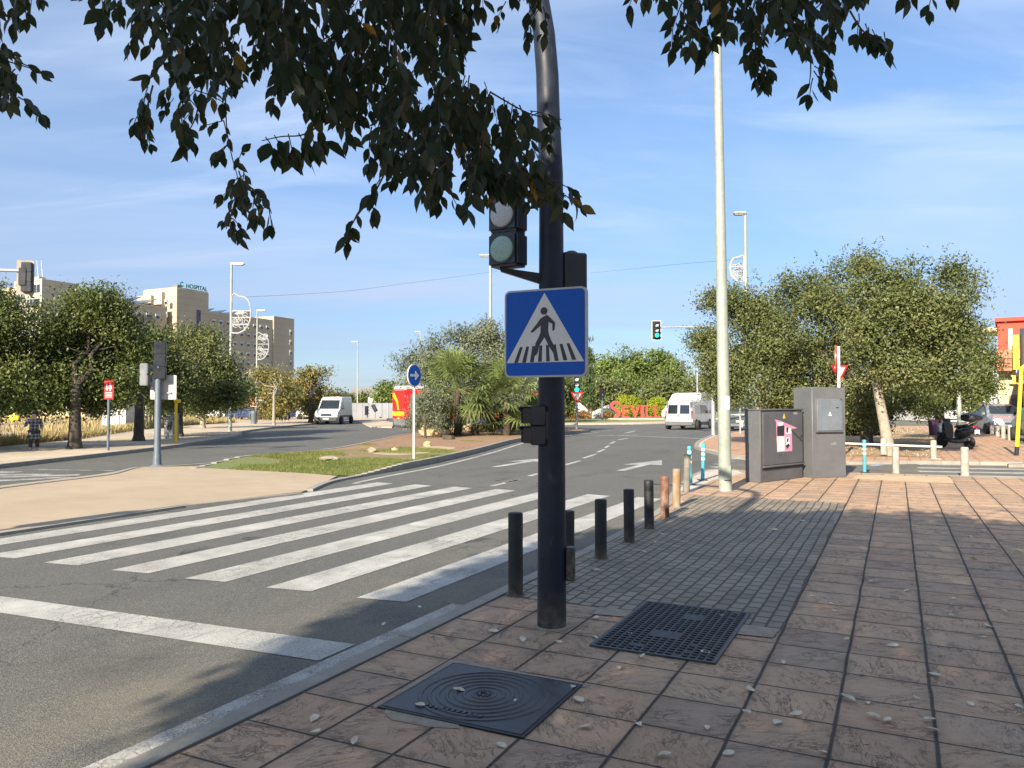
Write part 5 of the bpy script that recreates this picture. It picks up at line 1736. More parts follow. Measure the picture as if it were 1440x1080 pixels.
strand([(215, 120), (205, 165), (212, 190)], 2.6, 4, (0.03, 0.05), 40, 0.055)

# boughs that carry the hanging sprays down from the limbs
for (px, py), e in (((60, -120), (-2.2, 2.2, 3.9)), ((0, 60), (-2.2, 2.2, 3.9)), ((160, -60), (-2.2, 2.2, 3.9)), ((250, 60), (-1.2, 3.0, 4.4)), ((320, -40), (-1.2, 3.0, 4.4)), ((400, 70), (-1.2, 3.0, 4.4)), ((470, -60), (-0.4, 3.4, 4.6)), ((540, 120), (-0.4, 3.4, 4.6)), ((620, 170), (-0.4, 3.4, 4.6)), ((640, -60), (0.15, 3.0, 4.5)), ((720, 0), (0.15, 3.0, 4.5)), ((930, -60), (0.9, 3.0, 4.4)), ((1000, 10), (0.9, 3.0, 4.4)), ((1080, 20), (1.6, 3.2, 4.5)), ((1140, -20), (1.6, 3.2, 4.5)), ((1200, -30), (1.6, 3.2, 4.5)), ((1320, -40), (2.6, 2.4, 5.4))):
    q = P(px, py, random.uniform(2.4, 3.0))
    limb(twigs, e, q, 0.013, 0.003, 0.07, 8, 5)
tr1 = Vector((-2.2, -3.0, 0))
tr2 = Vector((4.2, -5.4, 0))
T1 = thing('elm_tree', 'overhanging tree whose dark leafy twigs hang into the top left and centre of the photo', 'tree', tr1, 0, 'trees over the near pavement')
T2 = thing('elm_tree', 'second overhanging tree whose leaves hang in at the top right of the photo', 'tree', tr2, 0, 'trees over the near pavement')
def spl(its, root):
    return [(Vector(p) - root, a, n, l) for p, a, n, l in its]
left = [i for i in items if i[0].x < 0.22 * i[0].y]
right = [i for i in items if i[0].x >= 0.22 * i[0].y]
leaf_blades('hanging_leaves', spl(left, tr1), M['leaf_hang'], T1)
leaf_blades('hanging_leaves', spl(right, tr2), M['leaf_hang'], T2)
tl, tr_ = MB(), MB()
# twigs were gathered in world space: share them out by side
for f_ in twigs.f:
    pass
vl = np.array(twigs.v)
side = vl[:, 0] >= 0.22 * vl[:, 1]
for dst, flag, root in ((tl, False, tr1), (tr_, True, tr2)):
    remap, vs = {}, []
    fs = []
    for f_ in twigs.f:
        if side[f_[0]] == flag:
            for i in f_:
                if i not in remap:
                    remap[i] = len(vs)
                    vs.append(Vector(twigs.v[i]) - root)
            fs.append(tuple(remap[i] for i in f_))
    dst.add(vs, fs)
struct(tl.build('twigs', M['bark_dark'], T1), 'stuff')
struct(tr_.build('twigs', M['bark_dark'], T2), 'stuff')
for T_, root, ends in ((T1, tr1, [(-2.2, 2.2, 3.9), (-1.2, 3.0, 4.4), (-0.4, 3.4, 4.6), (0.3, 3.0, 4.5), (-3.5, -1.0, 6), (-1, 0.5, 6.5), (-4.5, -4, 6.2), (0.5, -1, 6.3)]),
                       (T2, tr2, [(0.9, 3.0, 4.4), (1.6, 3.2, 4.5), (2.6, 2.4, 5.4), (4.5, 1.5, 6), (6.5, -1, 6.5), (3.0, -2, 6.8), (7, -4, 6), (4.5, 2.5, 5.0)])):
    mb = MB()
    mb.path([(0, 0, -0.1), (0.02, 0.0, 0.3), (0.05, 0.1, 1.6), (0.1, 0.25, 3.1)], [0.26, 0.2, 0.175, 0.16], 14)
    for e in ends:
        pts = limb(mb, (0.08, 0.22, 3.0), Vector(e) - root, 0.085, 0.018, 0.2, 7, 8)
        for q in range(3):
            s = pts[3 + q]
            limb(mb, s, s + Vector((random.uniform(-1, 1), random.uniform(-1, 1), random.uniform(0.3, 1))) * 1.1, 0.03, 0.008, 0.2, 3, 5)
    mb.build('trunk', M['bark_dark'], T_)
# the crowns overhead: leaves wherever the shade on the ground asks for them
edge_px = [(150, 1150), (235, 1085), (300, 1050), (385, 990), (352, 972), (335, 952), (395, 934), (436, 908), (420, 888), (478, 868), (528, 848), (596, 824), (655, 796), (720, 776), (780, 756), (840, 744), (905, 738), (950, 735), (1000, 726), (1060, 720), (1120, 724), (1190, 719), (1250, 726), (1290, 721), (1340, 728), (1400, 734), (1450, 740), (1560, 752), (1700, 770)]
shade = [G(x, y) for x, y in edge_px] + [Vector((14, 6, 0)), Vector((12, 0.5, 0)), Vector((-2.4, 0.5, 0))]
sx0, sx1 = min(p.x for p in shade), max(p.x for p in shade)
sy0, sy1 = min(p.y for p in shade), max(p.y for p in shade)
pos = []
while len(pos) < 5200:
    x, y = random.uniform(sx0, sx1), random.uniform(sy0, sy1)
    if not inside(shade, x, y):
        continue
    for _ in range(6):
        h = random.uniform(4.7, 7.4)
        p = (x - KX * h, y - KY * h, h)
        if p[1] < 0 or h - 1.6 > 0.6 * p[1] + 0.25:
            pos.append(p)
            break
# denser boughs where the shade spills over the kerb
for lobe in ([(335, 960), (395, 934), (450, 900), (500, 890), (470, 940), (390, 990)], [(420, 890), (528, 850), (655, 800), (780, 762), (780, 800), (640, 860), (520, 900)]):
    lp_ = [G(x, y) for x, y in lobe]
    k_ = 0
    while k_ < 170:
        x, y = random.uniform(min(p.x for p in lp_), max(p.x for p in lp_)), random.uniform(min(p.y for p in lp_), max(p.y for p in lp_))
        if inside(lp_, x, y):
            h = random.uniform(4.7, 6.6)
            pos.append((x - KX * h, y - KY * h, h))
            k_ += 1
pos = np.array(pos)
k = RNG.integers(0, len(pos), 122000)
C = pos[k] + RNG.normal(0, 1, (len(k), 3)) * np.array([0.15, 0.15, 0.13])
ok = (C[:, 1] < 0) | (C[:, 2] - 1.6 > 0.57 * C[:, 1] + 0.1)
C = C[ok]
dl = np.hypot(C[:, 0] - tr1.x, C[:, 1] - tr1.y) < np.hypot(C[:, 0] - tr2.x, C[:, 1] - tr2.y)
for T_, root, sel in ((T1, tr1, dl), (T2, tr2, ~dl)):
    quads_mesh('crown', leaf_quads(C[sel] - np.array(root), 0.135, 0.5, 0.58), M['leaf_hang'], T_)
# ------------------------------------------------------------------ signals, signs and lamps further off
# refuge signal, seen from behind
b = G(221, 655.5, -0.02)
t = thing('traffic_light', 'grey-blue signal post on the refuge seen from behind, beside the lawn', 'traffic light', b)
k = b.y / F
hz = lambda py: P(221, py, b.y).z - b.z
xx = lambda px: (px - 221) * k
mb = MB()
mb.lathe([(0.17, 0), (0.16, 0.02), (0.11, 0.05), (0.1, 0.28), (0.085, 0.36), (0.078, hz(505))], n=18)
m_pole = mat('blue_grey_steel', (0.12, 0.15, 0.18), 0.45, 0.1, 0.25, 2)
mb.build('pole', m_pole, t)
signal_head(t, (xx(221), 0.12, hz(481)), R(180 + 18), 3, w=0.3, sec=0.335, dep=0.2, body='box_black')
h = signal_head(t, (xx(204), 0.05, hz(511)), R(180 - 10), 2, ['lens_red', 'lens_green'], w=0.24, sec=0.3, dep=0.16, body='box_grey')
mb = MB()
mb.path([(0, 0, hz(556)), (-0.15, 0, hz(545)), (xx(206), 0.02, hz(541))], 0.025, 8)
mb.build('bracket', M['box_black'], t)
t2 = thing('road_sign', 'back of a square grey metal sign on the refuge signal post', 'sign', b + Vector((xx(224), 0.2, hz(544.5))), R(180 + 12))
MB().prism(rrect(0.33, 0.33, 0.03), 0.03).build('panel', M['alu'], t2)
mb = MB()
for z in (0.15, -0.15):
    mb.box((0.0, 0.05, z), (0.4, 0.04, 0.03))
mb.box((0.22, 0.032, 0.05), (0.06, 0.006, 0.03))
mb.build('rail', M['galv'], t2)

# round blue arrow sign
b = G(582, 645, ZM)
t = thing('arrow_sign', 'round blue sign with a white arrow on a thin white post in the lawn', 'sign', b)
zc = P(583, 528, b.y).z - b.z
MB().lathe([(0.034, -0.1), (0.034, zc + 0.3)], n=14).build('post', M['sign_white'], t)
cx = 0.02
mb = MB()
mb.disc_y((0, 0, 0), 0.32, 0.03, 36)
pl = mb.build('plate', M['sign_white'], t, loc=(cx, -0.05, zc), rz=R(61))
MB().disc_y((0, -0.004, 0), 0.295, 0.004, 36).build('blue_face', M['sign_blue'], pl)
MB().prism([(-0.2, -0.035), (0.03, -0.035), (0.03, -0.13), (0.2, 0.0), (0.03, 0.13), (0.03, 0.035), (-0.2, 0.035)], 0.003, Matrix.Translation((0, -0.008, 0))).build('arrow', M['sign_white'], pl)

# signal on a long arm at the left edge, seen from behind
hd = P(36, 366, 21.6)
b = Vector((-19.2, 20.6, 0.05))
t = thing('traffic_light', 'signal with a tan backing board hung on an arm at the upper left edge', 'traffic light', b)
loc = hd - b
mb = MB()
mb.lathe([(0.12, -0.1), (0.1, 3.0), (0.085, loc.z - 0.1)], n=16)
mb.path([(0, 0, loc.z - 0.3), (0.3, 0.05, loc.z - 0.24), (loc.x * 0.5, loc.y * 0.5, loc.z - 0.3), (loc.x - 0.12, loc.y - 0.04, loc.z - 0.3)], [0.08, 0.07, 0.055, 0.045], 12)
mb.build('pole', M['galv'], t)
MB().prism(rrect(0.22, 0.48, 0.03), 0.02).build('backing_board', mat('tan_backing_board', (0.3, 0.26, 0.2), 0.6), t, loc=(loc.x, loc.y, loc.z - 0.48), rz=R(14))
signal_head(t, (loc.x + 0.03, loc.y + 0.1, loc.z - 0.06), R(180 + 14), 3, w=0.27, sec=0.28, dep=0.2)
mb = MB()
mb.box((0, -0.06, -0.36), (0.2, 0.12, 0.5), bev=0.02)
mb.build('rear_housing', M['box_black'], t, loc=(loc.x - 0.03, loc.y - 0.02, loc.z - 0.12), rz=R(14))

# signal post just outside the left edge (its shadow lies on the refuge)
b = Vector((-8.95, 5.6, -0.02))
t = thing('traffic_light', 'signal post on the refuge whose shadow falls across the paving at the left edge', 'traffic light', b)
MB().lathe([(0.14, 0), (0.08, 0.05), (0.06, 0.35), (0.05, 4.05)], n=16).build('pole', m_pole, t)
signal_head(t, (0.0, -0.1, 3.6), R(20), 3, w=0.36, sec=0.28, dep=0.2)

# overhead green light
b = Vector((P(1003, 600, 41).x, 41, ZF))
t = thing('traffic_light', 'green traffic light hung from a thin horizontal arm over the street', 'traffic light', b)
hp = P(923, 452, 41) - b
ztop = hp.z - 0.32
mb = MB()
mb.lathe([(0.11, -0.1), (0.09, 3.0), (0.08, ztop + 0.05)], n=14)
mb.path([(0, 0, ztop), (hp.x * 0.5, 0, ztop + 0.02), (hp.x + 0.14, 0, ztop)], [0.06, 0.05, 0.035], 10)
mb.build('pole', M['galv'], t)
mb = MB()
mb.prism(rrect(0.25, 0.52, 0.04), 0.02)
mb.build('backing_board', M['sign_white'], t, loc=(hp.x, 0.02, hp.z - 0.47))
mb = MB()
mb.prism(rrect(0.215, 0.485, 0.03), 0.012)
mb.build('dark_board', M['box_black'], t, loc=(hp.x, 0.0, hp.z - 0.47))
h = signal_head(t, (hp.x, -0.16, hp.z - 0.06), 0, 3, ['lens_grey', 'lens_grey', 'lit_green'], w=0.26, sec=0.275, dep=0.15, r=0.105)

# yield sign with a small green signal above it
b = G(811, 605, 0.0)
b.z = -0.02
t = thing('traffic_light', 'slim signal post with a lit green lamp above the red and white yield sign', 'traffic light', b)
k = b.y / F
zt = P(811, 530, b.y).z - b.z
MB().lathe([(0.07, 0), (0.065, zt)], n=12).build('pole', M['galv'], t)
signal_head(t, (0, -0.16, zt + 0.02), 0, 3, ['lens_grey', 'lens_grey', 'lit_green'], w=0.36, sec=0.34, dep=0.2, r=0.14)
MB().box((0, -0.13, P(811, 575.5, b.y).z - b.z), (0.16, 0.1, 0.26), bev=0.02).build('button_box', m_pole, t)
t2 = thing('yield_sign', 'red-bordered white triangle yield sign below the small green light', 'sign', b + Vector((0, -0.24, P(811, 559, b.y).z - b.z)))
def triangle(s, r=0.0):
    return [(-s, s * 0.8), (s, s * 0.8), (0, -s * 0.93)]
MB().prism(triangle(0.44), 0.025).build('plate', M['sign_red'], t2)
MB().prism(triangle(0.27), 0.004, Matrix.Translation((0, -0.004, 0.03))).build('white_field', M['sign_white'], t2)

# the same family, small and far
def far_signal(px, py0, py1, ptop, Y, lab, rz=0.0):
    b = P(px, py1, Y)
    b.z = 0.0
    t = thing('traffic_light', lab, 'traffic light', b)
    zt = P(px, ptop, Y).z
    MB().lathe([(0.09, 0), (0.08, zt)], n=12).build('pole', m_pole, t)
    signal_head(t, (0, -0.15, P(px, py0, Y).z), rz, 3, w=0.36, sec=0.36, dep=0.25, r=0.12)
far_signal(847, 546, 596, 546, 72, 'dark signal post standing left of the red letters', 0.6)
far_signal(516.5, 571, 593, 572, 92, 'dark signal post in front of the grey hoarding', 2.6)
b = P(981, 590, 66)
b.z = 0
t = thing('traffic_light', 'thin pale signal mast behind the white box lorry with a small head on an arm', 'traffic light', b)
mb = MB()
zt = P(981, 507, 66).z
mb.lathe([(0.1, 0), (0.07, zt)], n=12)
ha = P(962, 516, 66) - b
mb.tube((0, 0, zt - 0.1), (ha.x, 0, zt - 0.1), 0.04)
mb.build('pole', M['galv'], t)
signal_head(t, (ha.x, 0, zt), R(75), 3, w=0.3, sec=0.28, dep=0.25, r=0.1)

# signs on the corner across the side street
b = P(1181, 650, 23.2)
b.z = ZF
t = thing('sign_post', 'white sign post rising behind the tall grey cabinet', 'post', b)
zt = P(1181, 487, b.y).z - b.z
MB().lathe([(0.045, 0), (0.045, zt)], n=12).build('post', M['sign_white'], t)
t2 = thing('road_sign', 'round red sign seen almost edge-on on the white post', 'sign', b + Vector((-0.09, -0.02, P(1, 505, b.y).z - b.z)), R(66))
MB().disc_y((0, -0.02, 0), 0.42, 0.03, 32).build('plate', M['sign_red'], t2)
MB().disc_y((0, 0.011, 0), 0.4, 0.006, 32).build('back', M['alu'], t2)
t2 = thing('yield_sign', 'red and white yield triangle partly hidden by the white post', 'sign', b + Vector((0.06, 0.07, P(1, 524, b.y).z - b.z)), R(12))
MB().prism(triangle(0.29), 0.025).build('plate', M['sign_red'], t2)
MB().prism(triangle(0.19), 0.004, Matrix.Translation((0, -0.004, 0.02))).build('white_field', M['sign_white'], t2)
b = G(1041, 609.5, ZF)
t = thing('sign_post', 'thin grey post with a small white box on the orange pavement', 'post', b)
MB().lathe([(0.05, 0), (0.05, 3.0)], n=12).build('post', M['galv'], t)
MB().box((0.06, -0.06, 0.5), (0.14, 0.1, 0.3), bev=0.01).build('box', M['sign_white'], t)
b = P(1055, 610, 38)
b.z = ZF
t = thing('sign_post', 'short dark grey post in front of the dark car', 'post', b)
MB().lathe([(0.09, 0), (0.085, 2.6), (0.05, 2.65)], n=12).build('post', m_pole, t)

# street lamps
def lamp(px, Y, ptop, lab, head=1, r=0.1, group='tall street lamps', hl=0.85, z0=0.0, rz=0.0):
    b = P(px, 590, Y)
    b.z = z0
    t = thing('street_lamp', lab, 'street lamp', b, rz, group)
    zt = P(px, ptop, Y).z - z0
    mb = MB()
    mb.lathe([(r * 1.25, 0), (r * 1.2, 0.4), (r, 0.45), (r * 0.62, zt)], n=14)
    mb.build('pole', M['lamp_green'], t)
    mb = MB()
    mb.box((head * hl * 0.42, 0, zt + 0.04), (hl, 0.3, 0.13), bev=0.05, seg=2)
    mb.box((head * hl * 0.5, 0, zt - 0.035), (hl * 0.6, 0.24, 0.04), bev=0.01)
    mb.build('lamp_head', M['alu'], t)
    return t, zt
def ornament(pxr, pyr, Y, side, lab, style):
    """wire light decoration hung beside a lamp post"""
    (x0, x1), (y0, y1) = pxr, pyr
    a, c = P(x0, y1, Y), P(x1, y0, Y)
    w_, h_ = c.x - a.x, c.z - a.z
    o = thing('light_decoration', lab, 'street decoration', (a.x, Y - 0.02, a.z), 0, 'wire light decorations on lamp posts')
    mb = MB()
    loop = [(0, 0), (0.35 * w_, -0.01 * h_), (0.72 * w_, 0.1 * h_), (0.95 * w_, 0.32 * h_), (w_, 0.55 * h_), (0.94 * w_, 0.8 * h_), (0.72 * w_, 0.96 * h_), (0.4 * w_, h_), (0, h_), (0, 0)]
    if side < 0:
        loop = [(w_ - x, z) for x, z in loop]
    pts = smooth_line([Vector((x, 0, z)) for x, z in loop], 4)
    mb.path(pts, 0.045, 6)
    rows = (0.22, 0.42, 0.6) if style == 0 else (0.2, 0.4, 0.6, 0.8)
    for f_ in rows:
        mb.tube((0, 0, f_ * h_), (w_ * (0.97 if f_ > .3 else .85), 0, f_ * h_), 0.035, n=6)
    r = random.Random(int(x0))
    for i in range(16 if style == 0 else 26):
        cx, cz = r.uniform(0.15, 0.8) * w_, r.uniform(0.05, 0.62 if style == 0 else 0.95) * h_
        q = r.uniform(0.1, 0.22)
        mb.path([(cx + q * math.cos(a_), 0, cz + q * math.sin(a_)) for a_ in np.linspace(0, r.uniform(2.5, 6), 8)], 0.024, 5)
    mb.build('wire_frame', M['ornament'], o)
    return o
lamp(323.5, 46, 372, 'tall lamp post with an oval wire decoration, nearer of the two before the hospital', 1, z0=ZL)
ornament((326, 353), (417, 468), 46, 1, 'oval white wire decoration on the nearer lamp post before the hospital', 0)
t, zt = lamp(360.5, 69, 437, 'lamp post with a rounded wire decoration and a low side bracket before the hospital', 1, z0=ZL)
mb = MB()
k = 69 / F
mb.path([(0, 0, P(1, 535, 69).z), (-0.6, 0, P(1, 531, 69).z), (-0.95, 0, P(1, 527, 69).z), (-0.9, 0, P(1, 525, 69).z), (0, 0, P(1, 524, 69).z)], 0.045, 6)
mb.build('bracket', M['lamp_green'], t)
ornament((361.5, 378), (470, 505), 69, 1, 'rounded white wire decoration on the farther lamp post before the hospital', 1)
lamp(502.5, 98, 481, 'slender lamp post above the grey hoarding right of the white panel van', -1)
lamp(591, 104, 467, 'lamp post whose head just shows above the silvery tree', -1)
lamp(689.5, 52, 360, 'bare tall pale pole rising behind the silvery tree left of the crossing sign', -1, r=0.14)
lamp(1050.5, 36, 301, 'lamp post behind the yellow-green tree with a wire decoration, right of the pale green post', -1, hl=0.62)
ornament((1027, 1046), (362, 396), 36, -1, 'curved wire decoration showing above the yellow-green tree', 0)
b = P(1349, 585, 32)
b.z = ZF
t = thing('street_lamp', 'greenish post going up into the tree behind the scooter', 'street lamp', b)
MB().lathe([(0.14, 0), (0.13, 0.8), (0.09, 0.85), (0.075, 4.2)], n=14).build('pole', M['lamp_green'], t)

# ------------------------------------------------------------------ left pavement furniture
b = G(152, 633.5, ZL)
t = thing('bus_stop_sign', 'red information sign with a white arrow and figure on a dark post, far left pavement', 'sign', b)
k = b.y / F
MB().lathe([(0.045, 0), (0.045, P(1, 545, b.y).z)], n=10).build('post', m_pole, t)
zc = P(1, 548.5, b.y).z - b.z
p_ = MB()
p_.prism(rrect(0.17, 0.315, 0.02), 0.03)
pl = p_.build('panel', M['sign_red'], t, loc=(0.03, -0.07, zc), rz=R(-6))
mb = MB()
mb.prism([(-0.09, 0.22), (-0.05, 0.22), (-0.05, 0.06), (-0.02, 0.06), (-0.07, -0.03), (-0.12, 0.06), (-0.09, 0.06)], 0.003, Matrix.Translation((0, -0.004, 0)))
mb.prism([(0.05 + 0.035 * math.cos(R(a)), 0.21 + 0.035 * math.sin(R(a))) for a in range(0, 360, 30)], 0.003, Matrix.Translation((0, -0.004, 0)))
mb.prism([(0.01, 0.16), (0.09, 0.16), (0.11, 0.04), (0.075, 0.04), (0.075, -0.03), (0.03, -0.03), (0.03, 0.04), (-0.005, 0.04)], 0.003, Matrix.Translation((0, -0.004, 0)))
for z in (-0.09, -0.14, -0.19, -0.24):
    mb.box((0.0, -0.002, z), (0.24, 0.004, 0.018))
mb.build('pictogram', M['sign_white'], pl)
b = G(126, 613.5, ZL)
t = thing('notice_board', 'small blank white board on a thin post at the edge of the dry field', 'sign', b)
MB().tube((0, 0, 0), (0, 0, 1.75), 0.025, n=8).build('post', M['galv'], t)
MB().box((0.24, -0.03, 1.62), (0.5, 0.02, 0.38)).build('board', M['sign_white'], t)
b = G(20, 619, ZL)
t = thing('yellow_marker', 'thin stake topped with yellow flower-shaped marker in the dry grass at the left', 'marker', b)
MB().tube((0, 0, 0), (0, 0, 1.15), 0.02, n=8).build('stake', M['wood'], t)
mb = MB()
for i, (x, z, r_) in enumerate(((-0.14, 1.0, 0.12), (0.0, 1.08, 0.13), (0.15, 0.98, 0.11), (-0.04, 0.92, 0.12))):
    mb.ball((x, -0.05, z), (r_, 0.05, r_ * 0.9), 6)
mb.build('marker_head', M['yellow'], t)
b = G(247, 623.5, ZL)
t = thing('yellow_post', 'yellow post with a bracket head next to the grey street box', 'post', b)
zt = P(1, 562, b.y).z
mb = MB()
mb.lathe([(0.06, 0), (0.055, zt)], n=12)
mb.path([(0, 0, zt - 0.1), (-0.06, 0, zt + 0.18), (-0.14, 0, zt + 0.2), (-0.18, 0, zt + 0.05)], 0.035, 8)
mb.box((0.05, 0, zt - 0.12), (0.24, 0.14, 0.14), bev=0.02)
mb.build('post', M['yellow'], t)
b = G(237, 617, ZL)
t = thing('street_box', 'grey utility box with dark scrawls on the far left pavement', 'cabinet', b, R(-14))
hh = 1.12
mb = MB()
mb.box((0, 0.2, hh / 2), (0.5, 0.4, hh), bev=0.01)
mb.box((0, 0.2, hh + 0.02), (0.55, 0.45, 0.04), bev=0.01)
mb.build('housing', mat('pale_grey_box', (0.3, 0.31, 0.31), 0.6, 0, 0.2, 2), t)
mb = MB()
for k in range(6):
    mb.prism([(-0.1 + 0.04 * k, 0.35 + 0.08 * (k % 3)), (-0.07 + 0.04 * k, 0.36), (-0.02 + 0.04 * k, 0.75 + 0.05 * (k % 2)), (-0.05 + 0.04 * k, 0.77)], 0.003, Matrix.Translation((0, -0.004, 0)))
mb.build('scrawl', M['sign_black'], t)
b = G(357, 596, ZL)
t = thing('litter_bin', 'dark litter bin at the foot of the farther ornamented lamp post', 'bin', b)
mb = MB()
mb.lathe([(0.22, 0), (0.26, 1.0), (0.28, 1.02), (0.2, 1.1)], n=14)
mb.build('body', m_pole, t)
MB().lathe([(0.285, 0.96), (0.285, 1.0)], n=14).build('rim', M['galv'], t)
# field fence: thin posts with wires, each post on its own
fl = [G(-330, 655, ZL), G(0, 624, ZL), G(100, 614.5, ZL), G(192, 601.5, ZL), G(260, 596.5, ZL), G(330, 592.8, ZL), G(420, 589.4, ZL)]
t = thing('wire_fence', 'thin wire fence with pale posts between the left pavement and the dry field', 'fence', fl[1])
pp = []
for i in range(len(fl) - 1):
    d = (fl[i + 1] - fl[i]).length
    m = max(2, int(d / 2.6))
    pp += [fl[i].lerp(fl[i + 1], j / m) for j in range(m)]
for p in pp:
    q = p - fl[1]
    MB().tube((q.x, q.y, 0), (q.x + random.uniform(-.03, .03), q.y, 1.25 + random.uniform(-0.1, 0.1)), 0.028, n=6).build('fence_post', M['wood'], t)
mb = MB()
for z in (0.35, 0.75, 1.15):
    mb.path([(p.x - fl[1].x, p.y - fl[1].y, z) for p in pp], 0.006, 4)
mb.build('wires', M['galv'], t)
# pale slatted site fence
a0, a1 = P(157, 596, 50), P(252, 592, 62)
a0.z = a1.z = 0.05
t = thing('slatted_fence', 'pale vertical slatted fence behind the red sign', 'fence', a0, math.atan2(a1.y - a0.y, a1.x - a0.x))
L_ = (a1 - a0).length
for k in range(int(L_ / 0.62)):
    MB().box((k * 0.62, 0, 0.95), (0.4, 0.05, 1.9 + 0.12 * random.random())).build('slat', M['wood'] if k % 3 else M['white_wall'], t)
MB().box((L_ / 2, 0.06, 1.3), (L_, 0.05, 0.1)).build('rail', M['wood'], t)
b = P(160, 594, 49)
b.z = 0.05
t = thing('site_hut', 'small cream hut at the end of the pale slatted fence', 'hut', b)
MB().box((0, 1, 1.05), (1.5, 2, 2.1)).build('wall', M['white_wall'], t)
mb = MB()
mb.prism([(-0.85, 2.1), (0.85, 2.1), (0, 2.5)], 2.2, Matrix.Translation((0, -0.1, 0)))
mb.build('roof', M['white_wall'], t)

# ------------------------------------------------------------------ median: rocks, stump, pole debris
def rock(px, py, w_, h_, lab, m_='rock', seed=1, d_=0.7, grp='rocks in front of the palms'):
    r = random.Random(seed)
    bm = bmesh.new()
    bmesh.ops.create_icosphere(bm, subdivisions=3, radius=1)
    ph = [(r.uniform(0, 6), r.uniform(0, 6), r.uniform(0, 6), Vector((r.gauss(0, 1), r.gauss(0, 1), r.gauss(0, 1)))) for _ in range(6)]
    for v in bm.verts:
        c = v.co.normalized()
        s = 1 + sum(0.07 * math.sin(q[3].dot(c) * 2.6 + q[0]) for q in ph) + r.uniform(-0.035, 0.035)
        c = c * s
        for q in ph[:4]:
            dd = q[3].normalized()
            ex = c.dot(dd) - 0.78
            if ex > 0:
                c -= dd * ex * 0.85
        v.co = Vector((c.x * w_ / 2, c.y * w_ / 2 * d_, (c.z * 0.5 + 0.32) * h_ * 1.2))
    mb = MB()
    mb.add([v.co.copy() for v in bm.verts], [[v.index for v in f.verts] for f in bm.faces])
    bm.free()
    o = mb.build('rock', M[m_], smooth=20, loc=G(px, py, ZM), rz=r.uniform(-0.4, 0.4))
    return tag(o, lab, 'rock', grp)
rock(606, 612, 1.35, 0.62, 'largest ochre rock at the left end of the row before the palms', seed=3)
rock(620, 613.5, 0.8, 0.42, 'low ochre rock leaning on the largest rock', seed=4)
rock(641, 607.5, 0.85, 0.45, 'ochre rock at the foot of the tallest palm', seed=5)
rock(664, 607, 1.0, 0.5, 'broad ochre rock between the two tall palms', seed=6)
rock(674, 606, 0.6, 0.42, 'small ochre rock at the right end of the row before the palms', seed=7)
rock(631, 617.5, 0.55, 0.2, 'dark broken branches and debris lying on the bare soil', 'bark_dark', 8, 0.5, None)
rock(523, 636, 0.3, 0.16, 'small dark stone at the left end of the sandy patch in the lawn', 'rock_grey', 9, 0.8, None)
rock(601, 627, 0.3, 0.2, 'small pale stone at the right end of the sandy patch in the lawn', 'rock', 10, 0.8, None)
rock(555, 634, 0.22, 0.1, 'tiny pale stone in the middle of the sandy patch', 'rock', 12, 0.8, None)
rock(462, 647, 0.62, 0.13, 'flat weathered tree stump in the grass left of the blue arrow sign', 'rock_grey', 11, 0.6, None)
flat('sandy_patch', smooth_line([G(x, y, ZM) for x, y in ((520, 637), (545, 633), (580, 630.5), (602, 627), (640, 629), (625, 633), (585, 638.5), (550, 640), (520, 637))], 3)[:-1], ZM - 0.006, M['dry'])

# ------------------------------------------------------------------ red letters
def text_mesh(s, size, depth, offset=0.0, shear=0.0):
    cu = bpy.data.curves.new('lettering', 'FONT')
    cu.body = s
    cu.size = size
    cu.extrude = depth
    cu.offset = offset
    o = bpy.data.objects.new('lettering', cu)
    COL.objects.link(o)
    dg = bpy.context.evaluated_depsgraph_get()
    me = bpy.data.meshes.new_from_object(o.evaluated_get(dg))
    bpy.data.objects.remove(o)
    me.transform(Matrix.Rotation(math.pi / 2, 4, 'X'))
    return me
YL = 85
lb = P(858, 589, YL)
base_z = P(858, 588, YL).z
k = YL / F
pl = thing('letter_plinth', 'long low pale plinth carrying the red letters', 'plinth', (P(868, 588, YL).x, YL, 0.05))
wL = (1010 - 856) * k
MB().box((wL / 2 - 0.9, 0.2, (base_z - 0.05) / 2), (wL, 1.4, base_z - 0.05), bev=0.02).build('block', M['plinth'], pl)
def letter(ch, x0, x1, y0, lab):
    me = text_mesh(ch, 1.0, 0.09, 0.012)
    xs = [v.co.x for v in me.vertices]
    zs = [v.co.z for v in me.vertices]
    w_, h_ = max(xs) - min(xs), max(zs) - min(zs)
    H_ = (588 - y0) * k
    Wd = (x1 - x0) * k
    for v in me.vertices:
        v.co.x = (v.co.x - min(xs)) / w_ * Wd
        v.co.z = (v.co.z - min(zs)) / h_ * H_
        v.co.y = v.co.y * 2.2
    me.materials.append(M['letters'])
    o = link('red_letter', me, None, (P(x0, 588, YL).x, YL, base_z))
    # small serifs joined to the stems
    bm = bmesh.new()
    bm.from_mesh(me)
    def bar(cx, cz, w2, h2):
        r_ = bmesh.ops.create_cube(bm, size=1)
        for v in r_['verts']:
            v.co = Vector((cx + v.co.x * w2, v.co.y * 0.405, cz + v.co.z * h2))
    if ch in 'EIL':
        sw = Wd * (0.55 if ch != 'I' else 1.9)
        cx = Wd * (0.16 if ch != 'I' else 0.5)
        bar(cx, 0.07, sw, 0.14)
        bar(cx, H_ - 0.07, sw, 0.14)
    if ch in 'VA':
        for cx in ((0.1 * Wd, 0.9 * Wd)):
            bar(cx, (H_ - 0.07) if ch == 'V' else 0.07, Wd * 0.34, 0.14)
    bm.to_mesh(me)
    bm.free()
    return tag(o, lab, 'letter', 'red letters on the roundabout')
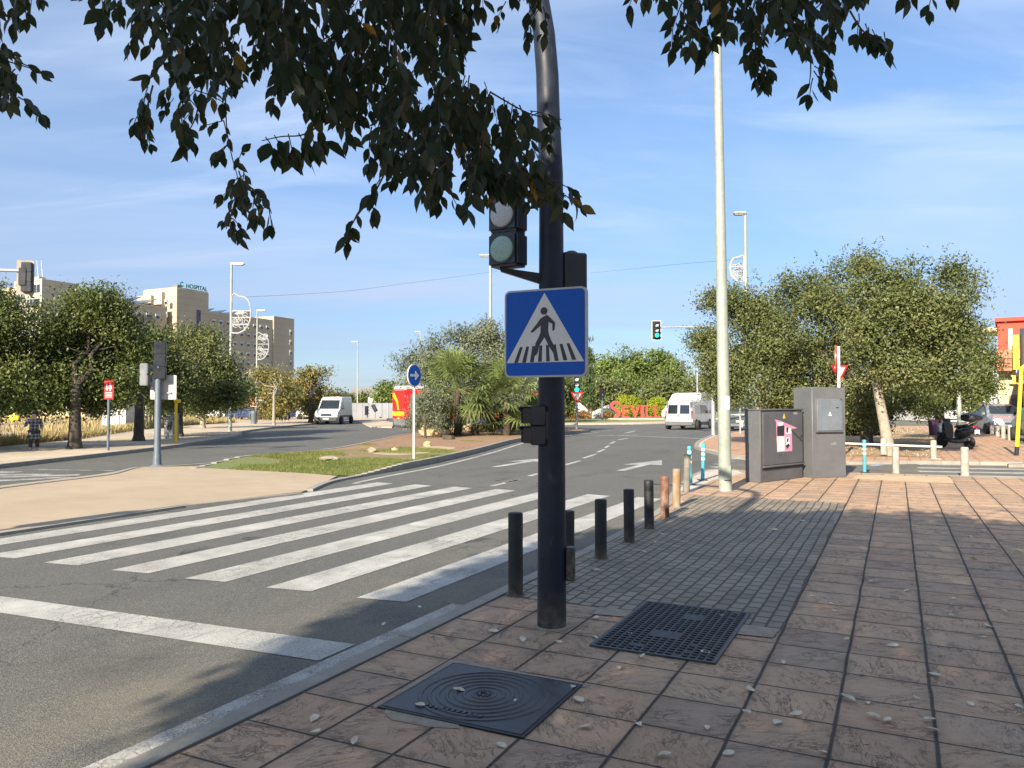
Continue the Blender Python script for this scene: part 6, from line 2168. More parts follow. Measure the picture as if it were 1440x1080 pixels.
for a in (('S', 858, 872, 564, 'tall red capital S, first and largest of the red letters'), ('E', 874.5, 884.5, 570, 'red letter E right of the large S'), ('V', 886.5, 899.5, 570, 'red letter V in the middle of the red word'), ('I', 901, 905, 570, 'narrow red letter I right of the V'), ('L', 908, 916, 570, 'red letter L next to the narrow I'), ('L', 920, 928, 570, 'red letter L touching the left edge of the white minibus'), ('A', 931, 944, 570, 'red letter A hidden behind the white minibus')):
    letter(*a)
# low white wings of the monument behind the yield sign
b = P(815, 582, 92)
b.z = 0.05
for x0, x1, x2, lab in ((803, 812, 831, 'white triangular wall slanting down to the right behind the yield sign'), (833, 868, 878, 'low white wall left of the large round bush')):
    p0, p1, p2 = P(x0, 574, 92), P(x1, 562, 92), P(x2, 574, 92)
    mb = MB()
    mb.prism([(p0.x - b.x, 0), (p0.x - b.x, 0.75), (p1.x - b.x, 2.1), (p2.x - b.x, 0.7), (p2.x - b.x, 0)], 0.4)
    tag(mb.build('white_wall', M['white_wall'], loc=(b.x, 92, 0.05)), lab, 'wall')

# ------------------------------------------------------------------ grey hoarding with its supports
p0, p1 = P(478, 591, 97), P(560, 591, 93)
p0.z = p1.z = 0.02
t = thing('hoarding', 'long grey corrugated hoarding between the white panel van and the bus', 'fence', p0, math.atan2(p1.y - p0.y, p1.x - p0.x))
L_ = (p1 - p0).length
hh = P(500, 567, 96).z
mb = MB()
n = 46
prof = []
for i in range(n * 4 + 1):
    prof.append((L_ * i / (n * 4), (0.0, 0.05, 0.05, 0.0)[i % 4]))
vs, fs = [], []
for x, y in prof:
    vs += [(x, y, 0), (x, y, hh)]
for i in range(len(prof) - 1):
    fs.append((2 * i, 2 * i + 2, 2 * i + 3, 2 * i + 1))
mb.add(vs, fs)
mb.build('sheeting', M['hoard'], t, smooth=0)
for i in range(9):
    MB().box((L_ * (i + .5) / 9, -0.02, hh / 2), (0.09, 0.06, hh)).build('support', M['galv'], t)
b = P(527, 594, 90)
b.z = 0.02
t = thing('litter_bin', 'slanted black bin on a thin leg in front of the hoarding', 'bin', b)
MB().tube((0, 0, 0), (0, 0, 0.9), 0.05, n=8).build('leg', M['galv'], t)
o = MB().box((0, 0, 0), (0.42, 0.4, 0.9), bev=0.06)
o.build('body', M['sign_black'], t, loc=(-0.05, 0, 1.25)).rotation_euler = (0, R(-28), 0)
b = P(522, 566, 110)
b.z = 0
t = thing('billboard', 'small white board above the hoarding', 'sign', b)
MB().tube((0, 0.1, 0), (0, 0.1, 2.2), 0.08, n=8).build('post', M['galv'], t)
MB().box((0, 0, 2.3), (0.9, 0.08, 0.9)).build('board', M['sign_white'], t)

# overhead cable
for i, (q, Ys, lab) in enumerate(((((340, 418), (480, 410), (560, 400), (650, 388), (700, 381)), (46, 60, 66, 74, 78), 'thin dark cable crossing the sky left of the crossing sign'), (((830, 384), (900, 377), (960, 371), (1010, 367), (1050, 363)), (78, 66, 54, 44, 37), 'thin dark cable crossing the sky left of the pale green lamp post'))):
    mb = MB()
    mb.path(smooth_line([P(x, y, Y) for (x, y), Y in zip(q, Ys)], 4), 0.009, 5)
    tag(mb.build('overhead_cable', M['wire']), lab, 'cable')

# ------------------------------------------------------------------ right corner furniture
def stone_bollard(px, py, h_, r_, lab, grp='grey stone bollards across the side street'):
    o = MB().lathe([(r_ + 0.01, 0), (r_, 0.05), (r_, h_ - 0.02), (r_ - 0.02, h_)], n=14).build('bollard', M['stone'])
    o.location = G(px, py, ZF if py < 655 else 0)
    return tag(o, lab, 'bollard', grp)
stone_bollard(1260, 665.5, 0.62, 0.075, 'grey stone bollard in front of the leaning whitish trunk')
stone_bollard(1357, 669, 0.65, 0.085, 'grey stone bollard nearest the zebra across the side street')
for i, (px, py, hpx, lab) in enumerate(((1362, 603, 15, 'pale bollard farthest left in the row behind the scooter'), (1369, 604.5, 15, 'second pale bollard of the row behind the scooter'), (1376.5, 605.5, 16, 'third pale bollard of the row behind the scooter'), (1382, 607, 16, 'fourth pale bollard of the row behind the scooter'), (1388, 609.5, 17, 'pale bollard just left of the silver car'), (1395, 611.5, 18, 'pale bollard before the left headlight of the silver car'), (1403, 613.5, 17, 'pale bollard before the grille of the silver car'), (1411, 616.3, 17.5, 'pale bollard before the number plate of the silver car'), (1420.5, 619, 19, 'pale bollard left of the yellow pole'))):
    p = G(px, py, ZF)
    stone_bollard(px, py, hpx * p.y / F, 0.095, lab, 'pale bollards before the parked cars')
b = G(1313, 645.5, ZF)
t = thing('low_rail', 'low white rail on stone posts in front of the planting bed', 'rail', b)
MB().lathe([(0.085, 0), (0.08, 0.52), (0.07, 0.55)], n=12).build('post', M['stone'], t)
MB().box((0, 0, 0.01), (0.3, 0.22, 0.03)).build('foot', M['stone'], t)
e0 = P(1186, 623.5, 23.6) - b
e1 = P(1322, 628.3, 22.9) - b
mb = MB()
mb.tube((e0.x, e0.y, e0.z), (e1.x, e1.y - 0.1, e1.z), 0.032, n=10)
mb.build('bar', M['sign_white'], t)
q = P(1243, 645, 24.0)
MB().lathe([(0.1, 0), (0.09, 0.52), (0.07, 0.55)], n=12).build('post', M['stone'], t, loc=(q.x - b.x, q.y - b.y, 0))
b = G(1429.5, 640.5, ZF)
t = thing('yellow_pole', 'bright yellow leaning pole with a dark foot at the right edge', 'post', b)
e = P(1436.5, 517, b.y) - b
mb = MB()
foot = Vector((e.x * 0.1, 0, e.z * 0.1))
mb.path([foot, (e.x * 0.6, 0, e.z * 0.6), (e.x, 0, e.z), (e.x + 0.12, 0, e.z + 0.07), (e.x + 1.2, 0.1, e.z + 0.1)], [0.058, 0.058, 0.058, 0.058, 0.05], 12)
mb.build('pole', M['yellow'], t)
MB().tube((0, 0, 0), (foot.x, 0, foot.z), 0.062, n=12).build('foot', M['rubber'], t)
mb = MB()
mb.path([(e.x * 0.8 - 0.02, -0.02, e.z * 0.8), (e.x * 0.8 - 0.14, -0.02, e.z * 0.8 + 0.07)], 0.02, 6)
mb.build('hook', M['yellow'], t)
b = P(1316, 605, 31.5)
b.z = ZF
t = thing('litter_bin', 'purple and grey waste bin on a post behind the scooter', 'bin', b)
MB().tube((0, 0, 0), (0, 0, 0.7), 0.05, n=8).build('post', M['galv'], t)
MB().lathe([(0.15, 0.35), (0.19, 0.95), (0.17, 1.0)], n=12).build('body', M['shirt_dark'], t, loc=(-0.1, 0, 0))
MB().box((0.18, 0, 0.5), (0.22, 0.2, 0.7), bev=0.02).build('side_box', M['galv'], t)
b = P(1379, 596, 46)
b.z = 0.05
t = thing('street_banner', 'small orange banner on a pole left of the silver car', 'banner', b)
MB().tube((0, 0.04, 0), (0, 0.04, 1.95), 0.03, n=8).build('pole', M['galv'], t)
MB().box((0.0, 0, 1.4), (0.28, 0.03, 0.72)).build('cloth', M['orange'], t)
# ------------------------------------------------------------------ vehicles (front looks to local -y)
def shell(prof, W, belt, tumble, ins=0.05):
    """body lofted across its width: rounded sides, sides leaning in above the belt line"""
    ys = [p[0] for p in prof]
    zs = [p[1] for p in prof]
    cy, cz = sum(ys) / len(ys), (min(zs) + max(zs)) / 2
    mb = MB()
    # round the profile corners a little
    pr = []
    n = len(prof)
    for i in range(n):
        a, b, c = Vector(prof[i - 1]), Vector(prof[i]), Vector(prof[(i + 1) % n])
        d1, d2 = (a - b).length, (c - b).length
        q = min(0.12, d1 * 0.3, d2 * 0.3)
        u, v = b + (a - b).normalized() * q, b + (c - b).normalized() * q
        for t in (0, 0.5, 1):
            pr.append(u * (1 - t) ** 2 + b * 2 * t * (1 - t) + v * t * t)
    m = len(pr)
    secs = [(-1, ins * 1.6), (-0.985, ins * 0.7), (-0.95, ins * 0.2), (-0.86, 0), (0.86, 0), (0.95, ins * 0.2), (0.985, ins * 0.7), (1, ins * 1.6)]
    vs = []
    for f_, s in secs:
        for p in pr:
            y, z = p.x, p.y
            sy = y - math.copysign(min(s, abs(y - cy)), y - cy)
            sz = z - math.copysign(min(s, abs(z - cz)), z - cz)
            hw = W / 2 - max(0, z - belt) * tumble
            vs.append((f_ * hw, sy, sz))
    fs = []
    for k in range(len(secs) - 1):
        for i in range(m):
            j = (i + 1) % m
            fs.append((k * m + i, k * m + j, (k + 1) * m + j, (k + 1) * m + i))
    fs.append(tuple(range(m)))
    fs.append(tuple(range((len(secs)) * m - 1, (len(secs) - 1) * m - 1, -1)))
    mb.add(vs, fs)
    return mb

def fix_normals(o):
    bm = bmesh.new()
    bm.from_mesh(o.data)
    bmesh.ops.recalc_face_normals(bm, faces=bm.faces)
    bm.to_mesh(o.data)
    bm.free()
    return o

def wheel(root, x, y, r, wdt=0.2):
    s = 1 if x > 0 else -1
    w_ = thing_part('wheel', root)
    return w_

def add_wheels(root, W, r, yf, yr, rim='rim'):
    proto = None
    for x in (-1, 1):
        for y in (yf, yr):
            prof = [(r * 0.62, 0.0), (r * 0.9, 0.0), (r, 0.04), (r, 0.17), (r * 0.9, 0.21), (r * 0.62, 0.21)]
            mb = MB()
            mb.M = Matrix.Translation((x * (W / 2 + 0.012), y, r)) @ Matrix.Rotation(-x * math.pi / 2, 4, 'Y')
            # axis along x, outer face outwards
            mb.lathe([(a, -b) for a, b in prof][::-1], n=22)
            wh = mb.build('wheel', M['rubber'], root)
            mb = MB()
            mb.M = Matrix.Translation((x * (W / 2 + 0.016), y, r)) @ Matrix.Rotation(-x * math.pi / 2, 4, 'Y')
            mb.lathe([(r * 0.62, -0.03), (r * 0.62, 0.0), (r * 0.5, -0.02), (r * 0.2, -0.01), (r * 0.12, 0.0)], n=22)
            for k in range(5):
                a = 2 * math.pi * k / 5
                mb.box((r * 0.4 * math.cos(a), r * 0.4 * math.sin(a), -0.008), (r * 0.3, r * 0.12, 0.016), rz=a)
            mb.build('rim', M[rim], wh)
            mb = MB()
            mb.M = Matrix.Translation((x * (W / 2 - 0.005), y, r * 1.02)) @ Matrix.Rotation(-x * math.pi / 2, 4, 'Y')
            mb.lathe([(r * 1.16, -0.01), (r * 1.16, 0.009)], n=22)
            mb.build('wheel_arch', M['plastic_dark'], root)

def side_panel(mb, W, belt, tumble, poly, off=0.006, sides=(-1, 1)):
    for s in sides:
        vs = [(s * (W / 2 - max(0, z - belt) * tumble + off), y, z) for y, z in poly]
        vi = [(s * (W / 2 - max(0, z - belt) * tumble - 0.03), y, z) for y, z in poly]
        n = len(poly)
        mb.add(vs + vi, [tuple(range(n)), tuple(range(2 * n - 1, n - 1, -1))] + [(i, (i + 1) % n, n + (i + 1) % n, n + i) for i in range(n)])
    return mb

def side_parts(root, name, m, W, belt, tumble, polys, off=0.006):
    for p in polys:
        for s in (-1, 1):
            done(side_panel(MB(), W, belt, tumble, p, off, (s,)), name, M[m], root)

def quad_panel(mb, pts, nrm, off=0.008):
    n = Vector(nrm).normalized()
    a = [Vector(p) + n * off for p in pts]
    b = [Vector(p) - n * 0.03 for p in pts]
    k = len(pts)
    mb.add(a + b, [tuple(range(k)), tuple(range(2 * k - 1, k - 1, -1))] + [(i, (i + 1) % k, k + (i + 1) % k, k + i) for i in range(k)])
    return mb

def done(mb, name, m, root):
    return fix_normals(mb.build(name, m, root))

# ---- white panel van coming towards us on the left
loc = P(470, 598, 69)
loc.z = ZR
t = thing('panel_van', 'white high-roofed panel van driving towards us in front of the grey hoarding', 'van', loc, R(-2))
W, BT, TU = 1.98, 1.15, 0.06
prof = [(-2.68, .32), (-2.72, .72), (-2.6, 1.0), (-1.85, 1.28), (-1.02, 2.18), (-.7, 2.4), (2.62, 2.44), (2.7, 2.2), (2.7, .32)]
done(shell(prof, W, BT, TU), 'body', M['van_white'], t)
mb = MB()
quad_panel(mb, [(-.86, -1.80, 1.34), (.86, -1.80, 1.34), (.78, -1.11, 2.1), (-.78, -1.11, 2.1)], (0, -.77, .62), 0.012)
done(mb, 'windscreen', M['glass'], t)
side_parts(t, 'side_window', 'glass', W, BT, TU, [[(-1.5, 1.3), (-.45, 1.3), (-.45, 1.95), (-1.0, 1.95)]])
mb = MB()
mb.box((0, -2.66, .46), (1.96, .2, .36), bev=.05)
mb.box((0, -2.72, .78), (1.0, .08, .1), bev=.02)
mb.build('bumper', M['plastic_dark'], t)
MB().box((0, 2.66, .42), (1.96, .16, .24), bev=.04).build('bumper', M['plastic_dark'], t)
side_parts(t, 'side_trim', 'plastic_dark', W, BT, TU, [[(-1.6, .62), (2.5, .62), (2.5, .78), (-1.6, .78)]], 0.02)
mb = MB()
for y in (-0.4, 0.75):
    side_panel(mb, W, BT, TU, [(y, .45), (y + .02, .45), (y + .02, 2.2), (y, 2.2)], 0.004)
side_panel(mb, W, BT, TU, [(-.4, 2.2), (2.6, 2.2), (2.6, 2.22), (-.4, 2.22)], 0.004)
done(mb, 'door_seam', M['plastic_grey'], t)
for s in (-1, 1):
    mb = MB()
    quad_panel(mb, [(s * .58, -2.68, .8), (s * .95, -2.6, .82), (s * .93, -2.5, 1.05), (s * .6, -2.56, 1.02)], (0, -1, .3), 0.03)
    done(mb, 'headlight', M['headlight'], t)
    mb = MB()
    quad_panel(mb, [(s * .86, -2.72, .7), (s * .98, -2.64, .7), (s * .98, -2.64, .8), (s * .86, -2.72, .8)], (0, -1, 0), 0.02)
    done(mb, 'indicator', M['indicator'], t)
    MB().box((s * 1.12, -1.38, 1.5), (.16, .1, .3), bev=.03).build('mirror', M['plastic_dark'], t)
MB().box((0, -2.775, .5), (.5, .015, .11)).build('number_plate', M['sign_white'], t)
mb = MB()
for z in (.86, .93):
    mb.box((0, -2.7, z), (.9, .03, .035))
mb.build('grille', M['plastic_dark'], t)
add_wheels(t, W, .34, -1.75, 1.75)

# ---- white minibus driving away
loc = P(952, 605, 52.3)
loc.z = ZR
t = thing('minibus', 'white minibus with two dark rear windows driving away past the red letters', 'van', loc + Vector((1.35, 2.0, 0)), R(180 - 31))
W, BT, TU = 1.9, 1.05, 0.13
prof = [(-2.38, .3), (-2.42, .66), (-2.25, .92), (-1.62, 1.12), (-.82, 1.76), (-.45, 1.93), (2.2, 1.97), (2.34, 1.75), (2.42, 1.0), (2.42, .3)]
done(shell(prof, W, BT, TU), 'body', M['van_white'], t)
for s in (-1, 1):
    x0, x1 = s * .08, s * .76
    done(quad_panel(MB(), [(x0, 2.418, 1.08), (x1, 2.418, 1.08), (x1 * .96, 2.35, 1.68), (x0, 2.35, 1.68)], (0, 1, .1), 0.012), 'rear_window', M['glass'], t)
side_parts(t, 'side_window', 'glass', W, BT, TU, [[(-1.3, 1.12), (-.5, 1.12), (-.5, 1.66), (-.85, 1.66)], [(-.4, 1.12), (.5, 1.12), (.5, 1.68), (-.4, 1.68)]])
side_parts(t, 'blanked_window', 'white_wall', W, BT, TU, [[(.56, 1.12), (1.95, 1.12), (1.9, 1.68), (.56, 1.68)]])
mb = MB()
quad_panel(mb, [(-.8, -1.56, 1.18), (.8, -1.56, 1.18), (.7, -.86, 1.74), (-.7, -.86, 1.74)], (0, -.62, .78), 0.012)
done(mb, 'windscreen', M['glass'], t)
MB().box((0, 2.4, .42), (1.88, .2, .3), bev=.06).build('bumper', M['plastic_grey'], t)
MB().box((0, -2.38, .42), (1.88, .2, .34), bev=.06).build('bumper', M['plastic_grey'], t)
for s in (-1, 1):
    mb = MB()
    mb.box((s * .89, 2.36, 1.02), (.1, .12, .56), bev=.02)
    mb.build('tail_light', M['taillight'], t)
    mb = MB()
    mb.box((s * (.89 - .08), 2.3, 1.58), (.12, .14, .6), bev=.02)
    mb.build('corner_pillar', M['plastic_grey'], t)
    MB().box((s * 1.08, -1.2, 1.2), (.16, .1, .22), bev=.03).build('mirror', M['plastic_dark'], t)
mb = MB()
mb.box((0, 2.425, 1.02), (.014, .02, 1.2))
mb.box((0.04, 2.44, .96), (.06, .03, .16), bev=.01)
mb.box((0.0, 2.43, .74), (.3, .03, .04))
side_panel(mb, W, BT, TU, [(-.46, .4), (-.44, .4), (-.44, 1.1), (-.46, 1.1)], .004)
side_panel(mb, W, BT, TU, [(.52, .4), (.54, .4), (.54, 1.1), (.52, 1.1)], .004)
done(mb, 'door_seam', M['plastic_grey'], t)
MB().box((-.35, 2.44, .7), (.46, .02, .11)).build('number_plate', M['sign_white'], t)
for y in (-.2, 1.6):
    MB().box((0, y, 2.02), (1.4, .07, .06), bev=.01).build('roof_bar', M['plastic_grey'], t)
side_parts(t, 'sill', 'plastic_grey', W, BT, TU, [[(-1.2, .36), (1.1, .36), (1.1, .52), (-1.2, .52)]], .012)
add_wheels(t, W, .33, -1.5, 1.52)

# ---- white box lorry beyond it
loc = P(966, 600, 79)
loc.z = ZR
t = thing('box_lorry', 'white box lorry with a roof fairing showing above the white minibus', 'lorry', loc, R(-140))
mb = MB()
mb.box((0, .9, 1.75), (2.1, 3.2, 2.3), bev=.03)
mb.build('cargo_box', M['van_white'], t)
prof = [(-2.5, .4), (-2.52, .9), (-2.3, 1.15), (-1.7, 1.95), (-.8, 2.0), (-.8, .4)]
done(shell(prof, 1.95, 1.1, .08), 'cab', M['van_white'], t)
mb = MB()
mb.prism([(-.9, 2.05), (-.9, 2.0), (.9, 2.0), (.9, 2.05)], .1)
mb = MB()
vs = [(-.9, -1.65, 1.98), (.9, -1.65, 1.98), (.9, -.72, 2.0), (-.9, -.72, 2.0), (-.95, -.72, 2.85), (.95, -.72, 2.85), (-.85, -1.2, 2.75), (.85, -1.2, 2.75)]
mb.add(vs, [(0, 1, 7, 6), (6, 7, 5, 4), (1, 2, 5, 7), (0, 6, 4, 3), (2, 3, 4, 5), (0, 3, 2, 1)])
done(mb, 'roof_fairing', M['van_white'], t)
side_parts(t, 'side_window', 'glass', 1.95, 1.1, .08, [[(-1.9, 1.2), (-1.0, 1.2), (-1.0, 1.8), (-1.6, 1.8)]])
MB().box((0, .4, .6), (1.6, 4.2, .24)).build('chassis', M['plastic_dark'], t)
MB().box((0, 2.52, 1.75), (2.0, .03, 2.2)).build('rear_door', M['hoard'], t)
add_wheels(t, 1.9, .36, -1.6, 1.5)

# ---- cars
def hatchback(name, label, loc, rz, paint, L=4.0, H=1.5, W=1.72, dup_=False, group=None):
    t = thing(name, label, 'car', loc, rz, group)
    k, q = L / 4.0, H / 1.5
    prof = [(-2 * k, .24), (-2.03 * k, .55), (-1.85 * k, .74 * q), (-.98 * k, .94 * q), (-.3 * k, 1.4 * q), (.2 * k, 1.5 * q), (1.25 * k, 1.46 * q), (1.78 * k, 1.02 * q), (2.0 * k, .92 * q), (2.0 * k, .24)]
    BT, TU = .92 * q, .28
    done(shell(prof, W, BT, TU, .07), 'body', M[paint], t)
    mb = MB()
    quad_panel(mb, [(-W * .41, -.92 * k, 1.0 * q), (W * .41, -.92 * k, 1.0 * q), (W * .34, -.36 * k, 1.38 * q), (-W * .34, -.36 * k, 1.38 * q)], (0, -.6, .8), .022)
    done(mb, 'windscreen', M['glass'], t)
    mb = MB()
    quad_panel(mb, [(-W * .38, 1.74 * k, 1.06 * q), (W * .38, 1.74 * k, 1.06 * q), (W * .33, 1.36 * k, 1.38 * q), (-W * .33, 1.36 * k, 1.38 * q)], (0, .65, .76), .02)
    done(mb, 'rear_window', M['glass'], t)
    side_parts(t, 'side_window', 'glass', W, BT, TU, [[(-.8 * k, .97 * q), (.3 * k, .97 * q), (.3 * k, 1.37 * q), (-.22 * k, 1.37 * q)], [(.37 * k, .97 * q), (1.45 * k, .98 * q), (1.2 * k, 1.36 * q), (.37 * k, 1.37 * q)]], .012)
    MB().box((0, -2.0 * k, .38), (W * .96, .14, .2), bev=.04).build('bumper', M['plastic_grey'], t)
    MB().box((0, 2.0 * k, .38), (W * .96, .12, .2), bev=.04).build('bumper', M['plastic_grey'], t)
    mb = MB()
    mb.box((0, -2.03 * k, .6), (W * .42, .05, .1), bev=.015)
    mb.build('grille', M['plastic_dark'], t)
    for s in (-1, 1):
        mb = MB()
        quad_panel(mb, [(s * W * .26, -2.0 * k, .56), (s * W * .47, -1.9 * k, .58), (s * W * .46, -1.84 * k, .76 * q), (s * W * .28, -1.93 * k, .72 * q)], (0, -1, .4), .05)
        done(mb, 'headlight', M['headlight'], t)
        MB().box((s * W * .45, 1.96 * k, .78 * q), (.16, .1, .22), bev=.03).build('tail_light', M['taillight'], t)
        MB().box((s * (W / 2 + .08), -.72 * k, 1.0 * q), (.16, .1, .14), bev=.03).build('mirror', M[paint], t)
    MB().box((0, -2.09 * k, .42), (.48, .015, .11)).build('number_plate', M['sign_white'], t)
    MB().box((0, 2.075 * k, .62), (.48, .015, .11)).build('number_plate', M['sign_white'], t)
    mb = MB()
    for y in (-.85, .33, 1.3):
        side_panel(mb, W, BT, TU, [(y * k, .35), (y * k + .015, .35), (y * k + .015, .93 * q), (y * k, .93 * q)], .004)
    done(mb, 'door_seam', M['plastic_dark'], t)
    add_wheels(t, W, .3, -1.28 * k, 1.25 * k)
    return t
b = P(1425, 616, 38.2)
b.z = ZF
hatchback('parked_car', 'silver blue parked car facing us behind the row of pale bollards at the right edge', Vector((27.35, 43.6, ZF)), R(-14), 'car_silver', 4.1, 1.66, 1.8)
b = G(1452, 624, ZF)
hatchback('parked_car', 'very dark parked car cut off by the right edge of the photo', b + Vector((1.7, 1.6, 0)), R(-20), 'car_dark', 4.1, 1.5)
b = P(1049, 606, 50)
b.z = ZR
hatchback('people_carrier', 'dark grey people carrier seen from behind right of the pale green lamp post', b + Vector((.4, 1.6, 0)), R(180 - 24), 'car_dark', 4.4, 1.85, 1.85)
gp = 'parked cars behind the field'
for lab, px, Y, rz, pt in (('dark blue parked car beside the nearer lamp post, behind the walkers', 345, 84, 75, 'car_blue'), ('white parked car right of the farther ornamented lamp post', 374, 86, 70, 'van_white'), ('dark blue parked car left of the white panel van', 425, 88, 65, 'car_blue'), ('pale silver parked car partly behind the white panel van', 442, 86, 60, 'van_white'), ('white parked car between the slim tree trunks, behind the path', 301, 92, 80, 'van_white')):
    b = P(px, 590, Y)
    b.z = .05
    hatchback('parked_car', lab, b, R(rz), pt, group=gp)
gp = 'cars far down the side street'
for lab, px, Y, rz, pt in (('white car far down the side street left of the twin trunks', 1327, 88, 190, 'van_white'), ('silver car far down the side street right of the greenish post', 1360, 84, 185, 'car_silver'), ('dark car far down the side street behind the planting bed', 1295, 92, 100, 'car_dark'), ('dark red car far down the side street between tree trunks', 1303, 86, 180, 'maroon')):
    b = P(px, 588, Y)
    b.z = .05
    hatchback('parked_car', lab, b, R(rz), pt, group=gp)

# ---- city bus half hidden by the palms
p0 = P(552, 600, 59)
p0.z = ZR
t = thing('city_bus', 'red city bus with yellow patterns half hidden behind the palms', 'bus', p0, R(-75))
# local: rear-left corner at the origin, length along +y reversed so that the tail shows on the left
L_, W_, H_ = 12.0, 2.5, 2.95
mb = MB()
mb.box((0, 0, .62 + 1.06), (W_, L_, 2.2), bev=.08, seg=2)
ctr = Vector((0, 0, 0))
hd_ = Vector((math.sin(R(121)), -math.cos(R(121)), 0))
t.location = p0 + hd_ * (L_ / 2) + Vector((hd_.y, -hd_.x, 0)) * (W_ / 2 - .1)
t.rotation_euler = (0, 0, R(121))
mb.build('body', M['bus_red'], t)
# front looks to local -y, i.e. to the right and away; the tail is at +y
MB().box((0, 0, .46), (W_ - .02, L_ - .06, .62), bev=.04).build('skirt', M['bus_grey'], t)
MB().box((0, .2, 2.95), (W_ - .25, L_ - .5, .32), bev=.08, seg=2).build('roof_unit', M['van_white'], t)
for s in (-1, 1):
    mb = MB()
    mb.box((s * (W_ / 2 + .004), -.4, 1.85), (.02, L_ - 2.4, 1.05))
    mb.build('side_window', M['glass'], t)
    mb = MB()
    mb.box((s * (W_ / 2 + .006), 5.05, 1.5), (.02, 1.1, 1.9))
    mb.build('engine_panel', M['bus_grey'], t)
    mb = MB()
    mb.box((s * (W_ / 2 + .008), -.6, .98), (.02, L_ - 1.6, .16))
    mb.build('yellow_band', M['bus_yellow'], t)
    mb = MB()
    mb.box((s * (W_ / 2 + .012), -.2, .62), (.02, 1.9, .8))
    mb.build('violet_panel', M['bus_purple'], t)
mb = MB()
yb = L_ / 2 + .004
mb.M = Matrix.Translation((0, yb, 0)) @ Matrix.Rotation(math.pi, 4, 'Z')
mb.prism([(-1.1, 2.55), (-.8, 2.62), (-.1, 2.0), (.15, 1.3), (-.15, 1.3), (-.4, 1.9), (-1.1, 2.3)], .01, Matrix.Translation((0, -.012, 0)))
mb.prism([(-1.15, 1.2), (1.1, 1.2), (1.1, .85), (-1.15, .85)], .01, Matrix.Translation((0, -.012, 0)))
mb.prism([(-.3, .62), (.35, .62), (.02, .8)], .01, Matrix.Translation((0, -.012, 0)))
mb.build('yellow_pattern', M['bus_yellow'], t)
mb = MB()
mb.box((0, -L_ / 2 - .004, 1.75), (2.2, .02, 1.5))
mb.build('windscreen', M['glass'], t)
MB().box((-.2, L_ / 2 - .28, 2.98), (.9, .03, .06)).build('roof_vent', M['plastic_dark'], t)
add_wheels(t, W_, .48, -3.4, 2.9)

# ---- scooter
b = G(1345, 630.5, ZF)
t = thing('scooter', 'black scooter with a large rounded top box parked on the orange pavement', 'scooter', b, R(-166))
# front looks to local -y
def sw(mb, pts, r_, n=10):
    mb.path([Vector(p) for p in pts], r_, n)
for y, r_ in ((-.66, .25), (.58, .24)):
    mb = MB()
    mb.M = Matrix.Translation((.055, y, r_)) @ Matrix.Rotation(-math.pi / 2, 4, 'Y')
    mb.lathe([(r_ * .6, 0.0), (r_ * .9, .0), (r_, .03), (r_, .08), (r_ * .9, .11), (r_ * .6, .11)], n=20)
    wh = fix_normals(mb.build('wheel', M['rubber'], t))
    mb = MB()
    mb.M = Matrix.Translation((.05, y, r_)) @ Matrix.Rotation(-math.pi / 2, 4, 'Y')
    mb.lathe([(r_ * .62, .02), (r_ * .62, .09), (r_ * .2, .1), (.02, .1)], n=16)
    fix_normals(mb.build('rim', M['rim'], wh))
def loftx(secs):
    """sections (y, z, half width, half height)"""
    mb = MB()
    vs, fs = [], []
    m = 14
    for y, z, hw, hh in secs:
        for k in range(m):
            a = 2 * math.pi * k / m
            cx, cz = math.cos(a), math.sin(a)
            vs.append((hw * math.copysign(abs(cx) ** .7, cx), y, z + hh * math.copysign(abs(cz) ** .7, cz)))
    for i in range(len(secs) - 1):
        for k in range(m):
            j = (k + 1) % m
            fs.append((i * m + k, i * m + j, (i + 1) * m + j, (i + 1) * m + k))
    fs.append(tuple(range(m)))
    fs.append(tuple(range(len(secs) * m - 1, (len(secs) - 1) * m - 1, -1)))
    mb.add(vs, fs)
    return mb
done(loftx([(-.52, .68, .12, .26), (-.46, .7, .2, .34), (-.38, .66, .21, .36), (-.3, .6, .17, .3)]), 'front_shield', M['scooter'], t)
done(loftx([(-.92, .44, .02, .02), (-.8, .53, .08, .04), (-.6, .54, .09, .05), (-.46, .48, .06, .06)]), 'front_mudguard', M['scooter'], t)
done(loftx([(-.4, .3, .16, .08), (-.1, .27, .17, .08), (.2, .34, .16, .14)]), 'footboard', M['plastic_dark'], t)
done(loftx([(.02, .52, .1, .16), (.15, .55, .16, .22), (.45, .6, .17, .2), (.72, .68, .13, .12), (.84, .72, .06, .06)]), 'rear_body', M['scooter'], t)
done(loftx([(.0, .78, .1, .03), (.12, .8, .15, .05), (.4, .83, .15, .05), (.66, .88, .12, .05)]), 'seat', M['seat'], t)
mb = MB()
sw(mb, [(0, -.66, .25), (0, -.5, .55), (0, -.42, .95)], .045)
mb.build('fork', M['plastic_dark'], t)
mb = MB()
sw(mb, [(-.34, -.3, 1.06), (-.2, -.38, 1.04), (0, -.4, 1.02), (.2, -.38, 1.04), (.34, -.3, 1.06)], .022)
mb.box((0, -.43, 1.02), (.26, .16, .14), bev=.04)
for s in (-1, 1):
    sw(mb, [(s * .22, -.38, 1.05), (s * .3, -.4, 1.22)], .009, 6)
mb.build('handlebar', M['plastic_dark'], t)
for s in (-1, 1):
    MB().ball((s * .31, -.4, 1.25), (.07, .02, .05), 8).build('mirror', M['glass'], t)
mb = MB()
sw(mb, [(-.1, .62, .86), (-.1, .86, .96), (.1, .86, .96), (.1, .62, .86)], .016, 6)
mb.build('rack', M['galv'], t)
tb = thing('top_box', 'black rounded top box on the rack of the parked scooter', 'top box', (0, 0, 0))
bpy.data.objects.remove(tb)
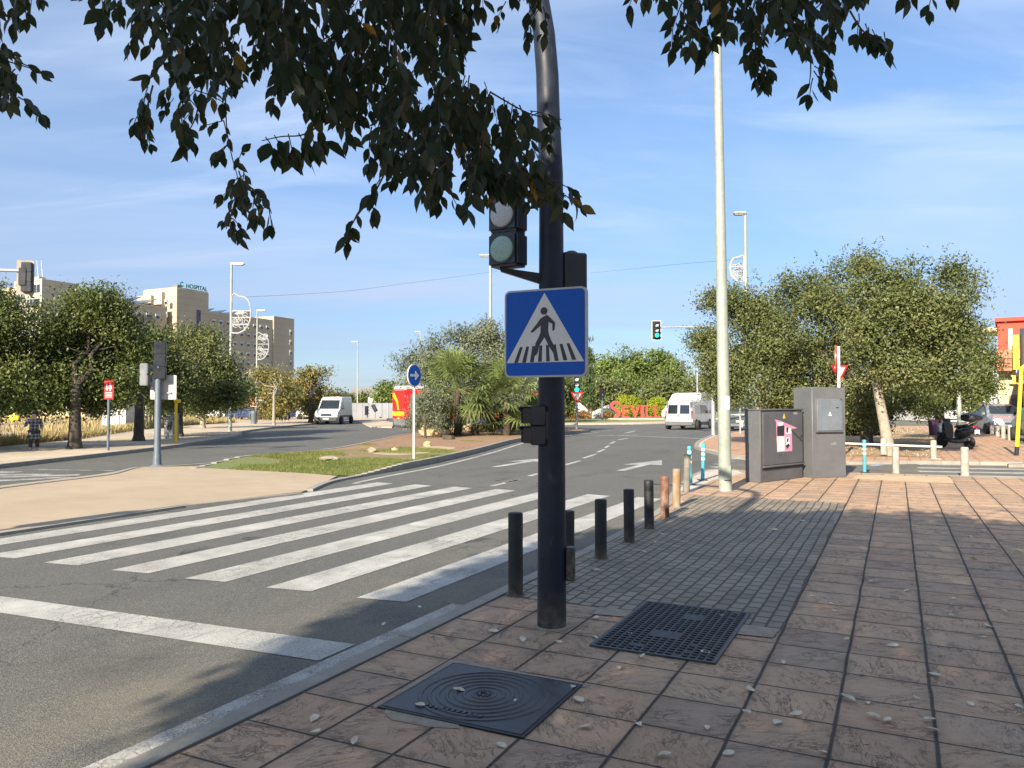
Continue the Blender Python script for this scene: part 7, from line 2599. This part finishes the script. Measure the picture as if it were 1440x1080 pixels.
done(loftx([(.42, 1.12, .16, .07), (.5, 1.14, .29, .15), (.68, 1.15, .33, .18), (.9, 1.14, .3, .16), (1.0, 1.12, .18, .08)]), 'top_box', M['scooter'], t)
MB().box((0, .86, .8), (.2, .06, .09), bev=.02).build('tail_light', M['taillight'], t)
mb = MB()
mb.box((0, .93, .62), (.2, .012, .17))
pl = mb.build('number_plate', M['sign_white'], t)
mb = MB()
mb.box((0, .8, .55), (.14, .3, .03), bev=.01)
mb.build('rear_mudguard', M['plastic_dark'], t)
mb = MB()
sw(mb, [(.14, -.05, .28), (.16, .3, .26), (.17, .75, .36)], .05, 10)
mb.build('exhaust', M['plastic_grey'], t)
mb = MB()
sw(mb, [(-.1, .1, .25), (-.2, .16, .02), (-.2, .3, .02)], .014, 6)
sw(mb, [(.1, .1, .25), (.2, .16, .02), (.2, .3, .02)], .014, 6)
mb.build('stand', M['galv'], t)
# ------------------------------------------------------------------ people
def skin_mesh(name, verts, edges, root=0, sub=2):
    """continuous surface grown over a skeleton: verts (x, y, z, radius[, radius2])"""
    me = bpy.data.meshes.new(name)
    me.from_pydata([v[:3] for v in verts], edges, [])
    o = bpy.data.objects.new(name, me)
    COL.objects.link(o)
    sk = o.modifiers.new('skin', 'SKIN')
    sk.use_smooth_shade = True
    ss = o.modifiers.new('sub', 'SUBSURF')
    ss.levels = ss.render_levels = sub
    for i, v in enumerate(verts):
        d = me.skin_vertices[0].data[i]
        d.radius = (v[3], v[4] if len(v) > 4 else v[3])
        d.use_root = (i == root)
    dg = bpy.context.evaluated_depsgraph_get()
    out = bpy.data.meshes.new_from_object(o.evaluated_get(dg))
    bpy.data.objects.remove(o)
    out.polygons.foreach_set('use_smooth', [True] * len(out.polygons))
    return out

def person(label, loc, rz, H, top, trous, stride=0.12, bend=0.0, long_coat=False, arms=((.1, .0), (-.05, .05)), hair='hair', group=None):
    t = thing('person', label, 'person', loc, rz, group)
    s = H / 1.75
    by = -bend                # forward lean (front is -y)
    def q(x, y, z, r, r2=None):
        z_ = z
        yy = y + by * max(0, z - .95)
        return (x * s, yy * s, z_ * s, r * s, (r2 or r) * s)
    V = [q(0, 0, .95, .13, .1), q(0, 0, 1.12, .125, .095), q(0, 0, 1.32, .16, .105), q(0, 0, 1.44, .1, .08), q(0, -.01, 1.52, .052, .055), q(0, -.03, 1.6, .075, .09), q(0, -.03, 1.69, .072, .088),
         q(-.17, 0, 1.41, .058), q(.17, 0, 1.41, .058),
         q(-.23, .02 - arms[0][0] * .5, 1.14, .042), q(.23, .02 - arms[1][0] * .5, 1.14, .042),
         q(-.24, -.05 - arms[0][0] - arms[0][1], .9 + arms[0][1], .03), q(.24, -.05 - arms[1][0] - arms[1][1], .9 + arms[1][1], .03),
         q(-.1, 0, .86, .088), q(.1, 0, .86, .088),
         q(-.1, -stride * .6, .48, .06), q(.1, stride * .4, .48, .06),
         q(-.1, -stride, .09, .042), q(.1, stride, .09, .042),
         q(-.1, -stride - .13, .035, .035), q(.1, stride - .13, .035, .035),
         q(-.245, -.08 - arms[0][0] - arms[0][1], .82 + arms[0][1], .028, .018), q(.245, -.08 - arms[1][0] - arms[1][1], .82 + arms[1][1], .028, .018)]
    E = [(0, 1), (1, 2), (2, 3), (3, 4), (4, 5), (5, 6), (3, 7), (3, 8), (7, 9), (8, 10), (9, 11), (10, 12), (0, 13), (0, 14), (13, 15), (14, 16), (15, 17), (16, 18), (17, 19), (18, 20), (11, 21), (12, 22)]
    me = skin_mesh('body', V, E)
    me.materials.clear()
    me.materials.append(M['skin'])
    body = link('body', me, t)
    # small face features merged into the hair child and body stay readable only up close
    mb = MB()
    c = Vector(q(0, -.02, 1.665, 0)[:3])
    mb.ball((c.x, c.y + .025 * s, c.z + .012 * s), (.086 * s, .096 * s, .098 * s), 10)
    mb.build('hair', M[hair], t)
    g = 1.13
    def qq(x, y, z, r, r2=None):
        a = q(x, y, z, r, r2)
        return (a[0], a[1], a[2], a[3] * g, a[4] * g)
    TV = [qq(0, 0, .93, .145, .11), qq(0, 0, 1.12, .135, .105), qq(0, 0, 1.32, .165, .115), qq(0, 0, 1.45, .1, .085), qq(-.175, 0, 1.41, .068), qq(.175, 0, 1.41, .068), qq(-.23, .02 - arms[0][0] * .5, 1.14, .054), qq(.23, .02 - arms[1][0] * .5, 1.14, .054),
          qq(-.238, -.03 - arms[0][0] * .8 - arms[0][1] * .6, .98 + arms[0][1] * .6, .044), qq(.238, -.03 - arms[1][0] * .8 - arms[1][1] * .6, .98 + arms[1][1] * .6, .044)]
    TE = [(0, 1), (1, 2), (2, 3), (3, 4), (3, 5), (4, 6), (5, 7), (6, 8), (7, 9)]
    if long_coat:
        TV += [qq(0, 0.0, .72, .2, .17), qq(0, 0.0, .44, .23, .18)]
        TE += [(0, 10), (10, 11)]
    m1 = skin_mesh('top', TV, TE)
    m1.materials.clear()
    m1.materials.append(M[top])
    link('coat' if long_coat else 'shirt', m1, t)
    LV = [qq(0, 0, .93, .135, .105), qq(-.1, 0, .85, .092), qq(.1, 0, .85, .092), qq(-.1, -stride * .6, .48, .066), qq(.1, stride * .4, .48, .066), qq(-.1, -stride, .12, .056), qq(.1, stride, .12, .056)]
    m2 = skin_mesh('legs', LV, [(0, 1), (0, 2), (1, 3), (2, 4), (3, 5), (4, 6)])
    m2.materials.clear()
    m2.materials.append(M[trous])
    link('trousers', m2, t)
    return t
b = G(47.5, 633.5, ZL)
pp_ = person('person in a long black and white checked coat under the leftmost tree', b, R(25), 1.42, 'check', 'maroon', 0.05, 0.05, True, ((.35, .28), (.02, .0)))
pp_.scale = (1.2, 1.15, 0.92)
GP = 'walkers far down the left pavement'
for lab, px, Y, H, top, rz in (('person in a pale blue shirt, left one of two walking side by side', 395, 73, 1.68, 'shirt', 10), ('person in a pale blue top, right one of two walking side by side', 403.5, 72, 1.72, 'shirt', -8), ('person in a plum shirt walking right of the farther ornamented lamp post', 365.5, 74, 1.74, 'shirt_dark', 60)):
    b = P(px, 595, Y)
    b.z = ZL
    person(lab, b, R(rz), H, top, 'trousers', 0.2, group=GP)
# ------------------------------------------------------------------ hospital (local x = across, y = along the street)
O = Vector((-86.8, 200, 0))
t = thing('hospital', 'large beige hospital with a green HOSPITAL sign on its tower roof', 'building', O, -YAW)
def wall(name, x0, x1, y0, y1, h, m, z0=0.0):
    return MB().box(((x0 + x1) / 2, (y0 + y1) / 2, (z0 + h) / 2), (x1 - x0, y1 - y0, h - z0), bev=0.05).build(name, M[m], t, smooth=0)
tw = wall('tower', -12.8, 0, 0, 10.4, 32, 'hosp')
MB().box((-6.4, 5.2, 32.05), (12.5, 10.1, 0.5)).build('parapet', M['hosp'], t)
wall('stair_block', -7.4, -4.4, -1.0, -0.05, 31.2, 'hosp_white')
wall('tower_annex', -12.9, -7.45, -1.8, -0.06, 30.4, 'hosp')
wing = wall('wing', -15, -0.6, 10.46, 38.0, 27.2, 'hosp')
wall('end_block', -14, -0.2, 35.2, 44.0, 28.4, 'hosp')
wall('wing', -16, -1.7, -29, -1.56, 26.8, 'hosp')
wall('corner_block', -10.2, -0.3, -35.2, -26.5, 29.3, 'hosp_white')
wall('corner_annex', -16, -10.25, -34.6, -26.5, 28.2, 'hosp')
MB().box((-7.5, -31, 29.9), (1.6, 1.6, 1.6)).build('roof_hut', M['hosp_white'], t)
MB().box((-8, 30.8, 28.4), (3.4, 3, 2.4)).build('roof_hut', M['hosp'], t)
# stair window of the tower, on the long face
mb = MB()
mb.box((0.06, 7.0, 22.2), (0.2, 1.25, 9.6))
sg_ = mb.build('stair_window', M['strip_glass'], t)
mb = MB()
mb.box((0.18, 7.0, 22.2), (0.1, 0.12, 9.6))
for k in range(5):
    mb.box((0.18, 7.0, 18.4 + k * 1.9), (0.1, 1.25, 0.12))
mb.build('mullion', M['strip_glass'], sg_)
wf = None
def window(x, y, z, w_, h_, rot=0.0, lower=0.4):
    """frame with a shutter box; looks to local +x, or to -y when rot is set"""
    global wf
    if wf is None:
        mb = MB()
        mb.box((0.06, 0, 0), (0.2, 1.3, 1.5))
        mb.box((0.2, 0, 0.48), (0.14, 1.36, 0.5))
        wf = mb.build('window', M['win_frame'], t, smooth=0)
        p = MB().box((0.15, 0.0, -0.25), (0.08, 1.0, 0.8)).build('pane', M['dark_window'], wf, smooth=0)
        o = wf
        first = True
    else:
        o = wf.copy()
        COL.objects.link(o)
        o.parent = t
        p = wf.children[0].copy()
        COL.objects.link(p)
        p.parent = o
    o.location = (x, y, z)
    o.scale = (1, w_ / 1.3, h_ / 1.5)
    o.rotation_euler = (0, 0, rot)
for r_ in range(6):
    z = 24.6 - r_ * 2.75
    for c in range(9):
        y = 12.6 + c * 2.55
        window(-0.6, y, z, 1.25, 1.15)
for r_ in range(3):
    for c in range(9):
        window(-1.7, -26.0 + c * 2.7, 24.2 - r_ * 3.3, 1.4, 1.2)
for k in range(4):
    window(-2.0 - 0.0, -1.5, 28.2 - k * 3.2, 1.0, 1.4, R(-90))
for k in range(5):
    window(-0.2, 42.4, 24.0 - k * 3.1, 0.9, 1.6)
for k in range(5):
    mb = MB()
    mb.box((-3.1, -35.24, 27.2 - k * 3.1), (4.4, 0.1, 1.7))
    f_ = mb.build('window_band', M['dark_window'], t)
    mb = MB()
    for q in range(3):
        mb.box((-4.3 + q * 1.2, -35.3, 27.2 - k * 3.1), (0.08, 0.06, 1.7))
    mb.build('mullion', M['win_frame'], f_)
mb = MB()
mb.box((-8.1, -35.24, 20.5), (3.2, 0.1, 13.5))
cw = mb.build('curtain_wall', M['dark_window'], t)
mb = MB()
for k in range(6):
    mb.box((-8.1, -35.31, 14.5 + k * 2.4), (3.2, 0.06, 0.5))
for q in range(4):
    mb.box((-9.5 + q * 0.95, -35.31, 20.5), (0.12, 0.05, 13.5))
mb.build('mullion', M['win_frame'], cw)
# tilted solar panels along the roofs
def pv(x, y, z, ln):
    mb = MB()
    mb.M = Matrix.Translation((x, y, z)) @ Matrix.Rotation(R(24), 4, 'X')
    mb.box((0, 0, 0.9), (8, ln, 0.12))
    mb.build('solar_panel', M['pv'], t)
for k in range(5):
    pv(-7.5, -22 + k * 4.4, 27.4, 3.6)
for k in range(4):
    pv(-8, 15 + k * 4.2, 27.2, 3.2)
mb = MB()
for x, y in ((-7.9, -31.2), (-7.0, -30.8)):
    mb.tube((x, y, 30.7), (x - 0.6, y, 34.6), 0.06, n=6)
mb.build('antenna', M['galv'], t)
mb = MB()
mb.box((-1.4, 1.2, 32.6), (2.0, 1.4, 0.8))
mb.build('roof_unit', M['roof_grey'], t)
me = text_mesh('HOSPITAL', 1.55, 0.06, 0.02)
me.transform(Matrix.Rotation(R(90), 4, 'Z'))
me.materials.append(M['hosp_text'])
link('roof_lettering', me, t, (-0.15, 3.0, 32.5))
mb = MB()
pts = [(0, 0.55 * math.cos(a) , 0.55 * math.sin(a)) for a in np.linspace(R(50), R(320), 14)]
mb.path([(0, 1.7 + y, 33.2 + z) for _, y, z in pts], 0.16, 6)
mb.build('crescent_emblem', M['hosp_text'], t, loc=(-0.15, 0, 0))
mb = MB()
for k in range(5):
    mb.tube((-0.3, 1.6 + k * 2, 32.2), (-0.3, 1.6 + k * 2, 33.4), 0.05, n=5)
mb.build('lettering_frame', M['galv'], t)

# ------------------------------------------------------------------ low buildings far behind
def house(name, label, c, w_, d_, h_, m, roof='roof_grey', rz=0.0, wins=3, cat='building'):
    t = thing(name, label, cat, c, rz)
    MB().box((0, d_ / 2, h_ / 2), (w_, d_, h_), bev=0.03).build('wall', M[m], t, smooth=0)
    MB().box((0, d_ / 2, h_ + 0.12), (w_ + 0.3, d_ + 0.3, 0.25)).build('roof', M[roof], t, smooth=0)
    for i in range(wins):
        for j in range(max(1, int(h_ / 3))):
            x = -w_ / 2 + (i + 0.5) * w_ / wins
            f_ = MB().box((x, -0.02, 1.7 + j * 2.9), (min(1.4, w_ / wins * .6), 0.08, 1.3)).build('window', M['win_frame'], t)
            MB().box((x, -0.08, 1.7 + j * 2.9), (min(1.1, w_ / wins * .48), 0.05, 1.05)).build('pane', M['dark_window'], f_)
    return t
b = P(495, 570, 230)
b.z = 0
t = house('station_hall', 'long pale building with a rounded roof far behind the hoarding', b, 24, 14, 4.4, 'white_wall', wins=8)
mb = MB()
mb.M = Matrix.Translation((4.5, 2, 4.5)) @ Matrix.Rotation(0, 4, 'Z')
mb.prism([(-5.5, 0), (-5.2, 1.7), (-4.0, 2.4), (4.2, 2.5), (5.0, 1.6), (5.2, 0)], 7)
mb.build('dome', M['roof_grey'], t)
b = P(470, 570, 215)
b.z = 0
house('low_house', 'low white house between browning tree and rounded roof far behind', b, 11, 9, 3.6, 'white_wall', wins=3)
b = P(84, 576, 86)
b.z = 0
house('low_house', 'cream house with a terracotta roof behind the dry field, left of the thick trunk', b, 5.5, 5, 1.9, 'cream_wall', 'roof_tile', wins=2)
b = P(398, 580, 105)
b.z = 0
house('brick_wall_house', 'low reddish building behind the far walkers', b, 15, 6, 2.6, 'salmon_wall', 'roof_tile', wins=5)

# ------------------------------------------------------------------ right-hand street
YB = 47
b = P(1405, 580, YB)
b.z = ZF
k = YB / F
hz_ = lambda py: P(1405, py, YB).z - ZF
t = thing('shop_house', 'red-walled house with a cream shop front at the right edge behind the trees', 'building', b, R(-33))
w_ = 12
MB().box((w_ / 2, 5, (hz_(452) + hz_(492)) / 2), (w_, 10, hz_(452) - hz_(492))).build('upper_wall', M['red_wall'], t, smooth=0)
MB().box((w_ / 2 - .1, 4.9, (hz_(492) + hz_(521)) / 2), (w_, 10, hz_(492) - hz_(521))).build('middle_wall', M['salmon_wall'], t, smooth=0)
MB().box((w_ / 2, 5, hz_(521) / 2), (w_, 10, hz_(521))).build('shop_wall', M['cream_wall'], t, smooth=0)
mb = MB()
mb.box((w_ / 2, 4.9, hz_(452) + 0.08), (w_ + .3, 10.3, 0.22))
mb.build('cornice', M['red_wall'], t)
for x in (0.65, 2.6, 4.6):
    MB().box((x, -0.03, hz_(478)), (0.22, 0.06, 1.3)).build('window', M['white_wall'], t)
mb = MB()
mb.box((w_ / 2, -0.55, hz_(521)), (w_, 1.0, 0.12))
bal = mb.build('balcony', M['salmon_wall'], t)
mb = MB()
for i in range(30):
    mb.tube((0.1 + i * .2, -1.0, hz_(521)), (0.1 + i * .2, -1.0, hz_(506)), 0.015, n=5)
mb.tube((0, -1.0, hz_(506)), (6, -1.0, hz_(506)), 0.025, n=6)
mb.build('railing', M['maroon'], bal)
mb = MB()
mb.prism([(-.35 + .35 * math.cos(R(a)), .3 * math.sin(R(a))) for a in range(0, 181, 15)], .06, Matrix.Translation((1.5, -1.1, hz_(527))))
mb.box((1.2, -1.08, hz_(529)), (1.1, 0.05, 0.12))
mb.build('shop_emblem', M['sign_white'], t)
for x, ww in ((1.0, 1.0), (2.9, 1.2)):
    f_ = MB().box((x, -0.03, 1.1), (ww, 0.08, 2.2)).build('door', M['wood'], t)
    MB().box((x, -0.09, 1.3), (ww * .7, 0.05, 1.4)).build('pane', M['dark_window'], f_)
MB().box((-0.45, 2.4, hz_(462)), (0.8, 4.0, 0.25)).build('eave', M['cream_wall'], t)
YB2 = 40
b2 = P(1424, 580, YB2)
b2.z = ZF
hz2 = lambda py: P(1424, py, YB2).z - ZF
t = thing('shop_building', 'shop with a yellow fin and a curved dark grey fascia at the right edge', 'building', b2 + Vector((0.1, 0, 0)), R(-34))
MB().box((5.2, 2.6, hz2(472) / 2), (9.6, 5, hz2(472)), bev=.02).build('wall', M['grey_panel'], t, smooth=0)
MB().box((0.12, -0.2, (hz2(472) + hz2(520)) / 2), (0.28, 0.5, hz2(472) - hz2(520))).build('yellow_fin', M['yellow'], t)
MB().box((0.0, 0.6, (hz2(485) + hz2(540)) / 2), (0.16, 1.0, hz2(485) - hz2(540))).build('side_panel', mat('ochre_panel', (0.5, 0.34, 0.04), .6), t)
mb = MB()
z0, z1 = hz2(516), hz2(463)
pr = [(0.28, -0.25), (0.5, -0.7), (1.0, -1.0), (2.0, -1.15), (6, -1.2), (6, -.05), (0.28, -.05)]
mb.slab([Vector((x, y, 0)) for x, y in pr], z0, z1)
mb.add([(x, y, z0) for x, y in pr], [tuple(range(len(pr)))])
mb.build('fascia', M['grey_panel'], t)
MB().box((2.4, -.03, 1.25), (3.6, .1, 2.4)).build('shop_window', M['dark_window'], t)
MB().box((2.4, -.3, 2.75), (4.2, .6, .15)).build('awning', M['grey_panel'], t)
for i, (px, Y, w_, h_, m, lab, rf) in enumerate(((1305, 118, 16, 7, 'white_wall', 'pale house far down the side street seen under the trees', 'roof_tile'), (1345, 110, 14, 9, 'cream_wall', 'cream house far down the side street behind the twin trunks', 'roof_grey'), (1392, 75, 10, 5.5, 'white_wall', 'whitish house behind the orange banner', 'roof_tile'), (1250, 120, 16, 6, 'cream_wall', 'cream house far behind the leaning whitish trunk', 'roof_tile'))):
    b = P(px, 588, Y)
    b.z = 0.0
    house('far_house', lab, b, w_, 9, h_, m, rf, wins=4)
